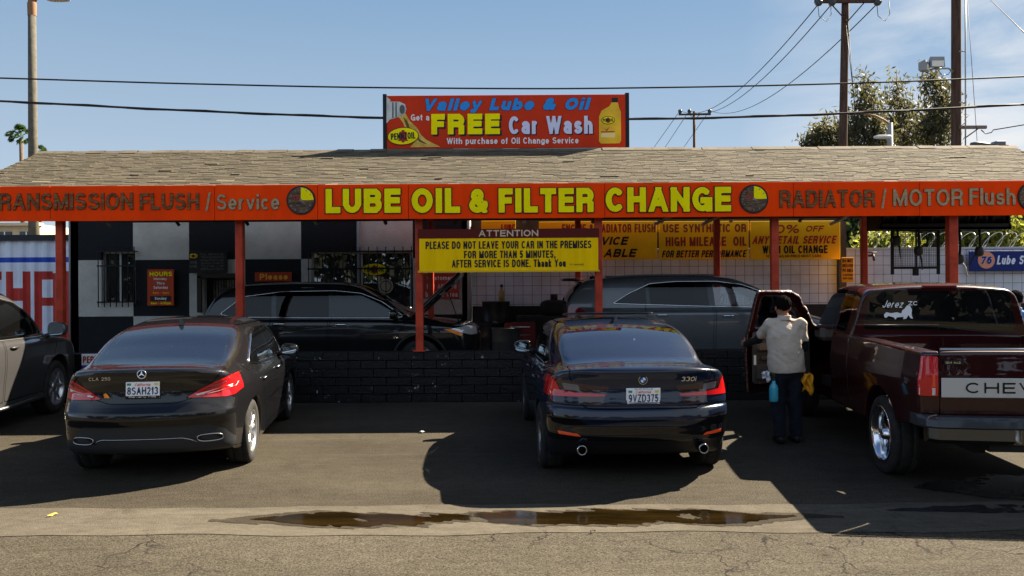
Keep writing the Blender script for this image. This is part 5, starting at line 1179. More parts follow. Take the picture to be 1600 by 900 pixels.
    qw = rounded([(2.36, 1.30), (2.42, 1.715), (2.74, 1.725), (2.74, 1.30)], .05)
    fw = rounded([(2.90, 1.29), (2.90, 1.705), (3.32, 1.695), (3.48, 1.64), (3.91, 1.30), (3.88, 1.28)], .04)
    door = [(2.80, .47), (2.80, 1.772), (3.40, 1.765), (3.59, 1.69), (4.02, 1.31), (4.0, .47)]
    # the hinge is a vertical line at the front edge of the door
    for sg in (-1, 1):
        c.part('quarter_window', c.side(qw, sg), GLASS_P)
        wT = c.cut(c.side(fw, sg)); wV = c.V
        dT = c.cut(c.side(rounded(door, .05), sg, .5), .004); dV = c.V
        dd = tri_obj('door', c.f, dV, dT, paint, root)
        md = dd.modifiers.new('thickness', 'SOLIDIFY'); md.thickness = .035; md.offset = -1
        gw = tri_obj('door_window', c.f, wV, wT, GLASS_M, dd)
        p, n = c.on_side([(2.93, 1.08)], sg); handle(dd, p[0], n[0], .15, CHROME)
        # inside trim panel: arm rest, map pocket with loudspeaker grille, handle
        q = sg*.875
        def inner(pts, x0, x1, nm, m, par):
            mb = MB(); k = len(pts); vs = [(x0, a, b_) for a, b_ in pts]+[(x1, a, b_) for a, b_ in pts]
            mb.add(vs, [list(range(k)), [k+i for i in range(k)][::-1]]+[(i, (i+1) % k, k+(i+1) % k, k+i) for i in range(k)])
            o = mb.build(nm, m, par); bm = bmesh.new(); bm.from_mesh(o.data); bmesh.ops.recalc_face_normals(bm, faces=bm.faces); bm.to_mesh(o.data); bm.free(); return o
        GP = mat('door trim grey', (.055, .051, .047), rough=.6); GD = mat('door trim dark', (.07, .068, .065), rough=.6)
        pan = inner(rounded([(2.84, .60), (2.84, 1.25), (3.93, 1.25), (3.95, .60)], .05), q, q-sg*.03, 'door_panel', GP, dd)
        inner(rounded([(2.88, 1.02), (2.88, 1.10), (3.7, 1.14), (3.7, 1.05)], .03), q-sg*.028, q-sg*.085, 'arm_rest', mat('arm rest', (.12, .10, .08), rough=.55), pan)
        inner(rounded([(2.88, .66), (2.88, .84), (3.20, .84), (3.20, .66)], .03), q-sg*.028, q-sg*.045, 'speaker_grille', GD, pan)
        for kk in range(6): inner([(2.92, .685+.024*kk), (2.92, .697+.024*kk), (3.16, .697+.024*kk), (3.16, .685+.024*kk)], q-sg*.044, q-sg*.05, 'grille_slat', GP, pan) if False else None
        inner(rounded([(2.95, .90), (2.95, .945), (3.08, .945), (3.08, .90)], .015), q-sg*.028, q-sg*.06, 'inside_handle', GD, pan)
        inner(rounded([(2.835, .84), (2.835, .96), (2.875, .96), (2.875, .84)], .004), q-sg*.031, q-sg*.034, 'door_sticker', PLATE_W, pan)
        if sg < 0:
            hinge = Vector((-.955, 4.0, 0)); th = R(-50)
            dd.matrix_local = Matrix.Translation(hinge) @ Matrix.Rotation(th, 4, 'Z') @ Matrix.Translation(-hinge)
            dd['label'] = 'open maroon door with a grey inner panel'
    c.finish('body', paint)
    # sticker on the rear glass
    STK = mat('sticker white', (.8, .8, .8), rough=.5)
    yb2 = c.on_rear([(-.55, 1.60)], 2.6)[0][0][1]
    def on_glass(o):
        o.location = (0, 0, 0)
    yk = lambda z: 2.155+(z-1.335)*.0
    pl = lambda z: c.f
    zz = lambda z: float(brent_y(c, z))
    letters('Jerez', -.60, -.36, 1.575, 1.655, zz(1.63)-.02, STK, rw, bold=.0, shear=.35, depth=.002)
    letters('ZC', -.325, -.225, 1.60, 1.645, zz(1.63)-.02, STK, rw, bold=.03, depth=.002)
    b = MB(); y0 = zz(1.52)-.012
    b.prism([(-.575, 1.50), (-.55, 1.525), (-.50, 1.515), (-.44, 1.525), (-.39, 1.51), (-.36, 1.53), (-.345, 1.50), (-.37, 1.475), (-.44, 1.47), (-.455, 1.445), (-.475, 1.47), (-.53, 1.485), (-.55, 1.465), (-.57, 1.47)], y0, y0+.003)
    b.prism([(-.40, 1.50), (-.385, 1.545), (-.36, 1.565), (-.335, 1.60), (-.305, 1.595), (-.285, 1.55), (-.29, 1.50), (-.275, 1.455), (-.30, 1.46), (-.32, 1.495), (-.345, 1.455), (-.375, 1.45), (-.37, 1.485)], y0-.004, y0-.001)
    b.build('rider_sticker', STK, rw)
    b = MB(); b.box((0, zz(1.80)-.012, 1.80), (.36, .03, .036), bev=.008); b.build('brake_lamp', mat('third brake lamp', (.10, .006, .006), rough=.2, coat=1), root)
    # step bumper
    bm_ = MB()
    prof = [(.10, .735), (-.02, .735), (-.075, .715), (-.085, .66), (-.06, .645), (.10, .645)]
    def sweep(mb, prof, xs):
        k = len(prof); vs = []
        for x, dy in xs: vs += [(x, p[0]+dy, p[1]) for p in prof]
        fs = [(i*k+j, i*k+(j+1) % k, (i+1)*k+(j+1) % k, (i+1)*k+j) for i in range(len(xs)-1) for j in range(k)]
        mb.add(vs, fs+[tuple(range(k)), tuple(range((len(xs)-1)*k, len(xs)*k))])
    sweep(bm_, prof, [(-1.0, .16), (-.97, .07), (-.90, .01), (-.5, -.02), (.5, -.02), (.90, .01), (.97, .07), (1.0, .16)]); bm_.box((0, .05, .70), (1.7, .18, .03))
    bp = bm_.build('rear_bumper', mat('bumper dark pad', (.025, .03, .036), rough=.35, coat=.4), root)
    f2 = MB(); prof2 = [(.05, .644), (-.055, .644), (-.06, .55), (-.02, .515), (.05, .51)]
    sweep(f2, prof2, [(-.93, .10), (-.88, .03), (-.30, -.005)]); sweep(f2, prof2, [(.30, -.005), (.88, .03), (.93, .10)])
    f2.box((0, .07, .58), (.62, .10, .15)); f2.build('bumper_face', mat('worn chrome', (.11, .11, .108), rough=.25, metal=1.0), bp)
    for sg in (-1, 1):
        b = MB(); b.add([(sg*.30, -.06, .70), (sg*.21, .02, .70), (sg*.21, .02, .52), (sg*.30, -.06, .52)], [(0, 1, 2, 3)]); b.build('bumper_cheek', CHROME, bp)
    plate(root, (0, .012, .60), '6B91472', None, None, w=.30, h=.15)
    b = MB(); b.box((0, .55, .50), (.9, 1.0, .12)); b.cyl((-.3, 1.22, .37), (.3, 1.22, .37), .09); b.cyl((-.75, 1.22, .37), (.75, 1.22, .37), .045); b.box((-.42, 2.6, .45), (.10, 4.6, .14)); b.box((.42, 2.6, .45), (.10, 4.6, .14)); b.tube([(.5, 2.2, .42), (.62, .9, .40), (.64, .3, .38)], .035, 8); b.build('chassis', mat('chassis black', (.012, .012, .012), rough=.7), root)
    for sg in (-1, 1):
        for yy in (1.16, 4.62): wheel(root, sg*.95, yy, .375, .25, sg, 'steel')
        side_mirror(root, (sg*1.13, 3.86, 1.40), sg, (.13, .07, .10), BLACK_PLASTIC, .08) if sg > 0 else None
    b = MB(); b.box((0, 3.0, .60), (1.6, 1.6, .12)); b.box((0, 2.35, 1.02), (1.55, .14, .72), bev=.03); b.build('cabin', CAVITY, root)
    b = MB(); b.box((0, 3.9, 1.20), (1.66, .34, .20), bev=.05); b.box((-.42, 3.72, 1.17), (.40, .10, .16), bev=.03); b.build('dashboard', mat('dash grey', (.10, .095, .09), rough=.6), root)
    seats(root, (2.95,), (-.42, .42), .80, mat('truck seat', (.10, .085, .08), rough=.8), scale=1.3)
    w_ = MB(); w_.tube([(-.42+.20*math.cos(t), 3.60+.08*math.sin(t), 1.27+.18*math.sin(t)) for t in np.linspace(0, 2*math.pi, 24, endpoint=False)], .016, 6, False, True, True); w_.cyl((-.42, 3.60, 1.27), (-.42, 3.85, 1.15), .03, 8); w_.build('steering_wheel', CAVITY, root)
    b = MB(); b.box((0, 1.13, .79), (1.58, 1.90, .02)); b.build('bed_floor', mat('bed liner', (.02, .022, .026), rough=.5), root)
def brent_y(c, z):
    lo, hi = 1.9, 2.8
    for _ in range(40):
        m = (lo+hi)/2
        v = c.f(np.array([0.0]), np.array([m]), np.array([z]))[0]
        if v < 0: hi = m
        else: lo = m
    return lo
pickup()
# ------------------------------------------------------------------ signs
Y_PAINT = mat('sign yellow', (.97, .57, .0), rough=.45, spec=.06, var=.10, vscale=2.2, stretch=(3, 1, .5), bump=.06, bscale=3)
Y_LETTER = mat('letter yellow', (.98, .82, .0), rough=.5, spec=.06, var=.06, vscale=3)
S_RED = mat('sign red', (.52, .035, .012), rough=.35, var=.10, vscale=2)
S_BLACK = mat('sign black', (.012, .012, .014), rough=.4)
S_WHITE = mat('sign white', (.78, .78, .78), rough=.45)
D_RED = mat('sign dark red', (.36, .03, .015), rough=.45)
ORANGE_L = mat('sign orange', (.85, .36, .03), rough=.4)
def sign(name, label, cat, Y, box, panel, items, group=None, thick=.03, base=None):
    """A flat sign facing the lot; box and text boxes come as picture positions on the plane at distance Y."""
    a, b = P(box[0], box[1], Y), P(box[2], box[3], Y); mid = P((box[0]+box[2])/2, (box[1]+box[3])/2, Y)
    w, h = b.x-a.x, a.z-b.z
    r = thing(name, label, cat, (mid.x, Y+thick, mid.z-h/2), 0, group)
    o = Vector((mid.x, Y+thick, mid.z-h/2))
    m = MB(); m.box((0, -thick/2, h/2), (w, thick, h), bev=min(.006, thick*.3)); pn = m.build('panel', panel, r)
    for it in items:
        tx, x0, x1, y0, y1, mm = it[:6]; kw = dict(it[6]) if len(it) > 6 else {}
        A, B = P(x0, (y0+y1)/2, Y), P(x1, (y0+y1)/2, Y); t, q = P((x0+x1)/2, y0, Y), P((x0+x1)/2, y1, Y)
        lay = kw.pop('lay', 0)
        if tx is None:
            k = MB(); k.box(((A.x+B.x)/2-o.x, -thick-.002-.003*lay, (t.z+q.z)/2-o.z), (B.x-A.x, .004, t.z-q.z)); k.build(kw.get('name', 'band'), mm, r)
        else:
            letters(tx, A.x-o.x, B.x-o.x, q.z-o.z, t.z-o.z, -thick-.005-.003*lay, mm, r, **kw)
    return r, o, pn
# fascia: red sheet panels along the eave
FY = FD-.10
fas = thing('fascia_sign', 'long red fascia sign along the canopy eave with big yellow lettering', 'sign', (0, FY, 2.88))
fo = Vector((0, FY, 2.88))
FRED = mat('fascia red', (.96, .054, .0), rough=.42, spec=.06, var=.12, vscale=1.6, stretch=(1.4, 1, .35), bump=.05, bscale=2.2)
zt_, zb2 = 3.425, 2.886
seams = [XL-.02]+[P(a, 310, FY).x for a in (78, 335, 496, 638, 945, 1240, 1437)]+[XR+.02]
rng = random.Random(5)
for a, b in zip(seams, seams[1:]):
    m = MB(); m.box(((a+b)/2, .012+rng.uniform(-.002, .002), (zt_+zb2)/2-fo.z), (b-a-.008, .02, zt_-zb2+rng.uniform(-.006, .006)), bev=.003)
    for sx in (a+.05, b-.05, (a+b)/2):
        for z in (zt_-.03, zb2+.03): m.cyl((sx, .0, z-fo.z), (sx, -.004, z-fo.z), .007, 8)
    m.build('fascia_panel', FRED, fas)
m = MB(); m.box(((XL+XR)/2, .03, (zt_+zb2)/2-fo.z), (XR-XL, .012, zt_-zb2-.06)); m.build('backing_board', mat('backing wood', (.05, .03, .02), rough=.8), fas)
for x in (XL, XR):
    m = MB(); m.add([(x, FY+.05-fo.y, EZ-.02-fo.z), (x, RY-fo.y, RZ-.03-fo.z), (x, BY-fo.y, EZ-.02-fo.z), (x, BY-fo.y, EZ-.30-fo.z), (x, RY-fo.y, RZ-.35-fo.z), (x, FY+.05-fo.y, EZ-.30-fo.z)], [(0, 1, 4, 5), (1, 2, 3, 4)]); m.build('barge_board', mat('barge board', (.30, .04, .015), rough=.6), can, ) if False else None
BROWN = mat('weathered letter', (.075, .028, .012), rough=.8, col2=(.30, .13, .045), vscale=9, stretch=(.6, 1, 5), lo=.38, hi=.62, detail=8)
TANL = mat('faded letter', (.30, .20, .105), rough=.75, col2=(.46, .34, .20), vscale=8, stretch=(1, 1, 3), lo=.35, hi=.65)
EDGE_BROWN = mat('dark letter outline', (.045, .016, .008), rough=.8)  # dark brown outline around the weathered and faded letters
def ftxt(t, x0, x1, y0, y1, mm, **kw):
    A, B = P(x0, (y0+y1)/2, FY), P(x1, (y0+y1)/2, FY); T, Q = P((x0+x1)/2, y0, FY), P((x0+x1)/2, y1, FY)
    return letters(t, A.x, B.x, Q.z-fo.z, T.z-fo.z, -.014, mm, fas, depth=.010, **kw)
for t, x0, x1, y0, y1 in (('LUBE', 509, 626, 295, 333), ('OIL', 643, 719, 294, 333), ('&', 733, 763, 295, 333), ('FILTER', 779, 928, 294, 332), ('CHANGE', 946, 1142, 292.5, 331)):
    ftxt(t, x0, x1, y0, y1, Y_LETTER, bold=.062, spacing=.8, outline=(S_BLACK, .034))
ftxt('TRANSMISSION', -20, 208, 302, 328, BROWN, bold=.022, outline=(EDGE_BROWN, .012)); ftxt('FLUSH', 219, 311, 302, 327.5, BROWN, bold=.022, outline=(EDGE_BROWN, .012))
ftxt('/', 321, 330, 301, 330, TANL, bold=.0); ftxt('Service', 339, 437, 303.5, 328, TANL, bold=.018, outline=(EDGE_BROWN, .012))
ftxt('RADIATOR', 1218, 1367, 297, 324, BROWN, bold=.02, outline=(EDGE_BROWN, .012)); ftxt('/', 1376, 1385, 295, 326, TANL, bold=.0)
ftxt('MOTOR', 1395, 1504, 295.5, 322, TANL, bold=.02, outline=(EDGE_BROWN, .012)); ftxt('Flush', 1514, 1586, 294, 320.5, TANL, bold=.02, outline=(EDGE_BROWN, .012))
DIAL = mat('clock dial print', (.04, .022, .014), rough=.6, col2=(.16, .10, .06), vscale=26, stretch=(.5, 1, 2.5), lo=.4, hi=.6)
for px, py in ((470.5, 313), (1177.5, 311), (1612, 307.5)):
    c = P(px, py, FY); r = .225
    m = MB(); m.prism(ell(c.x, c.z-fo.z, r, r, 40), -.012, .002); em = m.build('clock_emblem', S_BLACK, fas)
    m = MB(); m.prism(ell(c.x, c.z-fo.z, r*.90, r*.90, 40), -.015, -.010); m.build('dial', DIAL, em)
    m = MB(); m.prism([(c.x, c.z-fo.z)]+ell(c.x, c.z-fo.z, r*.88, r*.88, 12, 0, 90), -.018, -.014); m.build('quarter', Y_LETTER, em)
    letters('15', c.x-r*.55, c.x-r*.05, c.z-fo.z-r*.05, c.z-fo.z+r*.35, -.019, D_RED, em, bold=.02)
    m = MB()
    for k in range(12):
        a = R(30*k); m.add([(c.x+r*q*math.cos(a)+e*math.sin(a)*.006, -.0195, c.z-fo.z+r*q*math.sin(a)-e*math.cos(a)*.006) for q, e in ((.70, -1), (.82, -1), (.82, 1), (.70, 1))], [(0, 1, 2, 3)])
    for a, l in ((R(-25), .6), (R(-45), .75)): m.add([(c.x-e*math.sin(a)*.006, -.0195, c.z-fo.z+e*math.cos(a)*.006) for e in (-1, 1)]+[(c.x+r*l*math.cos(a), -.0195, c.z-fo.z+r*l*math.sin(a))], [(0, 1, 2)])
    m.prism(ell(c.x, c.z-fo.z, .022, .022, 12), -.022, -.019); m.build('clock_marks', mat('clock marks', (.22, .2, .18)), em)
# attention sign between two posts
sign('attention_sign', 'yellow notice board with a dark red ATTENTION header hung between two canopy posts', 'sign', FD+.02, (655, 371.5, 935, 424), Y_PAINT, [
    (None, 653, 936, 357.5, 372, mat('header red', (.10, .010, .006), rough=.7), dict(name='header')),
    ('ATTENTION', 748, 841, 359.3, 369.5, mat('faded cream', (.62, .47, .33), rough=.6), dict(bold=.035, lay=1)),
    ('PLEASE DO NOT LEAVE YOUR CAR IN THE PREMISES', 665, 924, 376.5, 388.5, S_BLACK, dict(bold=.03)),
    ('FOR MORE THAN 5 MINUTES,', 725, 868, 391.5, 404.5, S_BLACK, dict(bold=.03)),
    ('AFTER SERVICE IS DONE. Thank You', 706, 884, 405.5, 417.5, S_BLACK, dict(bold=.03)),
    ('ATT: MANAGER', 890, 912, 412, 414.6, S_BLACK, dict(bold=.0)),
    (None, 653, 937, 422.3, 425.2, mat('sign edge', (.70, .42, .01)), dict(name='bottom_rail', lay=1))], thick=.03)
# rooftop banner
BYD = RY+.45
SKYB = mat('banner blue', (.02, .25, .68), rough=.4); LAV = mat('banner lavender', (.66, .66, .84), rough=.45); GOLD = mat('oil gold', (.52, .30, .03), rough=.35, col2=(.80, .58, .12), vscale=7, stretch=(1, 1, 3))
SILV = mat('printed silver', (.38, .40, .38), rough=.4, col2=(.62, .63, .6), vscale=4)
ban, bo, _ = sign('rooftop_banner', 'red billboard on the roof ridge offering a free car wash, with an oil bottle picture', 'billboard', BYD, (604, 149.5, 978, 230.5), mat('banner red', (.58, .036, .006), rough=.4, spec=.1, var=.10, vscale=1.5), [
    ('Valley Lube & Oil', 660, 924, 153.5, 178, SKYB, dict(bold=.085, shear=.28, spacing=1.04, outline=(mat('banner navy', (.01, .012, .05)), .022), lay=2)),
    ('Get a', 642, 671, 178.5, 188.5, S_WHITE, dict(bold=.025)),
    ('FREE', 676.5, 784, 180.5, 212.5, S_BLACK, dict(bold=.095, lay=1)),
    ('FREE', 674, 781, 178, 210, Y_LETTER, dict(bold=.09, lay=3)),
    ('Car Wash', 796.5, 927.5, 183, 211, S_BLACK, dict(bold=.072, lay=1)),
    ('Car Wash', 795, 926, 181.5, 209.5, LAV, dict(bold=.07, lay=3)),
    ('With purchase of Oil Change Service', 698, 904, 215, 227.5, S_WHITE, dict(bold=.028))], thick=.04)
def bp(pts): return [(P(a, b, BYD).x-bo.x, P(a, b, BYD).z-bo.z) for a, b in pts]
m = MB(); m.prism(bp([(618, 172), (626, 168), (634, 178), (641, 190), (652, 200), (658, 211), (667, 219), (688, 229.5), (641, 230), (648, 222), (645, 213), (634, 204), (630, 192), (622, 182)]), -.046, -.042); m.build('oil_stream', GOLD, ban)
m = MB(); m.prism(bp([(630, 182), (637, 190), (640, 199), (649, 207), (655, 217), (668, 226), (656, 222), (647, 212), (637, 203)]), -.049, -.047); m.build('oil_dark_streak', mat('oil dark', (.14, .07, .01), rough=.4), ban)  # darker printed streak within the oil stream
m = MB(); m.prism(bp([(604, 151), (610, 156), (610, 186), (604, 193)]), -.047, -.042); m.prism(bp([(609.5, 159), (624, 159), (633, 163), (635, 170), (633, 178), (622, 183), (609.5, 187)]), -.048, -.042); nk = m.build('bottle_neck', SILV, ban)
m = MB(); m.prism(bp([(613, 160), (615, 160), (615, 184), (613, 185)]), -.051, -.048); m.prism(bp([(618, 160), (620, 160), (620, 183), (618, 183.5)]), -.051, -.048); m.prism([(P(628.5, 171, BYD).x-bo.x+a, P(628.5, 171, BYD).z-bo.z+b) for a, b in ell(0, 0, .05, .085, 20)], -.051, -.048); m.build('neck_rings', mat('printed grey', (.10, .11, .10)), nk)
def oval(px, py, rx, ry, rot, par, y, tx=True, s=None):
    c = P(px, py, BYD if s is None else s[0]); o_ = bo if s is None else s[1]; k = (BYD if s is None else s[0])/F
    m = MB(); m.prism(ell(c.x-o_.x, c.z-o_.z, rx*k, ry*k, 36, rot=rot), y-.004, y); lo = m.build('logo_oval', S_BLACK, par)
    m = MB(); m.prism(ell(c.x-o_.x, c.z-o_.z, (rx-1)*k, (ry-1)*k, 36, rot=rot), y-.007, y-.003); m.build('logo_field', Y_LETTER, lo)
    q = ry*k
    m = MB(); m.prism([(c.x-o_.x+a*q, c.z-o_.z+b*q) for a, b in ((-.15, .70), (-.15, .55), (-.42, .45), (-.42, -.35), (-.62, -.55), (-.2, -.55), (-.12, -.72), (.12, -.72), (.2, -.55), (.62, -.55), (.42, -.35), (.42, .45), (.15, .55), (.15, .70))], y-.010, y-.006); m.build('logo_bell', D_RED, lo)
    letters('PENNZOIL', c.x-o_.x-rx*.78*k, c.x-o_.x+rx*.78*k, c.z-o_.z-ry*.36*k, c.z-o_.z+ry*.38*k, y-.013, S_BLACK, lo, bold=.04, rot=rot)
    return lo
oval(630, 213, 24.5, 13.8, .06, ban, -.052)
m = MB(); m.prism(bp([(955.5, 160), (965.5, 160), (967, 168), (970, 175), (970.5, 220), (968, 224), (939, 224.5), (936, 221), (936, 182), (940, 173), (952, 166)]), -.047, -.042); bt = m.build('oil_bottle', mat('bottle yellow', (.80, .47, .02), rough=.4, var=.15, vscale=3), ban)
m = MB(); m.prism(bp([(956, 153), (965, 153), (965, 160), (956, 160)]), -.049, -.043); m.build('bottle_cap', S_BLACK, bt)
oval(950, 188, 10.5, 6.4, .03, bt, -.048)
m = MB(); m.prism(bp([(939, 205.5), (960, 205), (960, 206.6), (939, 207.2)]), -.050, -.046); m.prism(bp([(942, 199), (947, 203), (953, 198), (948, 205)]), -.050, -.046); m.build('bottle_label', D_RED, bt)
m = MB(); m.prism(bp([(939, 208), (961, 207.5), (961, 215), (939, 215)]), -.050, -.046); m.build('bottle_label', mat('label cream', (.85, .66, .25)), bt)
for px, t in ((601.2, 147), (980.2, 145)):
    x = P(px, 190, BYD).x-bo.x; m = MB(); m.box((x, .0, (P(px, t, BYD).z-bo.z-.06)/2), (.07, .09, P(px, t, BYD).z-bo.z+.06)); m.build('frame_post', mat('black steel', (.01, .01, .012), rough=.45), ban)
m = MB(); m.box((0, -.02, -.035), (4.35, .06, .05)); m.box((0, .06, .5), (4.30, .04, .05)); m.build('frame_rail', mat('black steel', (.01, .01, .012)), ban)
# yellow banners on the back wall
BY_ = 17.22
BY_M = mat('back banner yellow', (.86, .46, .006), rough=.4, var=.10, vscale=.8)
BRN = mat('banner brown red', (.26, .035, .014), rough=.5)
it = dict(shear=.3, bold=.05)
sign('banner', 'yellow banner advertising a radiator flush service, half hidden behind the hanging notice', 'banner', BY_, (842, 346.5, 1027, 405), BY_M, [
    ('ENGINE & RADIATOR FLUSH', 878, 1024, 350, 363.5, BRN, dict(bold=.035)), ('SERVICE', 901, 983, 370, 383, S_BLACK, it), ('AVAILABLE', 884, 996, 389, 402, S_BLACK, it)], 'yellow banners on the back wall')
sign('banner', 'yellow banner about synthetic or high mileage oil, the middle one on the back wall', 'banner', BY_, (1029.5, 346, 1170, 405), BY_M, [
    ('USE SYNTHETIC OR', 1036, 1166, 350, 363, BRN, dict(bold=.035)), ('HIGH MILEAGE  OIL', 1040, 1166, 370, 384.5, BRN, dict(bold=.035)), ('FOR BETTER PERFORMANCE', 1034, 1167, 391, 402, S_BLACK, dict(shear=.2, bold=.035))], 'yellow banners on the back wall')
sign('banner', 'yellow banner with a percentage off any detail service with oil change', 'banner', BY_, (1172, 345.5, 1313, 405), BY_M, [
    ('10%', 1201, 1250, 351, 364.5, D_RED, dict(shear=.15, bold=.03)), ('OFF', 1258, 1288, 352.5, 362, D_RED, dict(shear=.3, bold=.04)), ('ANY DETAIL SERVICE', 1175, 1308, 368.5, 381, D_RED, dict(shear=.25, bold=.04)),
    ('WITH OIL CHANGE', 1191, 1293, 383.5, 396, S_BLACK, dict(bold=.035)), ('10% REGULAR PRICE MOST CARS', 1197, 1283, 398, 402, S_BLACK, dict(bold=.03))], 'yellow banners on the back wall')
sign('banner', 'small strip of a yellow banner with red lettering just above the hanging notice', 'banner', BY_, (752, 345, 806, 378), BY_M, [('LUBE', 783, 805, 350.5, 374, D_RED, dict(bold=.05))], 'yellow banners on the back wall')
# notices on the office
NY = OY-.10
sign('hours_sign', 'red opening hours sign with yellow HOURS heading on a black wall square', 'sign', NY, (230, 421, 271.5, 477.5), mat('hours red', (.45, .05, .012), rough=.35), [
    ('HOURS', 234, 269, 424.5, 431.5, Y_LETTER, dict(bold=.045)), ('Monday', 240.5, 261, 433.8, 438.4, S_WHITE, dict(bold=.04)), ('Thru', 245, 257, 440.5, 444.5, S_WHITE, dict(bold=.04)), ('Saturday', 240, 262.5, 447, 452.4, S_WHITE, dict(bold=.04)),
    ('8am - 6pm', 239, 264, 455.5, 460.2, ORANGE_L, dict(bold=.04)), (None, 234.5, 267.5, 462.5, 470.5, S_BLACK), ('Sunday', 242, 260.5, 464, 469.6, S_WHITE, dict(bold=.04, lay=1)), ('8am - 4:30pm', 236, 267, 471.8, 476.4, Y_LETTER, dict(bold=.04))])
sign('please_sign', 'small red sign with orange Please lettering above the black vehicle roof', 'sign', NY, (398, 425.5, 455.5, 439.5), mat('please red', (.40, .04, .012), rough=.4), [('Please', 406, 450, 427.5, 437, ORANGE_L, dict(bold=.045, spacing=1.08))])
sign('notice_sign', 'brick red notice telling customers to stay out, behind the raised hood', 'sign', NY, (661, 427, 717, 466.5), mat('notice red', (.36, .05, .03), rough=.5), [
    ('Customers', 668, 712, 430.5, 437.5, S_WHITE, dict(bold=.02)), ('Not Allowed', 667, 713, 443.5, 451, mat('notice pale', (.6, .5, .48)), dict(bold=.02)), ('In Work Area', 665, 715, 455.5, 464, mat('notice pale', (.6, .5, .48)), dict(bold=.02))])
mn, mo, _ = sign('menu_board', 'dark price board with a yellow oval and faint lines of lettering over the counter', 'board', NY, (295, 391.5, 355, 426.5), mat('board dark', (.010, .010, .010), rough=.4), [
    (tx, 314, 350, 396+i*4.6, 399+i*4.6, mat('board chalk', (.16, .15, .13)), dict(bold=.0)) for i, tx in enumerate(('FULL SERVICE OIL', 'TRANSMISSION', 'RADIATOR FLUSH', 'SMOG CHECK', 'TUNE UP', 'BRAKES'))]+[('WE', 297, 308, 408, 412, mat('board chalk', (.16, .15, .13)), {}), ('USE', 297, 308, 414, 418, mat('board chalk', (.16, .15, .13)), {})])
oval(302.5, 400, 7.5, 4.5, 0, mn, -.035, s=(NY, mo))
o1, o1o, _ = sign('oval_sign', 'yellow oval oil sign behind the window bars', 'sign', OY-.03, (577, 418, 593, 424), S_BLACK, [], thick=.01)
oval(585, 421, 20.5, 10, 0, o1, -.012, s=(OY-.03, o1o))
r1 = thing('round_sign', 'pale round sign behind the window bars below the yellow oval', 'sign', tuple(P(603, 458, OY-.03)))
m = MB(); m.prism(ell(0, .15, .16, .16, 28), -.012, .0); m.build('disc', mat('cream disc', (.42, .38, .28), rough=.5), r1)
m = MB(); m.prism(ell(0, .15, .125, .125, 28), -.016, -.010); m.build('inner_ring', S_BLACK, r1)
m = MB(); m.prism(ell(0, .15, .105, .105, 28), -.020, -.014); m.prism([(-.06, .09), (.06, .09), (.04, .2), (-.03, .22)], -.024, -.018); m.build('centre', mat('cream disc', (.42, .38, .28)), r1)
sign('warning_sign', 'narrow orange warning sign with black lettering behind the truck cab', 'sign', 16.9, (1315, 402, 1334, 441), mat('warning orange', (.85, .40, .01), rough=.4), [
    ('DO NOT', 1316.5, 1332.5, 405, 410, S_BLACK, dict(bold=.04)), ('DRIVE OVER', 1316.5, 1332.5, 412.5, 417.5, S_BLACK, dict(bold=.03)), ('PIT AREA', 1316.5, 1332.5, 420, 425, S_BLACK, dict(bold=.03)), ('CAUTION', 1317, 1332, 428, 431.5, S_BLACK, dict(bold=.02)), ('KEEP CLEAR', 1317, 1332, 433.5, 436.5, S_BLACK, dict(bold=.02))])
s76, o76, _ = sign('lube_sign', 'dark blue sign with an orange disc reading 76 on the tiled wall', 'sign', 17.35, (1514.5, 392, 1648, 423), mat('sign blue', (.008, .025, .16), rough=.35), [
    ('Lube Service', 1557, 1640, 399, 413, mat('pale blue white', (.70, .76, .88)), dict(bold=.045, shear=.18))])
c = P(1541, 406.5, 17.35); m = MB(); m.prism(ell(c.x-o76.x, c.z-o76.z, .185, .185, 32), -.036, -.031); dk = m.build('disc', mat('disc salmon', (.72, .30, .18), rough=.4), s76)
letters('76', c.x-o76.x-.135, c.x-o76.x+.135, c.z-o76.z-.085, c.z-o76.z+.085, -.045, mat('disc blue', (.01, .03, .22)), dk, bold=.06, shear=.2, outline=(S_WHITE, .03))
sign('small_sign', 'little white and blue sign low on the block wall beside the grey minivan', 'sign', 12.42, (127, 553, 166, 574), mat('sign white', (.78, .78, .78)), [('PERMIT', 130, 163, 556.5, 567, D_RED, dict(bold=.03)), (None, 127.5, 165.5, 570.5, 573.5, mat('sign violet', (.08, .05, .35)), {})], thick=.02)
# ------------------------------------------------------------------ poles, wires
POLEW = mat('creosote pole', (.040, .022, .016), rough=.85, col2=(.085, .048, .034), vscale=5, stretch=(3, 3, .3))
STEEL = mat('galvanised steel', (.28, .29, .30), rough=.5, metal=.5)
CERAM = mat('insulator', (.05, .055, .06), rough=.3)
WIRE = mat('wire black', (.010, .010, .011), rough=.6)
def pole(px, pxb, Y, ztop, r0, r1, label):
    b = P(pxb, 230, Y); t = P(px, 0, Y); dx = (t.x-b.x)/(t.z-b.z)
    z0x = b.x-dx*b.z
    r = thing('utility_pole', label, 'utility pole', (z0x, Y, 0)); m = MB()
    zs = np.linspace(0, ztop, 12); m.tube([(dx*z, 0, z) for z in zs], list(np.linspace(r0, r1, 12)), 12); m.build('shaft', POLEW, r); return r, (lambda z: Vector((z0x+dx*z, Y, z)))
p1, at1 = pole(1321, 1317, 29, 12.6, .17, .13, 'brown utility pole with a crossarm of insulators, rising left of the leafy trees')
o = Vector(p1.location); zc = P(1320, 4, 29).z; c1 = at1(zc)-o
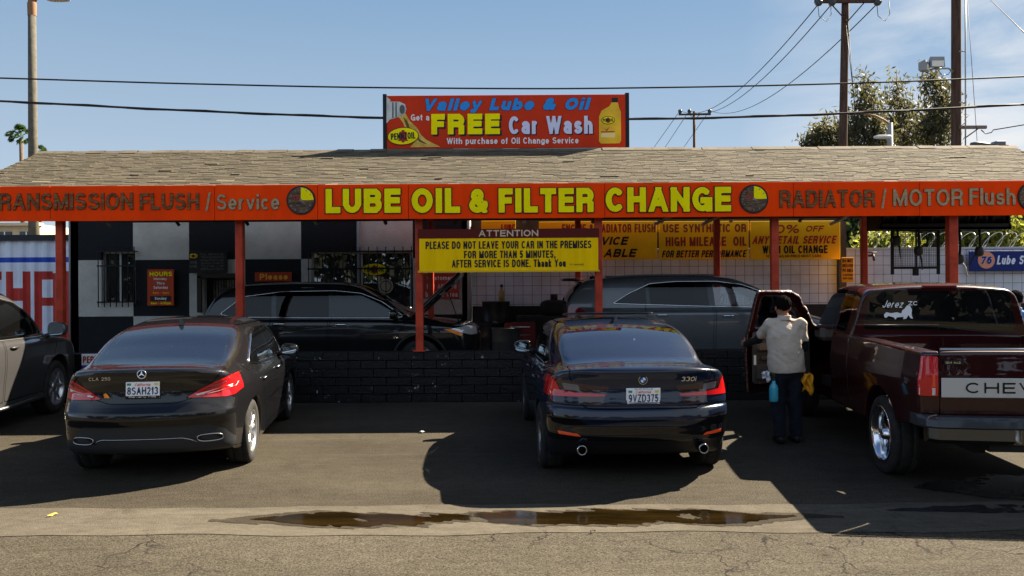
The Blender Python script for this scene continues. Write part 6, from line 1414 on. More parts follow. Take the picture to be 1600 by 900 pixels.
m = MB(); m.box((c1.x, -.15, zc), (2.35, .10, .13)); m.cyl((c1.x, -.15, zc-.75), (c1.x-.62, -.15, zc-.06), .022, 6); m.cyl((c1.x, -.15, zc-.75), (c1.x+.62, -.15, zc-.06), .022, 6); m.build('crossarm', POLEW, p1)
for dx in (-1.10, -.62, 1.02):
    m = MB(); m.lathe([(.0, -.16), (.10, -.13), (.13, -.02), (.10, .10), (.0, .13)], (c1.x+dx, -.33, zc-.12), 'Y', 12); m.build('insulator', CERAM, p1)
for dx in (-.95, -.2, .95):
    m = MB(); m.lathe([(.03, -.2), (.08, -.1), (.11, 0), (.08, .12), (0, .15)], (c1.x+dx, -.12, zc+.16), 'Z', 12); m.build('insulator', CERAM, p1)
for dx in (-1.1, 1.02):
    m = MB(); m.tube([(c1.x+dx-.05, -.38, zc-.2), (c1.x+dx, -.36, zc-.62), (c1.x+dx+.28, -.3, zc-.78), (c1.x+dx+.5, -.2, zc-.5), (c1.x+dx+.52, -.1, zc)], .012, 5); m.build('jumper_wire', WIRE, p1)
for k, (pa, pb) in enumerate((((1325, 32), (1340, 230)), ((1322, 40), (1335, 160)))):
    a, b = P(*pa, 28.8), P(*pb, 27.5); m = MB(); m.cyl(a-o, b-o, .012, 5); m.build('guy_wire', WIRE, p1)
p2, at2 = pole(1494, 1494, 26, 14.5, .165, .14, 'thick brown utility pole carrying floodlights at the right')
o2 = Vector(p2.location)
m = MB(); a, b = P(1500, 199, 25.8), P(1541, 201, 25.8); m.box(((a.x+b.x)/2-o2.x, -.2, a.z), (b.x-a.x, .09, .10)); m.cyl(Vector((a.x, 25.8, P(0, 227, 26).z))-o2+Vector((.15, 0, 0)), Vector((P(1528, 203, 25.8).x, 25.8, a.z-.05))-o2, .022, 6); m.build('bracket_arm', mat('weathered arm', (.16, .12, .10), rough=.8), p2)
m = MB(); a, b = P(1508.5, -10, 25.7), P(1508.5, 232, 25.7); m.cyl(a-o2, b-o2, .022, 6)
for py in (80, 160): q, w = P(1499, py, 25.7), P(1509, py, 25.7); m.cyl(q-o2, w-o2, .02, 5)
m.build('riser_conduit', STEEL, p2)
m = MB(); m.cyl(P(1510, -20, 25.6)-o2, P(1527, 225, 24)-o2, .008, 5); m.build('guy_wire', WIRE, p2)
for (px, py, rz, nm, s) in ((1463, 98, 0, 'white floodlight facing the lot from the thick pole', 1.0), (1445, 104, .9, 'grey floodlight turned aside on the thick pole bracket', .9)):
    q = P(px, py, 25.6); fl = thing('floodlight', nm, 'floodlight', tuple(q), rz, 'floodlights on the pole')
    m = MB(); m.add([(-.17*s, .16, -.12), (.17*s, .16, -.12), (.17*s, .16, .12), (-.17*s, .16, .12), (-.23*s, -.10, -.16), (.23*s, -.10, -.16), (.23*s, -.06, .18), (-.23*s, -.06, .18)], [(0, 1, 2, 3)[::-1], (4, 5, 6, 7), (0, 4, 7, 3)[::-1], (1, 2, 6, 5)[::-1], (3, 7, 6, 2), (0, 1, 5, 4)]); m.build('housing', mat('lamp housing', (.22, .23, .24), rough=.5), fl)
    m = MB(); m.box((0, -.10, -.05), (.38*s, .02, .18)); m.build('lens', mat('lamp lens', (.62, .60, .55), rough=.25), fl)
    m = MB(); m.cyl((0, .05, -.14), (.05, .1, -.30), .025, 6); m.build('yoke', STEEL, fl)
m = MB(); m.tube([P(1448, 110, 25.75)-o2, P(1462, 107, 25.75)-o2, P(1482, 107, 25.8)-o2, P(1489, 112, 25.9)-o2], .03, 6); m.build('lamp_arm', STEEL, p2)
m = MB(); m.tube([P(1466, 109, 25.8)-o2, P(1472, 118, 25.8)-o2, P(1482, 116, 25.8)-o2, P(1486, 110, 25.8)-o2], .012, 5); m.build('lamp_cable', WIRE, p2)
D3 = 80.0
p3 = thing('utility_pole', 'small far utility pole with a three-insulator crossarm above the roof ridge', 'utility pole', (P(1085, 230, D3).x, D3, 0))
o3 = Vector(p3.location); zt3 = P(1085, 174, D3).z
m = MB(); m.cyl((0, 0, 0), (0, 0, zt3), .18, 10, .14); m.build('shaft', POLEW, p3)
m = MB(); z3 = P(1085, 179.5, D3).z; m.box((0, -.2, z3), (3.2, .14, .16)); m.cyl((0, -.2, z3-.4), (-.6, -.2, z3), .03, 5); m.cyl((0, -.2, z3-.4), (.6, -.2, z3), .03, 5); m.build('crossarm', POLEW, p3)
ins3 = []
for px in (1062, 1076.5, 1108):
    q = P(px, 175, D3)-o3; ins3.append(q+o3+Vector((0, -.2, .1))); m = MB(); m.lathe([(.05, -.35), (.13, -.2), (.2, .0), (.2, .12), (.12, .2), (0, .24)], (q.x, -.2, q.z), 'Z', 10); m.build('insulator', CERAM, p3)
def wire(nm, label, pts, r, grp=None, twist=None):
    m = MB(); m.tube(pts, r, 6)
    if twist:
        L_ = 0; tw = []
        for i, q in enumerate(pts): tw.append(Vector(q)+Vector((0, math.cos(i*1.1)*twist, math.sin(i*1.1)*twist)))
        m.tube(tw, r*.75, 6)
    w = tag(m.build(nm, WIRE), label, 'wire', grp); return w
def cat_pts(a, b, sag, n=24): return [a.lerp(b, i/n)+Vector((0, 0, -sag*4*(i/n)*(1-i/n))) for i in range(n+1)]
for (dx, q, nm) in zip((-1.10, -.62, 1.02), ins3, ('highest of the three thin wires descending from the near crossarm to the far pole', 'middle wire of the three descending from the near crossarm to the far pole', 'lowest and most sagging wire from the near crossarm to the far pole')):
    a = o+Vector((c1.x+dx, -.45, zc-.14)); wire('power_line', nm, cat_pts(a, q, 1.6), .020, 'wires between two poles')
for q, pe, nm in zip(ins3, ((1012, 232), (1030, 233), (1058, 233)), ('thin wire running left from the far crossarm to the roof, leftmost one', 'thin wire from the far crossarm to the roof, between two others', 'thin wire from the far crossarm to the roof, nearest its pole')):
    wire('power_line', nm, [q, P(pe[0]-14, pe[1]+32, 120)], .03, 'wires beyond the far pole')
def smooth_pts(pp, Y, n=70):
    f = spl([(a, b) for a, b in pp]); return [P(x, float(f(x)), Y) for x in np.linspace(pp[0][0], pp[-1][0], n)]
wire('overhead_cable', 'thick twisted black cable sagging across behind the rooftop billboard', smooth_pts([(-260, 147), (0, 158), (300, 173), (600, 184), (800, 187), (1000, 186), (1150, 183), (1300, 178), (1600, 163), (1850, 148)], 21), .030, None, .022)
wire('overhead_cable', 'thin black cable crossing the sky just above the rooftop billboard', smooth_pts([(-260, 115), (0, 122), (300, 131), (600, 137), (850, 138.5), (1050, 136.5), (1300, 131), (1600, 119.5), (1850, 107)], 23), .024)
wire('power_line', 'short thin wire crossing the top right corner of the sky', [P(1548, 0, 40), P(1650, 100, 30)], .02)
wire('service_drop', 'sagging service wire leaving the thick pole bracket towards the right', [P(1533, 203, 25.7), P(1540, 209, 25.7), P(1549, 207, 25.6), P(1552, 203, 25.5), P(1600, 195, 24.5), P(1700, 178, 23)], .016)
# ------------------------------------------------------------------ street lamps
CONC = mat('concrete pole', (.085, .078, .062), rough=.9, var=.2, vscale=6)
xb = P(52, 236, 30).x; dx = (P(50, 10, 30).x-xb)
lp = thing('street_lamp', 'tall concrete street lamp post at the left with its arm at the top edge', 'street lamp', (xb, 30, 0)); zt0 = P(50, 2, 30).z
m = MB(); m.tube([(0, 0, 0), (dx*.5, 0, 7), (dx, 0, zt0)], [.20, .165, .135], 14); m.build('shaft', CONC, lp)
m = MB(); m.lathe([(.15, -.55), (.16, -.1), (.12, .05), (.02, .16)], (dx, 0, zt0), 'Z', 14); m.build('collar', mat('rusty collar', (.20, .11, .06), rough=.8), lp)
m = MB(); m.tube([(dx+.1, 0, zt0-.02), (dx+.35, -.05, zt0+.35), (dx+.9, -.1, zt0+.5)], .05, 8); m.build('arm', mat('rusty arm', (.24, .13, .06), rough=.7), lp)
m = MB(); v, f = sblob((dx+1.05, -.1, zt0+.05), (.45, .17, .10), .7); m.add(v, f, True); m.cyl((dx+.9, -.1, zt0+.5), (dx+1.0, -.1, zt0+.1), .03, 6); m.build('lamp_head', mat('lamp head', (.35, .35, .34), rough=.5), lp)
lp2 = thing('street_lamp', 'distant grey street lamp with a rusty curved arm in front of the trees', 'street lamp', (P(1391, 229, 38).x, 38, 0)); z2 = P(1391, 192, 38).z
m = MB(); m.cyl((0, 0, 0), (0, 0, z2), .17, 10, .12); m.build('shaft', mat('grey pole', (.26, .27, .27), rough=.7), lp2)
q = [P(1391, 194, 38), P(1382, 188, 38), P(1368, 181, 38), P(1350, 178, 38)]; m = MB(); m.tube([a-Vector(lp2.location) for a in q], .05, 6); m.build('arm', mat('rusty arm', (.24, .13, .06)), lp2)
m = MB(); q = P(1379, 214, 37.5)-Vector(lp2.location); v, f = sblob(q, (.42, .18, .09), .7); m.add(v, f, True); m.cyl(q, q+Vector((.4, .5, .05)), .03, 5); m.build('lamp_head', mat('lamp head pale', (.55, .57, .58), rough=.4), lp2)
# ------------------------------------------------------------------ trees
def leafmat(name, c, t, tr=.45):
    if name in MATS: return MATS[name]
    m = bpy.data.materials.new(name); m.use_nodes = True; MATS[name] = m
    nt = m.node_tree; N = nt.nodes; Lk = nt.links; b = N['Principled BSDF']; b.inputs['Roughness'].default_value = .55; b.inputs['Specular IOR Level'].default_value = .35
    at = N.new('ShaderNodeAttribute'); at.attribute_name = 'tone'
    a1 = N.new('ShaderNodeMix'); a1.data_type = 'RGBA'; a1.blend_type = 'MULTIPLY'; a1.inputs[0].default_value = 1; a1.inputs[6].default_value = tuple(c)+(1,); Lk.new(at.outputs['Color'], a1.inputs[7]); Lk.new(a1.outputs[2], b.inputs['Base Color'])
    a2 = N.new('ShaderNodeMix'); a2.data_type = 'RGBA'; a2.blend_type = 'MULTIPLY'; a2.inputs[0].default_value = 1; a2.inputs[6].default_value = tuple(t)+(1,); Lk.new(at.outputs['Color'], a2.inputs[7])
    tl = N.new('ShaderNodeBsdfTranslucent'); Lk.new(a2.outputs[2], tl.inputs[0])
    mx = N.new('ShaderNodeMixShader'); mx.inputs[0].default_value = tr; Lk.new(b.outputs[0], mx.inputs[1]); Lk.new(tl.outputs[0], mx.inputs[2]); Lk.new(mx.outputs[0], N['Material Output'].inputs[0])
    return m
def foliage(name, parent, blobs, nclump, nleaf, csize, lsize, m, rng, droop=.5, o=(0, 0, 0)):
    """Leaf faces gathered into clumps spread through the given ellipsoids."""
    V = []; tone = []
    vol = np.array([b[1][0]*b[1][1]*b[1][2] for b in blobs]); pr = vol/vol.sum()
    C = []
    for _ in range(nclump):
        c, r = blobs[rng.choice(len(blobs), p=pr)]
        d = rng.normal(size=3); d /= np.linalg.norm(d); C.append(np.array(c)+d*np.array(r)*rng.uniform(.35, 1.0)**.6)
    C = np.array(C); n = nclump*nleaf
    ctr = np.repeat(C, nleaf, 0)+rng.normal(size=(n, 3))*csize*np.array([1, 1, .8+droop*.6])
    ctr[:, 2] -= np.abs(rng.normal(size=n))*csize*droop
    ct = np.repeat(rng.uniform(.6, 1.35, nclump), nleaf)*rng.uniform(.7, 1.3, n)
    a = rng.normal(size=(n, 3)); a[:, 2] -= droop*1.6; a /= np.linalg.norm(a, axis=1)[:, None]
    b = np.cross(a, rng.normal(size=(n, 3))); b /= np.linalg.norm(b, axis=1)[:, None]
    L = (lsize[0]*rng.uniform(.6, 1.4, n))[:, None]; Wd = (lsize[1]*rng.uniform(.6, 1.4, n))[:, None]
    V = np.stack([ctr-a*L/2, ctr+b*Wd/2-a*L*.05, ctr+a*L/2, ctr-b*Wd/2-a*L*.05], 1).reshape(-1, 3)-np.array(o)
    Fq = np.arange(4*n).reshape(n, 4)
    ob = meshobj(name, V, Fq, m, parent)
    ca = ob.data.color_attributes.new('tone', 'FLOAT_COLOR', 'POINT'); col = np.ones((4*n, 4)); col[:, :3] = np.repeat(ct, 4)[:, None]; ca.data.foreach_set('color', col.ravel())
    return C
BARK = mat('bark', (.10, .075, .055), rough=.9, var=.3, vscale=5)
BARKP = mat('pale bark', (.20, .16, .125), rough=.9, var=.3, vscale=5)
def tree(name, label, cat, base, blobs, m, nclump, nleaf, csize, lsize, seed, trunk_r=.2, bark=BARK, grp=None, droop=.6, lean=None):
    rng = np.random.default_rng(seed); r = thing(name, label, cat, tuple(base), 0, grp); o = Vector(base)
    C = foliage('crown', r, blobs, nclump, nleaf, csize, lsize, m, rng, droop, tuple(base))
    mb = MB(); top = Vector(max((b[0] for b in blobs), key=lambda q: q[2])); fork = o+Vector((0, 0, (top.z-o.z)*.35))
    mb.tube([(0, 0, 0), (fork-o)*.5+Vector((.08, 0, 0)), fork-o], [trunk_r, trunk_r*.85, trunk_r*.7], 9)
    for b in blobs:
        t = Vector(b[0])+Vector((0, 0, b[1][2]*.6))-o; s_ = fork-o; md = s_.lerp(t, .5)+Vector((float(rng.normal()*.25), float(rng.normal()*.25), .2))
        mb.tube([s_, md, t], [trunk_r*.5, trunk_r*.32, trunk_r*.08], 6)
    for c in C[::2]:
        c = Vector(c)-o; s_ = Vector(min((b[0] for b in blobs), key=lambda q: (Vector(q)-o-c).length))-o
        mb.tube([s_-Vector((0, 0, .3)), s_.lerp(c, .5)+Vector((0, 0, .1)), c], [trunk_r*.16, trunk_r*.1, trunk_r*.04], 4)
    mb.build('trunk', bark, r); return r
EUC = leafmat('eucalyptus leaf', (.048, .050, .026), (.115, .11, .042), .42)
def B(px, py, Y, rx, rz, ry=None): c = P(px, py, Y); k = Y/F; return (tuple(c), (rx*k, ry if ry else rx*k, rz*k))
E_ = 45
tree('eucalyptus_tree', 'slender airy tree with its pointed top just right of the crossarm pole', 'tree', (P(1365, 240, E_).x, E_, 0), [B(1350, 131, E_, 13, 22), B(1362, 160, E_, 24, 24), B(1350, 200, E_, 30, 28), B(1375, 215, E_, 28, 24), B(1330, 205, E_, 16, 20)], EUC, 111, 26, .27, (.38, .095), 3, .22, BARKP, 'leafy trees behind the roof')
tree('eucalyptus_tree', 'airy tree with a feathery top in the middle of the leafy group', 'tree', (P(1412, 240, E_+3).x, E_+3, 0), [B(1401, 118, E_+3, 10, 15), B(1404, 150, E_+3, 20, 22), B(1412, 185, E_+3, 28, 26), B(1420, 215, E_+3, 28, 24)], EUC, 88, 26, .27, (.38, .095), 4, .22, BARKP, 'leafy trees behind the roof')
tree('eucalyptus_tree', 'leaning airy tree whose crown meets the thick utility pole', 'tree', (P(1440, 240, E_).x, E_, 0), [B(1462, 128, E_, 20, 18), B(1468, 165, E_, 26, 24), B(1462, 200, E_, 30, 26), B(1478, 150, E_, 12, 20)], EUC, 97, 26, .27, (.38, .095), 5, .24, BARK, 'leafy trees behind the roof')
tree('eucalyptus_tree', 'low bushy tree at the left foot of the leafy group behind the roof', 'tree', (P(1290, 240, E_+2).x, E_+2, 0), [B(1288, 205, E_+2, 24, 16), B(1275, 222, E_+2, 22, 14), B(1310, 218, E_+2, 22, 18), B(1312, 190, E_+2, 10, 12)], EUC, 78, 26, .27, (.38, .095), 6, .18, BARK, 'leafy trees behind the roof')
G_Y = leafmat('yellow green leaf', (.10, .12, .02), (.21, .225, .03), .5); G_D = leafmat('dark green leaf', (.035, .055, .02), (.09, .14, .03), .35); G_M = leafmat('mid green leaf', (.06, .09, .025), (.20, .26, .04), .45)
grp = 'trees behind the tiled wall'
tree('shade_tree', 'dark green tree over the tiled wall between two canopy posts', 'tree', (P(1352, 400, 23).x, 23, 0), [B(1340, 350, 23, 30, 26), B(1380, 362, 23, 26, 26), B(1310, 365, 23, 26, 24)], G_D, 110, 60, .26, (.20, .09), 11, .16, BARK, grp)
tree('shade_tree', 'mid green tree seen through the hanging mesh panel', 'tree', (P(1430, 400, 22).x, 22, 0), [B(1415, 366, 22, 30, 22), B(1450, 345, 22, 32, 24), B(1470, 372, 22, 22, 18)], G_M, 110, 60, .25, (.19, .09), 12, .15, BARK, grp)
tree('shade_tree', 'bright yellow-green sunlit tree behind the razor wire', 'tree', (P(1530, 400, 21).x, 21, 0), [B(1520, 360, 21, 34, 24), B(1555, 366, 21, 26, 20), B(1500, 375, 21, 22, 16)], G_Y, 130, 60, .24, (.18, .085), 13, .15, BARK, grp)
tree('cypress_tree', 'dark upright tree at the right edge behind the razor wire', 'tree', (P(1602, 400, 22).x, 22, 0), [B(1592, 352, 22, 16, 34), B(1612, 360, 22, 18, 34), B(1640, 350, 22, 24, 34)], G_D, 110, 60, .24, (.18, .07), 14, .15, BARK, grp, .2)
tree('low_shrub', 'bright low shrub peeping over the tiled wall beside the red post', 'shrub', (P(1380, 400, 20).x, 20, 0), [B(1375, 384, 20, 26, 12), B(1400, 388, 20, 20, 10)], G_Y, 50, 55, .2, (.16, .07), 15, .08, BARK, grp)
PALM = leafmat('palm frond', (.03, .06, .015), (.06, .12, .02), .3)
def palm(px, py, Y, R_, label, seed, ht=None):
    c = P(px, py, Y); r = thing('palm_tree', label, 'palm tree', (c.x, Y, 0), 0, 'far palm trees'); rng = np.random.default_rng(seed)
    m = MB(); m.tube([(.25, 0, 0), (.12, 0, c.z*.5), (0, 0, c.z-R_*.15)], [.28, .2, .16], 8); m.build('trunk', BARK, r)
    V = []; n_f = 34
    for k in range(n_f):
        az = rng.uniform(0, 2*math.pi); el = rng.uniform(-.75, 1.35); Ls = R_*rng.uniform(.55, .75)
        d = Vector((math.cos(az)*math.cos(el), math.sin(az)*math.cos(el), math.sin(el))); tip = Vector((0, 0, c.z))+d*Ls
        sd = d.orthogonal().normalized(); sd2 = d.cross(sd)
        V.append((Vector((0, 0, c.z)), tip, .03))
        for a in np.linspace(-1.5, 1.5, 17):   # fan blade
            e = (d*math.cos(a)+sd*math.sin(a)*.95+sd2*float(rng.normal()*.08)).normalized(); q = tip+e*R_*.42*(.6+.4*math.cos(a))+Vector((0, 0, -.08*R_)); V.append((tip, q, R_*.045))
    vs = []; 
    for a, b, w in V:
        s_ = (b-a).cross(Vector((.3, 1, .2))).normalized()*w; mid = a.lerp(b, .45); vs += [a, mid+s_, b, mid-s_]
    ob = meshobj('crown', vs, np.arange(len(vs)).reshape(-1, 4), PALM, r); ca = ob.data.color_attributes.new('tone', 'FLOAT_COLOR', 'POINT')
    for i in range(len(vs)//4):
        t = rng.uniform(.6, 1.4)
        for q in range(4): ca.data[i*4+q].color = (t, t, t, 1)
    return r
palm(33, 213, 70, 1.15, 'small far palm tree beside the concrete lamp post', 1)
palm(61, 240, 95, 1.1, 'tiny palm top just clearing the roof beside the lamp post', 2)
# ------------------------------------------------------------------ left background: painted container, pale building
CY = 19.6
cw = thing('shipping_container', 'white corrugated container with a blue stripe and huge red letters at the left', 'container', (-14.5, CY, 0))
L_ = lambda px: P(px, 440, CY).x
Zc = lambda py: P(55, py, CY).z
rects = [(-34, 2, 424, 437), (-21, -10, 437, 540), (9, 20, 424, 540), (36, 48, 424, 540), (20, 36, 450, 470), (54, 65, 424, 540), (65, 82, 424, 437), (65, 82, 465, 478), (82, 90, 427, 540), (101, 112, 424, 540)]
xs = sorted({round(L_(v), 4) for r in rects for v in r[:2]}|set(np.round(np.arange(-18.0, -9.6, .0375), 4))); ztop = Zc(376)
zs = sorted({round(Zc(v), 4) for r in rects for v in r[2:]}|{.15, round(ztop, 4), round(Zc(402), 4), round(Zc(410), 4)}); zs = [z for z in zs if z <= ztop]
V = []; Fq = []; mi = []
cor = lambda x: .018*max(-1, min(1, 2.2*math.sin(x*2*math.pi/.30)))
for z in zs:
    for x in xs: V.append((x+14.5, cor(x), z))
nx = len(xs)
for j in range(len(zs)-1):
    for i in range(nx-1):
        Fq.append([j*nx+i, j*nx+i+1, (j+1)*nx+i+1, (j+1)*nx+i]); mx, mz = (xs[i]+xs[i+1])/2, (zs[j]+zs[j+1])/2
        k = 0
        if Zc(410) < mz < Zc(402): k = 1
        for r in rects:
            if L_(r[0]) < mx < L_(r[1]) and Zc(r[3]) < mz < Zc(r[2]): k = 2
        mi.append(k)
meshobj('painted_wall', V, Fq, [mat('container white', (.62, .66, .76), rough=.5, var=.08, vscale=2), mat('stripe blue', (.015, .06, .42), rough=.5), mat('container red', (.42, .03, .022), rough=.5, var=.15, vscale=2)], cw, midx=mi)
m = MB(); m.box((-.05+.7, 1.22, ztop/2+.05), (8.3, 2.35, ztop-.12)); m.build('shell', mat('container side', (.5, .52, .55), rough=.6), cw)
m = MB(); m.box((.7, -.03, ztop+.07), (8.3, .12, .14)); m.build('top_rail', mat('rail dark', (.02, .025, .03), rough=.5), cw)
pb = thing('pale_building', 'cream building with small dark windows seen above the container', 'building', (P(20, 400, 44).x, 44, 0)); zt1 = 5.35
m = MB(); m.box((-3, 2.5, zt1/2), (9.0, 5, zt1)); m.build('wall', mat('cream wall', (.46, .38, .26), rough=.9, var=.1, vscale=1), pb)
for xo in (-3.6, -1.9, -.4, .8):
    m = MB(); m.box((xo, -.03, zt1-.95), (.75, .08, 1.1)); w_ = m.build('window', mat('dark pane', (.05, .06, .07), rough=.2), pb); m = MB(); m.box((xo, -.06, zt1-.95), (.05, .06, 1.1)); m.box((xo, -.06, zt1-1.55), (.9, .12, .08)); m.build('frame', S_WHITE, w_)
m = MB(); m.box((-3, -.06, zt1), (9.2, .5, .16)); m.build('cornice', mat('cornice', (.5, .44, .34), rough=.9), pb)
pf = thing('parapet_wall', 'low cream parapet wall beyond the container', 'wall', (P(82, 400, 40).x, 40, 0))
m = MB(); m.box((0, .2, 1.25), (4.6, .3, 4.3)); m.build('wall', mat('cream wall', (.46, .38, .26)), pf); m = MB(); m.box((0, .2, 3.46), (4.8, .4, .12)); m.build('coping', mat('cornice', (.5, .44, .34)), pf)
# rooftop gear beyond the ridge at the right
rv = thing('roof_vent', 'flat grey rooftop fan on a rusty curb at the right end of the ridge', 'vent', tuple(P(1545, 236, 16.6)))
ro = Vector(rv.location)
a, b = P(1517, 226, 16.6)-ro, P(1546, 226, 16.6)-ro; m = MB(); m.tube([a, a.lerp(b, .3), a.lerp(b, .55), b], [.045, .065, .06, .03], 10); m.build('motor', mat('dark grey metal', (.07, .075, .08), rough=.5), rv)
m = MB(); c = P(1560, 225, 16.6)-ro; m.box(c, (.20, .2, .10), bev=.01); m.cyl(b, c, .02, 6); m.build('junction_box', mat('blue grey box', (.12, .15, .18), rough=.5), rv)
m = MB(); c = P(1563, 233, 16.6)-ro; m.lathe([(.17, .06), (.18, .04), (.13, -.12), (.10, -1.1)], tuple(c), 'Z', 16); m.build('curb', mat('rusty curb', (.30, .13, .05), rough=.8), rv)
# trees across the street, behind the viewpoint: seen only as reflections in paint and glass
rng = np.random.default_rng(21); wood = [((x, -24+3*math.sin(x), 4.2+1.6*math.sin(x*.7)), (3.2, 2.5, 3.6+1.2*math.sin(x*1.3))) for x in np.arange(-42, 44, 4.5)]
foliage('street_trees', None, wood, 700, 22, .8, (.9, .55), leafmat('darkened leaf', (.010, .014, .007), (.012, .016, .006), .15), rng, .3); struct(bpy.data.objects['street_trees'], 'stuff')  # leaf colour darkened so paint and glass reflect a dark tree line
# ------------------------------------------------------------------ people
SKIN = mat('skin', (.23, .11, .065), rough=.55); HAIR = mat('black hair', (.006, .005, .0045), rough=.95, spec=.03, bump=.6, bscale=220)
def cone(x, y, z, a, b, ra, rb, sc=(1, 1, 1)):
    a, b = np.array(a, float), np.array(b, float); d = b-a; L2 = d @ d+1e-9
    t = np.clip(((x-a[0])*d[0]+(y-a[1])*d[1]+(z-a[2])*d[2])/L2, 0, 1)
    return np.sqrt(((x-a[0]-t*d[0])/sc[0])**2+((y-a[1]-t*d[1])/sc[1])**2+((z-a[2]-t*d[2])/sc[2])**2)-(ra+(rb-ra)*t)
def ellip(x, y, z, c, r):
    k0 = np.sqrt(((x-c[0])/r[0])**2+((y-c[1])/r[1])**2+((z-c[2])/r[2])**2)
    k1 = np.sqrt(((x-c[0])/r[0]**2)**2+((y-c[1])/r[1]**2)**2+((z-c[2])/r[2]**2)**2)+1e-9
    return k0*(k0-1)/k1
def finger_chain(base, dirs, lens, r): 
    out = []; p = np.array(base, float)
    for d, l, k in zip(dirs, lens, (1, .9, .8)):
        d = np.array(d, float); d /= np.linalg.norm(d); q = p+d*l; out.append((p, q, r*k, r*k*.9)); p = q
    return out
def person(name, label, loc, rotz, J, shirt_m, pants_m, sleeve_m, hand_L=None, hand_R=None, short=True, res=.0105, extra=None, seated=False):
    root = thing(name, label, 'person', loc, rotz); j = {k: np.array(v, float) for k, v in J.items()}
    up = lambda k, t: j[k[0]]*(1-t)+j[k[1]]*t
    limbs = []
    for s in 'LR':
        limbs += [('arm', j['sh'+s], j['el'+s], .052, .042), ('arm', j['el'+s], j['wr'+s], .043, .028)]
        limbs += [('leg', j['hp'+s], j['kn'+s], .088, .060), ('leg', j['kn'+s], j['an'+s], .060, .040)]
    H = j['head']
    fingers = []
    for s in 'LR':
        w = j['wr'+s]; d = j['hd'+s]-w; d /= np.linalg.norm(d); side = j['pn'+s]; side = side-d*(side @ d); side /= np.linalg.norm(side)   # towards the little finger
        nrm = np.cross(d, side); curl = j['cu'+s]; palm_end = w+d*.085
        fingers.append((w, w+d*.05, .030, .034)); fingers.append((w+d*.03+side*.02, palm_end+side*.028, .018, .014)); fingers.append((w+d*.03-side*.02, palm_end-side*.028, .018, .014)); fingers.append((w+d*.03, palm_end, .020, .016))
        for i, (o_, l) in enumerate(((-.033, .92), (-.011, 1.0), (.011, .95), (.032, .78))):
            b0 = palm_end+side*o_; dd = [d+curl*.5, d*.3+curl, -d*.5+curl*.9]; fingers += finger_chain(b0, dd, (.040*l, .028*l, .022*l), .0098)
        tb = w+d*.03-side*.030; fingers += finger_chain(tb, [d*.5-side*.8+curl*.25, d*.8-side*.3+curl*.6, d*.7+curl*.7], (.035, .030, .024), .0115)
    def body(x, y, z):
        v = cone(x, y, z, j['pel'], j['chest'], .125, .140, (1.15, .8, 1)); v = smin(v, cone(x, y, z, j['chest'], j['neck'], .130, .055, (1.2, .75, 1)), .05)
        v = smin(v, cone(x, y, z, j['shL'], j['shR'], .06, .06), .05)
        v = smin(v, cone(x, y, z, j['neck'], H+np.array([0, -.01, -.06]), .055, .052), .02)
        hd = smin(ellip(x, y, z, H+np.array([0, .0, .025]), (.078, .098, .098)), ellip(x, y, z, H+np.array([0, .025, -.045]), (.060, .070, .075)), .03)
        hd = smin(hd, cone(x, y, z, H+np.array([0, .098, .01]), H+np.array([0, .118, -.025]), .010, .015), .012)
        for s in (-1, 1):
            hd = smin(hd, ellip(x, y, z, H+np.array([s*.080, .0, -.01]), (.012, .022, .034)), .008)
            hd = smax(hd, -ellip(x, y, z, H+np.array([s*.032, .105, .012]), (.018, .014, .010)), .012); hd = smin(hd, ellip(x, y, z, H+np.array([s*.032, .086, .012]), (.012, .010, .010)), .003)
        hd = smin(hd, ellip(x, y, z, H+np.array([0, .093, -.058]), (.024, .010, .008)), .01)
        v = smin(v, hd, .015)
        for _, a, b, ra, rb in limbs: v = smin(v, cone(x, y, z, a, b, ra, rb), .03)
        for a, b, ra, rb in fingers: v = smin(v, cone(x, y, z, a, b, ra, rb), .007)
        for s in 'LR': v = smin(v, cone(x, y, z, j['an'+s]+np.array([0, -.02, -.035]), j['an'+s]+j.get('ft', np.array([0, .16, -.045])), .038, .030), .02)
        return v
    allp = np.array([v for k, v in j.items() if k[:2] not in ('pn', 'cu', 'ft')]); lo, hi = allp.min(0)-.26, allp.max(0)+.26
    gx = [np.arange(lo[i], hi[i], res) for i in range(3)]
    V, T = surfnet(body, *gx, iters=3); tri_obj('body', body, V, T, SKIN, root)
    def wr(x, y, z, s=1.0): return (.004*np.sin(x*21+z*9+1.3*np.sin(z*13))+.0035*np.sin(z*24-x*31+y*20+2*np.sin(x*17))+.0015*np.sin(z*47+x*52+2*np.sin(z*19)))*s
    def grow(f, nm, m, par=root, rs=.013, zlo=None):
        g2 = [np.arange(lo[i]-.04, hi[i]+.04, rs) for i in range(3)]
        V, T = surfnet(f, *g2, iters=3)
        return tri_obj(nm, f, V, T, m, par) if len(T) else None
    tor = lambda x, y, z: smin(cone(x, y, z, j['pel']+np.array([0, 0, -.06]), j['chest'], .170, .164, (1.24, .88, 1)), smin(cone(x, y, z, j['chest'], j['neck']+np.array([0, 0, -.05]), .148, .062, (1.2, .78, 1)), cone(x, y, z, j['shL'], j['shR'], .068, .068), .05), .05)
    def shirt(x, y, z):
        v = tor(x, y, z)
        for s in 'LR': e = j['sh'+s]*.30+j['el'+s]*.70; v = smin(v, cone(x, y, z, j['sh'+s], e, .066, .068), .03); v = smax(v, -(((x-e[0])*(j['sh'+s]-e)[0]+(y-e[1])*(j['sh'+s]-e)[1]+(z-e[2])*(j['sh'+s]-e)[2])/np.linalg.norm(j['sh'+s]-e)) - 10*(np.sqrt((x-e[0])**2+(y-e[1])**2+(z-e[2])**2) > .14), .006)
        v = v+wr(x, y, z)
        v = smax(v, j['pel'][2]-.10+.006*np.sin(x*15)-z, .006)
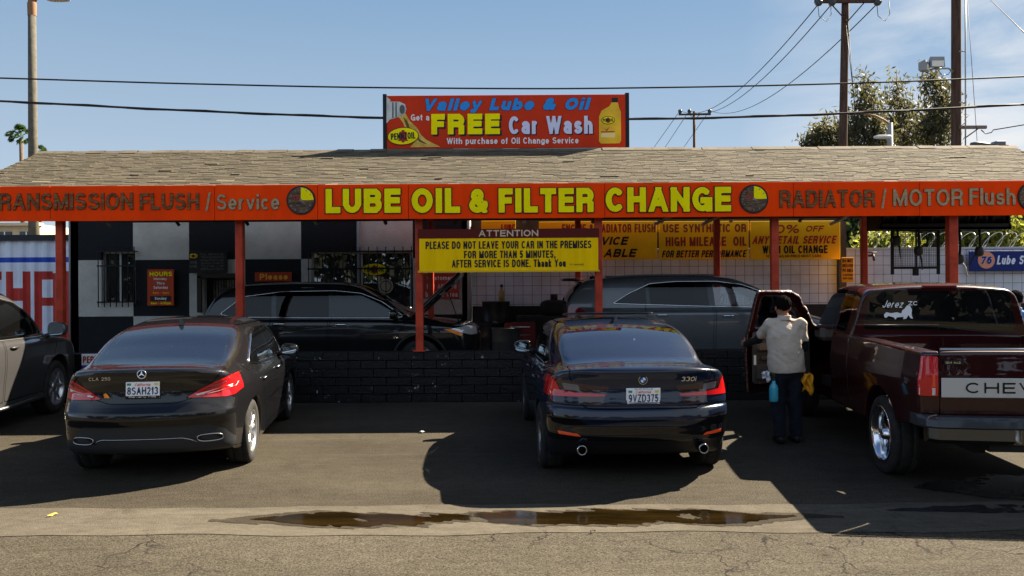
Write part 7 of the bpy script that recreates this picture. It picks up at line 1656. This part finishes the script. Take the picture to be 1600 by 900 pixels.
        v = smax(v, z-(j['neck'][2]+.015)+0*x, .006)
        return v
    def collar(x, y, z):
        v = np.abs(cone(x, y, z, j['neck']+np.array([0, -.005, -.03]), j['neck']+np.array([0, .0, .035]), .074, .068))-.006
        return smax(v, np.abs(z-j['neck'][2]-.004)-.028, .006)
    sh = grow(shirt, 'shirt', shirt_m); grow(collar, 'collar', shirt_m, sh, .008)
    if sleeve_m is not None:
        for s in 'LR':
            def slv(x, y, z, s=s):
                e = j['sh'+s]*.35+j['el'+s]*.65; w = j['el'+s]*.06+j['wr'+s]*.94
                return smin(cone(x, y, z, e, j['el'+s], .056, .050), cone(x, y, z, j['el'+s], w, .050, .036), .02)+wr(x, y, z, .4)
            grow(slv, 'long_sleeve', sleeve_m)
    def pants(x, y, z):
        v = cone(x, y, z, j['pel']+np.array([0, 0, -.06]), j['pel']+np.array([0, 0, .06]), .150, .140, (1.1, .85, 1))
        for s in 'LR':
            v = smin(v, cone(x, y, z, j['hp'+s], j['kn'+s], .108, .082), .035); v = smin(v, cone(x, y, z, j['kn'+s], j['an'+s]+np.array([0, 0, .03]), .082, .066), .03)
        return smax(v+wr(x, y, z), z-j['pel'][2]-.10, .01)
    grow(pants, 'trousers', pants_m)
    def shoes(x, y, z):
        v = 1e3
        for s in 'LR': v = np.minimum(v, cone(x, y, z, j['an'+s]+np.array([0, -.03, -.035]), j['an'+s]+j.get('ft', np.array([0, .17, -.045])), .052, .042, (.95, 1, 1)))
        return smax(v, .0-z, .004)
    grow(shoes, 'shoes', mat('black shoes', (.010, .010, .010), rough=.5), rs=.011)
    def hair(x, y, z):
        v = ellip(x, y, z, H+np.array([0, -.012, .040]), (.090, .106, .098))+.006*np.sin(x*150+3*np.sin(z*60))*np.sin(z*140+y*90)
        face = np.maximum(y-(H[1]+.040)-.35*(z-H[2]-.05), 0*x)
        v = smax(v, (y-(H[1]+.055))-.6*np.maximum(z-H[2]-.05, 0), .01)
        v = smax(v, H[2]-.075-z+.30*np.maximum(y-H[1]+.06, 0), .01)
        return v
    grow(hair, 'hair', HAIR, rs=.009)
    return root, j
loc = (3.17, 9.22, 0)
J = dict(pel=(0, 0, .92), chest=(-.01, .02, 1.22), neck=(-.01, .035, 1.445), head=(-.015, .065, 1.570), shL=(-.165, .06, 1.37), shR=(.165, .01, 1.37), elL=(-.235, .29, 1.18), elR=(.225, .07, 1.10), wrL=(-.315, .53, 1.105), wrR=(.19, .30, 1.02),
         hdL=(-.335, .65, 1.105), hdR=(.16, .38, 1.03), pnL=(.0, .0, -1), pnR=(.0, .2, -1), cuL=(.9, .35, 0), cuR=(-1, .2, 0), hpL=(-.085, 0, .88), hpR=(.085, 0, .88), knL=(-.095, .03, .49), knR=(.105, .02, .49), anL=(-.085, -.03, .085), anR=(.115, .02, .085))
man, _ = person('person', 'man in a beige polo shirt and navy trousers, back turned, holding the open truck door', loc, 0, J, mat('beige polo', (.47, .39, .31), rough=.85, bump=.9, bscale=16), mat('navy trousers', (.010, .013, .021), rough=.85, bump=.9, bscale=14), mat('black sleeve', (.008, .008, .009), rough=.8))
J2 = dict(pel=(0, 0, .93), chest=(0, .02, 1.24), neck=(0, .03, 1.475), head=(0, .06, 1.60), shL=(-.185, 0, 1.395), shR=(.185, 0, 1.395), elL=(-.23, .03, 1.11), elR=(.23, .03, 1.11), wrL=(-.22, .20, .93), wrR=(.22, .20, .93), hdL=(-.2, .28, .92), hdR=(.2, .28, .92), pnL=(0, 0, -1), pnR=(0, 0, -1), cuL=(1, .2, 0), cuR=(-1, .2, 0), hpL=(-.085, 0, .88), hpR=(.085, 0, .88), knL=(-.095, .03, .49), knR=(.095, .03, .49), anL=(-.09, -.02, .085), anR=(.09, -.02, .085))
q = P(1580, 500, 10.6)
person('person', 'person in a light blue shirt mostly hidden behind the pickup truck', (q.x+.06, 10.6, 0), -.5, J2, mat('light blue shirt', (.10, .22, .42), rough=.8), mat('dark trousers', (.02, .02, .022), rough=.8), None, res=.014)
# what the man carries
o = Vector(loc)
c = P(1208, 606, 9.08); sb = thing('spray_bottle', 'spray bottle with bright blue liquid hanging at the back of the man', 'spray bottle', (c.x, 9.06, P(1208, 628, 9.06).z))
m = MB(); m.lathe([(0, 0), (.046, .004), (.050, .02), (.050, .15), (.044, .18), (.020, .22), (.018, .245), (0, .246)], axis='Z', n=24); m.build('bottle', mat('blue liquid', (.04, .38, .50), rough=.15, coat=.6), sb)
m = MB(); m.cyl((0, 0, .245), (0, 0, .275), .022, 12); m.box((0, .02, .30), (.03, .10, .045), bev=.008); m.cyl((0, .05, .29), (0, .045, .235), .008, 6); m.build('trigger_head', mat('dark spray head', (.03, .026, .02), rough=.5), sb)
def rag(name, label, px, py, Y, w, h, m, seed):
    c = P(px, py, Y); r = np.random.default_rng(seed); vs = []; n = 12
    for i in range(n+1):
        for k in range(n+1):
            u, v = k/n-.5, i/n; wd = w*(.45+.75*v-.35*v*v); vs.append((u*wd+.012*math.sin(9*v+seed), .035*math.sin(u*9+v*4)+.02*math.sin(u*17-v*7), -v*h+.03*abs(u)*math.sin(u*8+1)-.04*v*math.sin(u*6)))
    fs = [(i*(n+1)+k, i*(n+1)+k+1, (i+1)*(n+1)+k+1, (i+1)*(n+1)+k) for i in range(n) for k in range(n)]
    ob = meshobj(name, vs, fs, m, None, smooth=True); ob.location = c; md = ob.modifiers.new('thick', 'SOLIDIFY'); md.thickness = .006
    return tag(ob, label, 'cloth')
rag('cloth', 'yellow-orange cleaning cloth hanging at the right hip of the man', 1262, 583, 9.12, .17, .215, mat('yellow cloth', (.70, .30, .015), rough=.95, bump=.3, bscale=150), 1)
rag('cloth', 'small white rag tucked at the left hip of the man', 1197, 580, 9.10, .10, .09, mat('white cloth', (.6, .6, .62), rough=.95), 2)
# ------------------------------------------------------------------ workshop things under the canopy
drum_m = mat('drum black', (.012, .014, .017), rough=.4)
def drum(px, Y, r, h, z0, label, m=drum_m):
    c = P(px, 500, Y); d = thing('oil_drum', label, 'drum', (c.x, Y, z0), 0, 'drums at the back of the bay')
    b = MB(); pr = [(0, 0), (r, 0), (r, .02), (r*.975, .03)]
    for k in (1/3, 2/3): pr += [(r*.975, h*k-.03), (r*1.01, h*k), (r*.975, h*k+.03)]
    pr += [(r*.975, h-.03), (r, h-.02), (r, h), (r*.95, h-.005), (0, h-.008)]; b.lathe(pr, axis='Z', n=28); b.build('barrel', m, d)
    b = MB(); b.cyl((r*.5, 0, h-.01), (r*.5, 0, h+.02), .04, 10); b.build('bung', STEEL, d); return d
drum(762, 16.4, .30, .88, .2, 'dark drum standing lower in front of the tiled wall, left one'); drum(775, 16.9, .30, 1.30, .2, 'tall dark drum against the tiled wall behind a shorter one')
drum(790, 15.9, .29, .80, .2, 'grey-black drum nearest the red cabinet', mat('drum grey', (.03, .035, .04), rough=.5))
c = P(812, 500, 16.2); cb = thing('tool_cabinet', 'dark red tool cabinet beside the drums', 'cabinet', (c.x, 16.2, .2))
b = MB(); b.box((0, 0, .45), (.62, .45, .86), bev=.01); b.build('carcass', mat('cabinet red', (.16, .012, .010), rough=.4), cb)
for k in range(5): b = MB(); b.box((0, -.232, .12+k*.16), (.56, .015, .14), bev=.004); d_ = b.build('drawer', mat('cabinet red', (.16, .012, .010)), cb); b = MB(); b.box((0, -.245, .165+k*.16), (.40, .012, .015)); b.build('handle', CHROME, d_)
for k in range(4): b = MB(); b.cyl((-.24+.48*(k % 2), -.16+.32*(k//2), .0), (-.24+.48*(k % 2), -.16+.32*(k//2), .04), .035, 8); b.build('caster', BLACK_PLASTIC, cb)
c = P(783, 477, 16.2); bt = thing('fluid_bottle', 'pale yellow fluid bottle on the dark drum', 'bottle', (c.x, 16.9, 1.50)); b = MB(); b.lathe([(0, 0), (.06, 0), (.06, .20), (.03, .26), (.03, .30), (0, .30)], axis='Z', n=16); b.build('body', mat('pale bottle', (.35, .26, .08), rough=.4), bt); b = MB(); b.cyl((0, 0, .30), (0, 0, .36), .035, 10); b.build('cap', S_BLACK, bt)
c = P(862, 475, 16.8); mt = thing('workshop_press', 'dark workbench machine against the dado below the tiled wall', 'machine', (c.x, 16.8, .2))
b = MB(); b.box((0, 0, .5), (1.5, .6, 1.0), bev=.02); b.build('bench', mat('bench dark', (.015, .015, .016), rough=.6), mt); b = MB(); v, f = sblob((.05, 0, 1.16), (.30, .2, .17), .6); b.add(v, f, True); b.cyl((.05, 0, 1.3), (.05, 0, 1.45), .08, 12); b.build('motor', mat('bench dark', (.015, .015, .016)), mt)
# hose reels and mesh panel hanging from the canopy at the right
HD = 14.0
for px0, px1, lab in ((1372, 1486, 'black steel hose reel cabinet under the eave, left of the round post'), (1492, 1577, 'black steel hose reel cabinet under the eave, right of the round post')):
    a, b_ = P(px0, 335, HD), P(px1, 359, HD); w = b_.x-a.x; hr = thing('hose_reel', lab, 'hose reel', ((a.x+b_.x)/2, HD, b_.z), 0, 'hose reels under the eave')
    b = MB(); b.box((0, .2, .03), (w, .5, .04)); b.box((0, .44, .28), (w, .03, .5)); b.box((-w/2+.02, .2, .28), (.03, .5, .5)); b.box((w/2-.02, .2, .28), (.03, .5, .5)); b.box((0, -.04, .06), (w, .02, .10)); b.build('cabinet', mat('reel black', (.010, .010, .011), rough=.5), hr)
    for k in range(3):
        x = -w/3+k*w/3; b = MB(); b.lathe([(.05, -.11), (.20, -.11), (.20, -.095), (.12, -.09), (.12, .09), (.20, .095), (.20, .11), (.05, .11)], (x, .2, .27), 'X', 20); b.build('reel', mat('reel grey', (.05, .05, .052), rough=.45, metal=.4), hr)
a, b_ = P(1392, 358, HD+.3), P(1468, 420, HD+.3); w, h = b_.x-a.x, a.z-b_.z
mp = thing('mesh_panel', 'black steel mesh panel hanging below the left hose reel cabinet', 'panel', ((a.x+b_.x)/2, HD+.3, b_.z))
b = MB(); k = .045
for s in (-1, 1): b.box((s*(w/2-k/2), 0, h/2), (k, .04, h+.2)); b.box((0, 0, h/2+s*(h/2-k/2)), (w-2*k-.002, .04, k))
b.box((0, -.03, h/2), (.03, .02, h)); b.box((0, -.01, -.06), (.09, .05, .12)); b.build('frame', mat('reel black', (.010, .010, .011)), mp)
b = MB(); n = 26
for i in range(n):
    x = -w/2+k+(w-2*k)*i/(n-1); b.box((x, 0, h/2), (.006, .004, h-.06))
for i in range(21): b.box((0, .006, .03+(h-.06)*i/20), (w-2*k, .004, .006))
b.build('mesh', mat('mesh wire', (.03, .03, .032), rough=.5), mp)
for px, py, ln, lab in ((1399, 376, 28, 'black grease gun hose hanging at the left of the mesh panel'), (1433, 392, 30, 'black hose nozzle hanging in front of the mesh panel'), (1528, 393, 26, 'black hose with a nozzle hanging beside the blue sign'), (1497, 405, 30, 'chrome-tipped hose hanging next to the round red post')):
    t = P(px, 358, HD+.1); c = P(px+2, py, HD+.1); e = P(px+8+(0 if px < 1500 else -22), py+ln, HD+.1)
    if px == 1497: e = P(1513, 432, HD+.1)
    hs = thing('service_hose', lab, 'hose', tuple(t), 0, 'hoses hanging under the eave'); b = MB(); b.tube([Vector((0, 0, .25)), (c-t)*.5+Vector((.03, 0, 0)), c-t], .022, 7); b.build('hose', mat('hose black', (.012, .012, .012), rough=.6), hs)
    b = MB(); v, f = sblob(c-t, (.075, .06, .09), .8); b.add(v, f, True); b.build('coupler', mat('coupler', (.03, .03, .032), rough=.4), hs)
    b = MB(); b.tube([c-t, (c-t).lerp(e-t, .5)+Vector((.02 if px < 1500 else -.03, 0, .03)), e-t], [.02, .016, .008], 6); b.build('nozzle', CHROME if px == 1497 else mat('coupler', (.03, .03, .032)), hs)
# tap on the tiled wall, leaf litter on the lot
c = P(1361, 399, 17.3); tp = thing('wall_tap', 'small brown water tap on the white tiled wall', 'tap', tuple(c)); b = MB(); b.cyl((0, .1, 0), (0, -.12, 0), .03, 8); b.cyl((0, -.10, .02), (0, -.14, -.12), .025, 8); b.build('spout', mat('rusty tap', (.08, .035, .025), rough=.6), tp); b = MB(); b.tube([(-.10, -.06, .06), (.10, -.06, .06)], .015, 6); b.cyl((0, -.06, 0), (0, -.06, .07), .012, 6); b.build('handle', mat('rusty tap', (.08, .035, .025)), tp)
def litter(px, py, w, h, col, label, rz):
    D = CAMH*F/(py-HY); c = P(px, py, D); r = random.Random(px); vs = []; n = 9
    for i in range(n): a = 2*math.pi*i/n; vs.append((w*math.cos(a)*r.uniform(.7, 1.1), h*math.sin(a)*r.uniform(.6, 1.1), .012+.02*r.random()))
    vs.append((0, 0, .03)); o = meshobj('litter', vs, [(i, (i+1) % n, n) for i in range(n)], mat('litter %s' % col[0], col, rough=.8), None); o.location = (c.x, c.y, 0); o.rotation_euler = (0, 0, rz); return tag(o, label, 'litter')
litter(659, 676, .04, .02, (.6, .6, .6), 'crumpled white scrap of paper lying in the canopy shade', .4); litter(83, 803, .05, .018, (.40, .26, .05), 'dry yellow leaf beside the gutter at the left', 1.2)
litter(926, 835, .025, .012, (.04, .03, .02), 'tiny dark leaf on the alley below the puddle', .3)
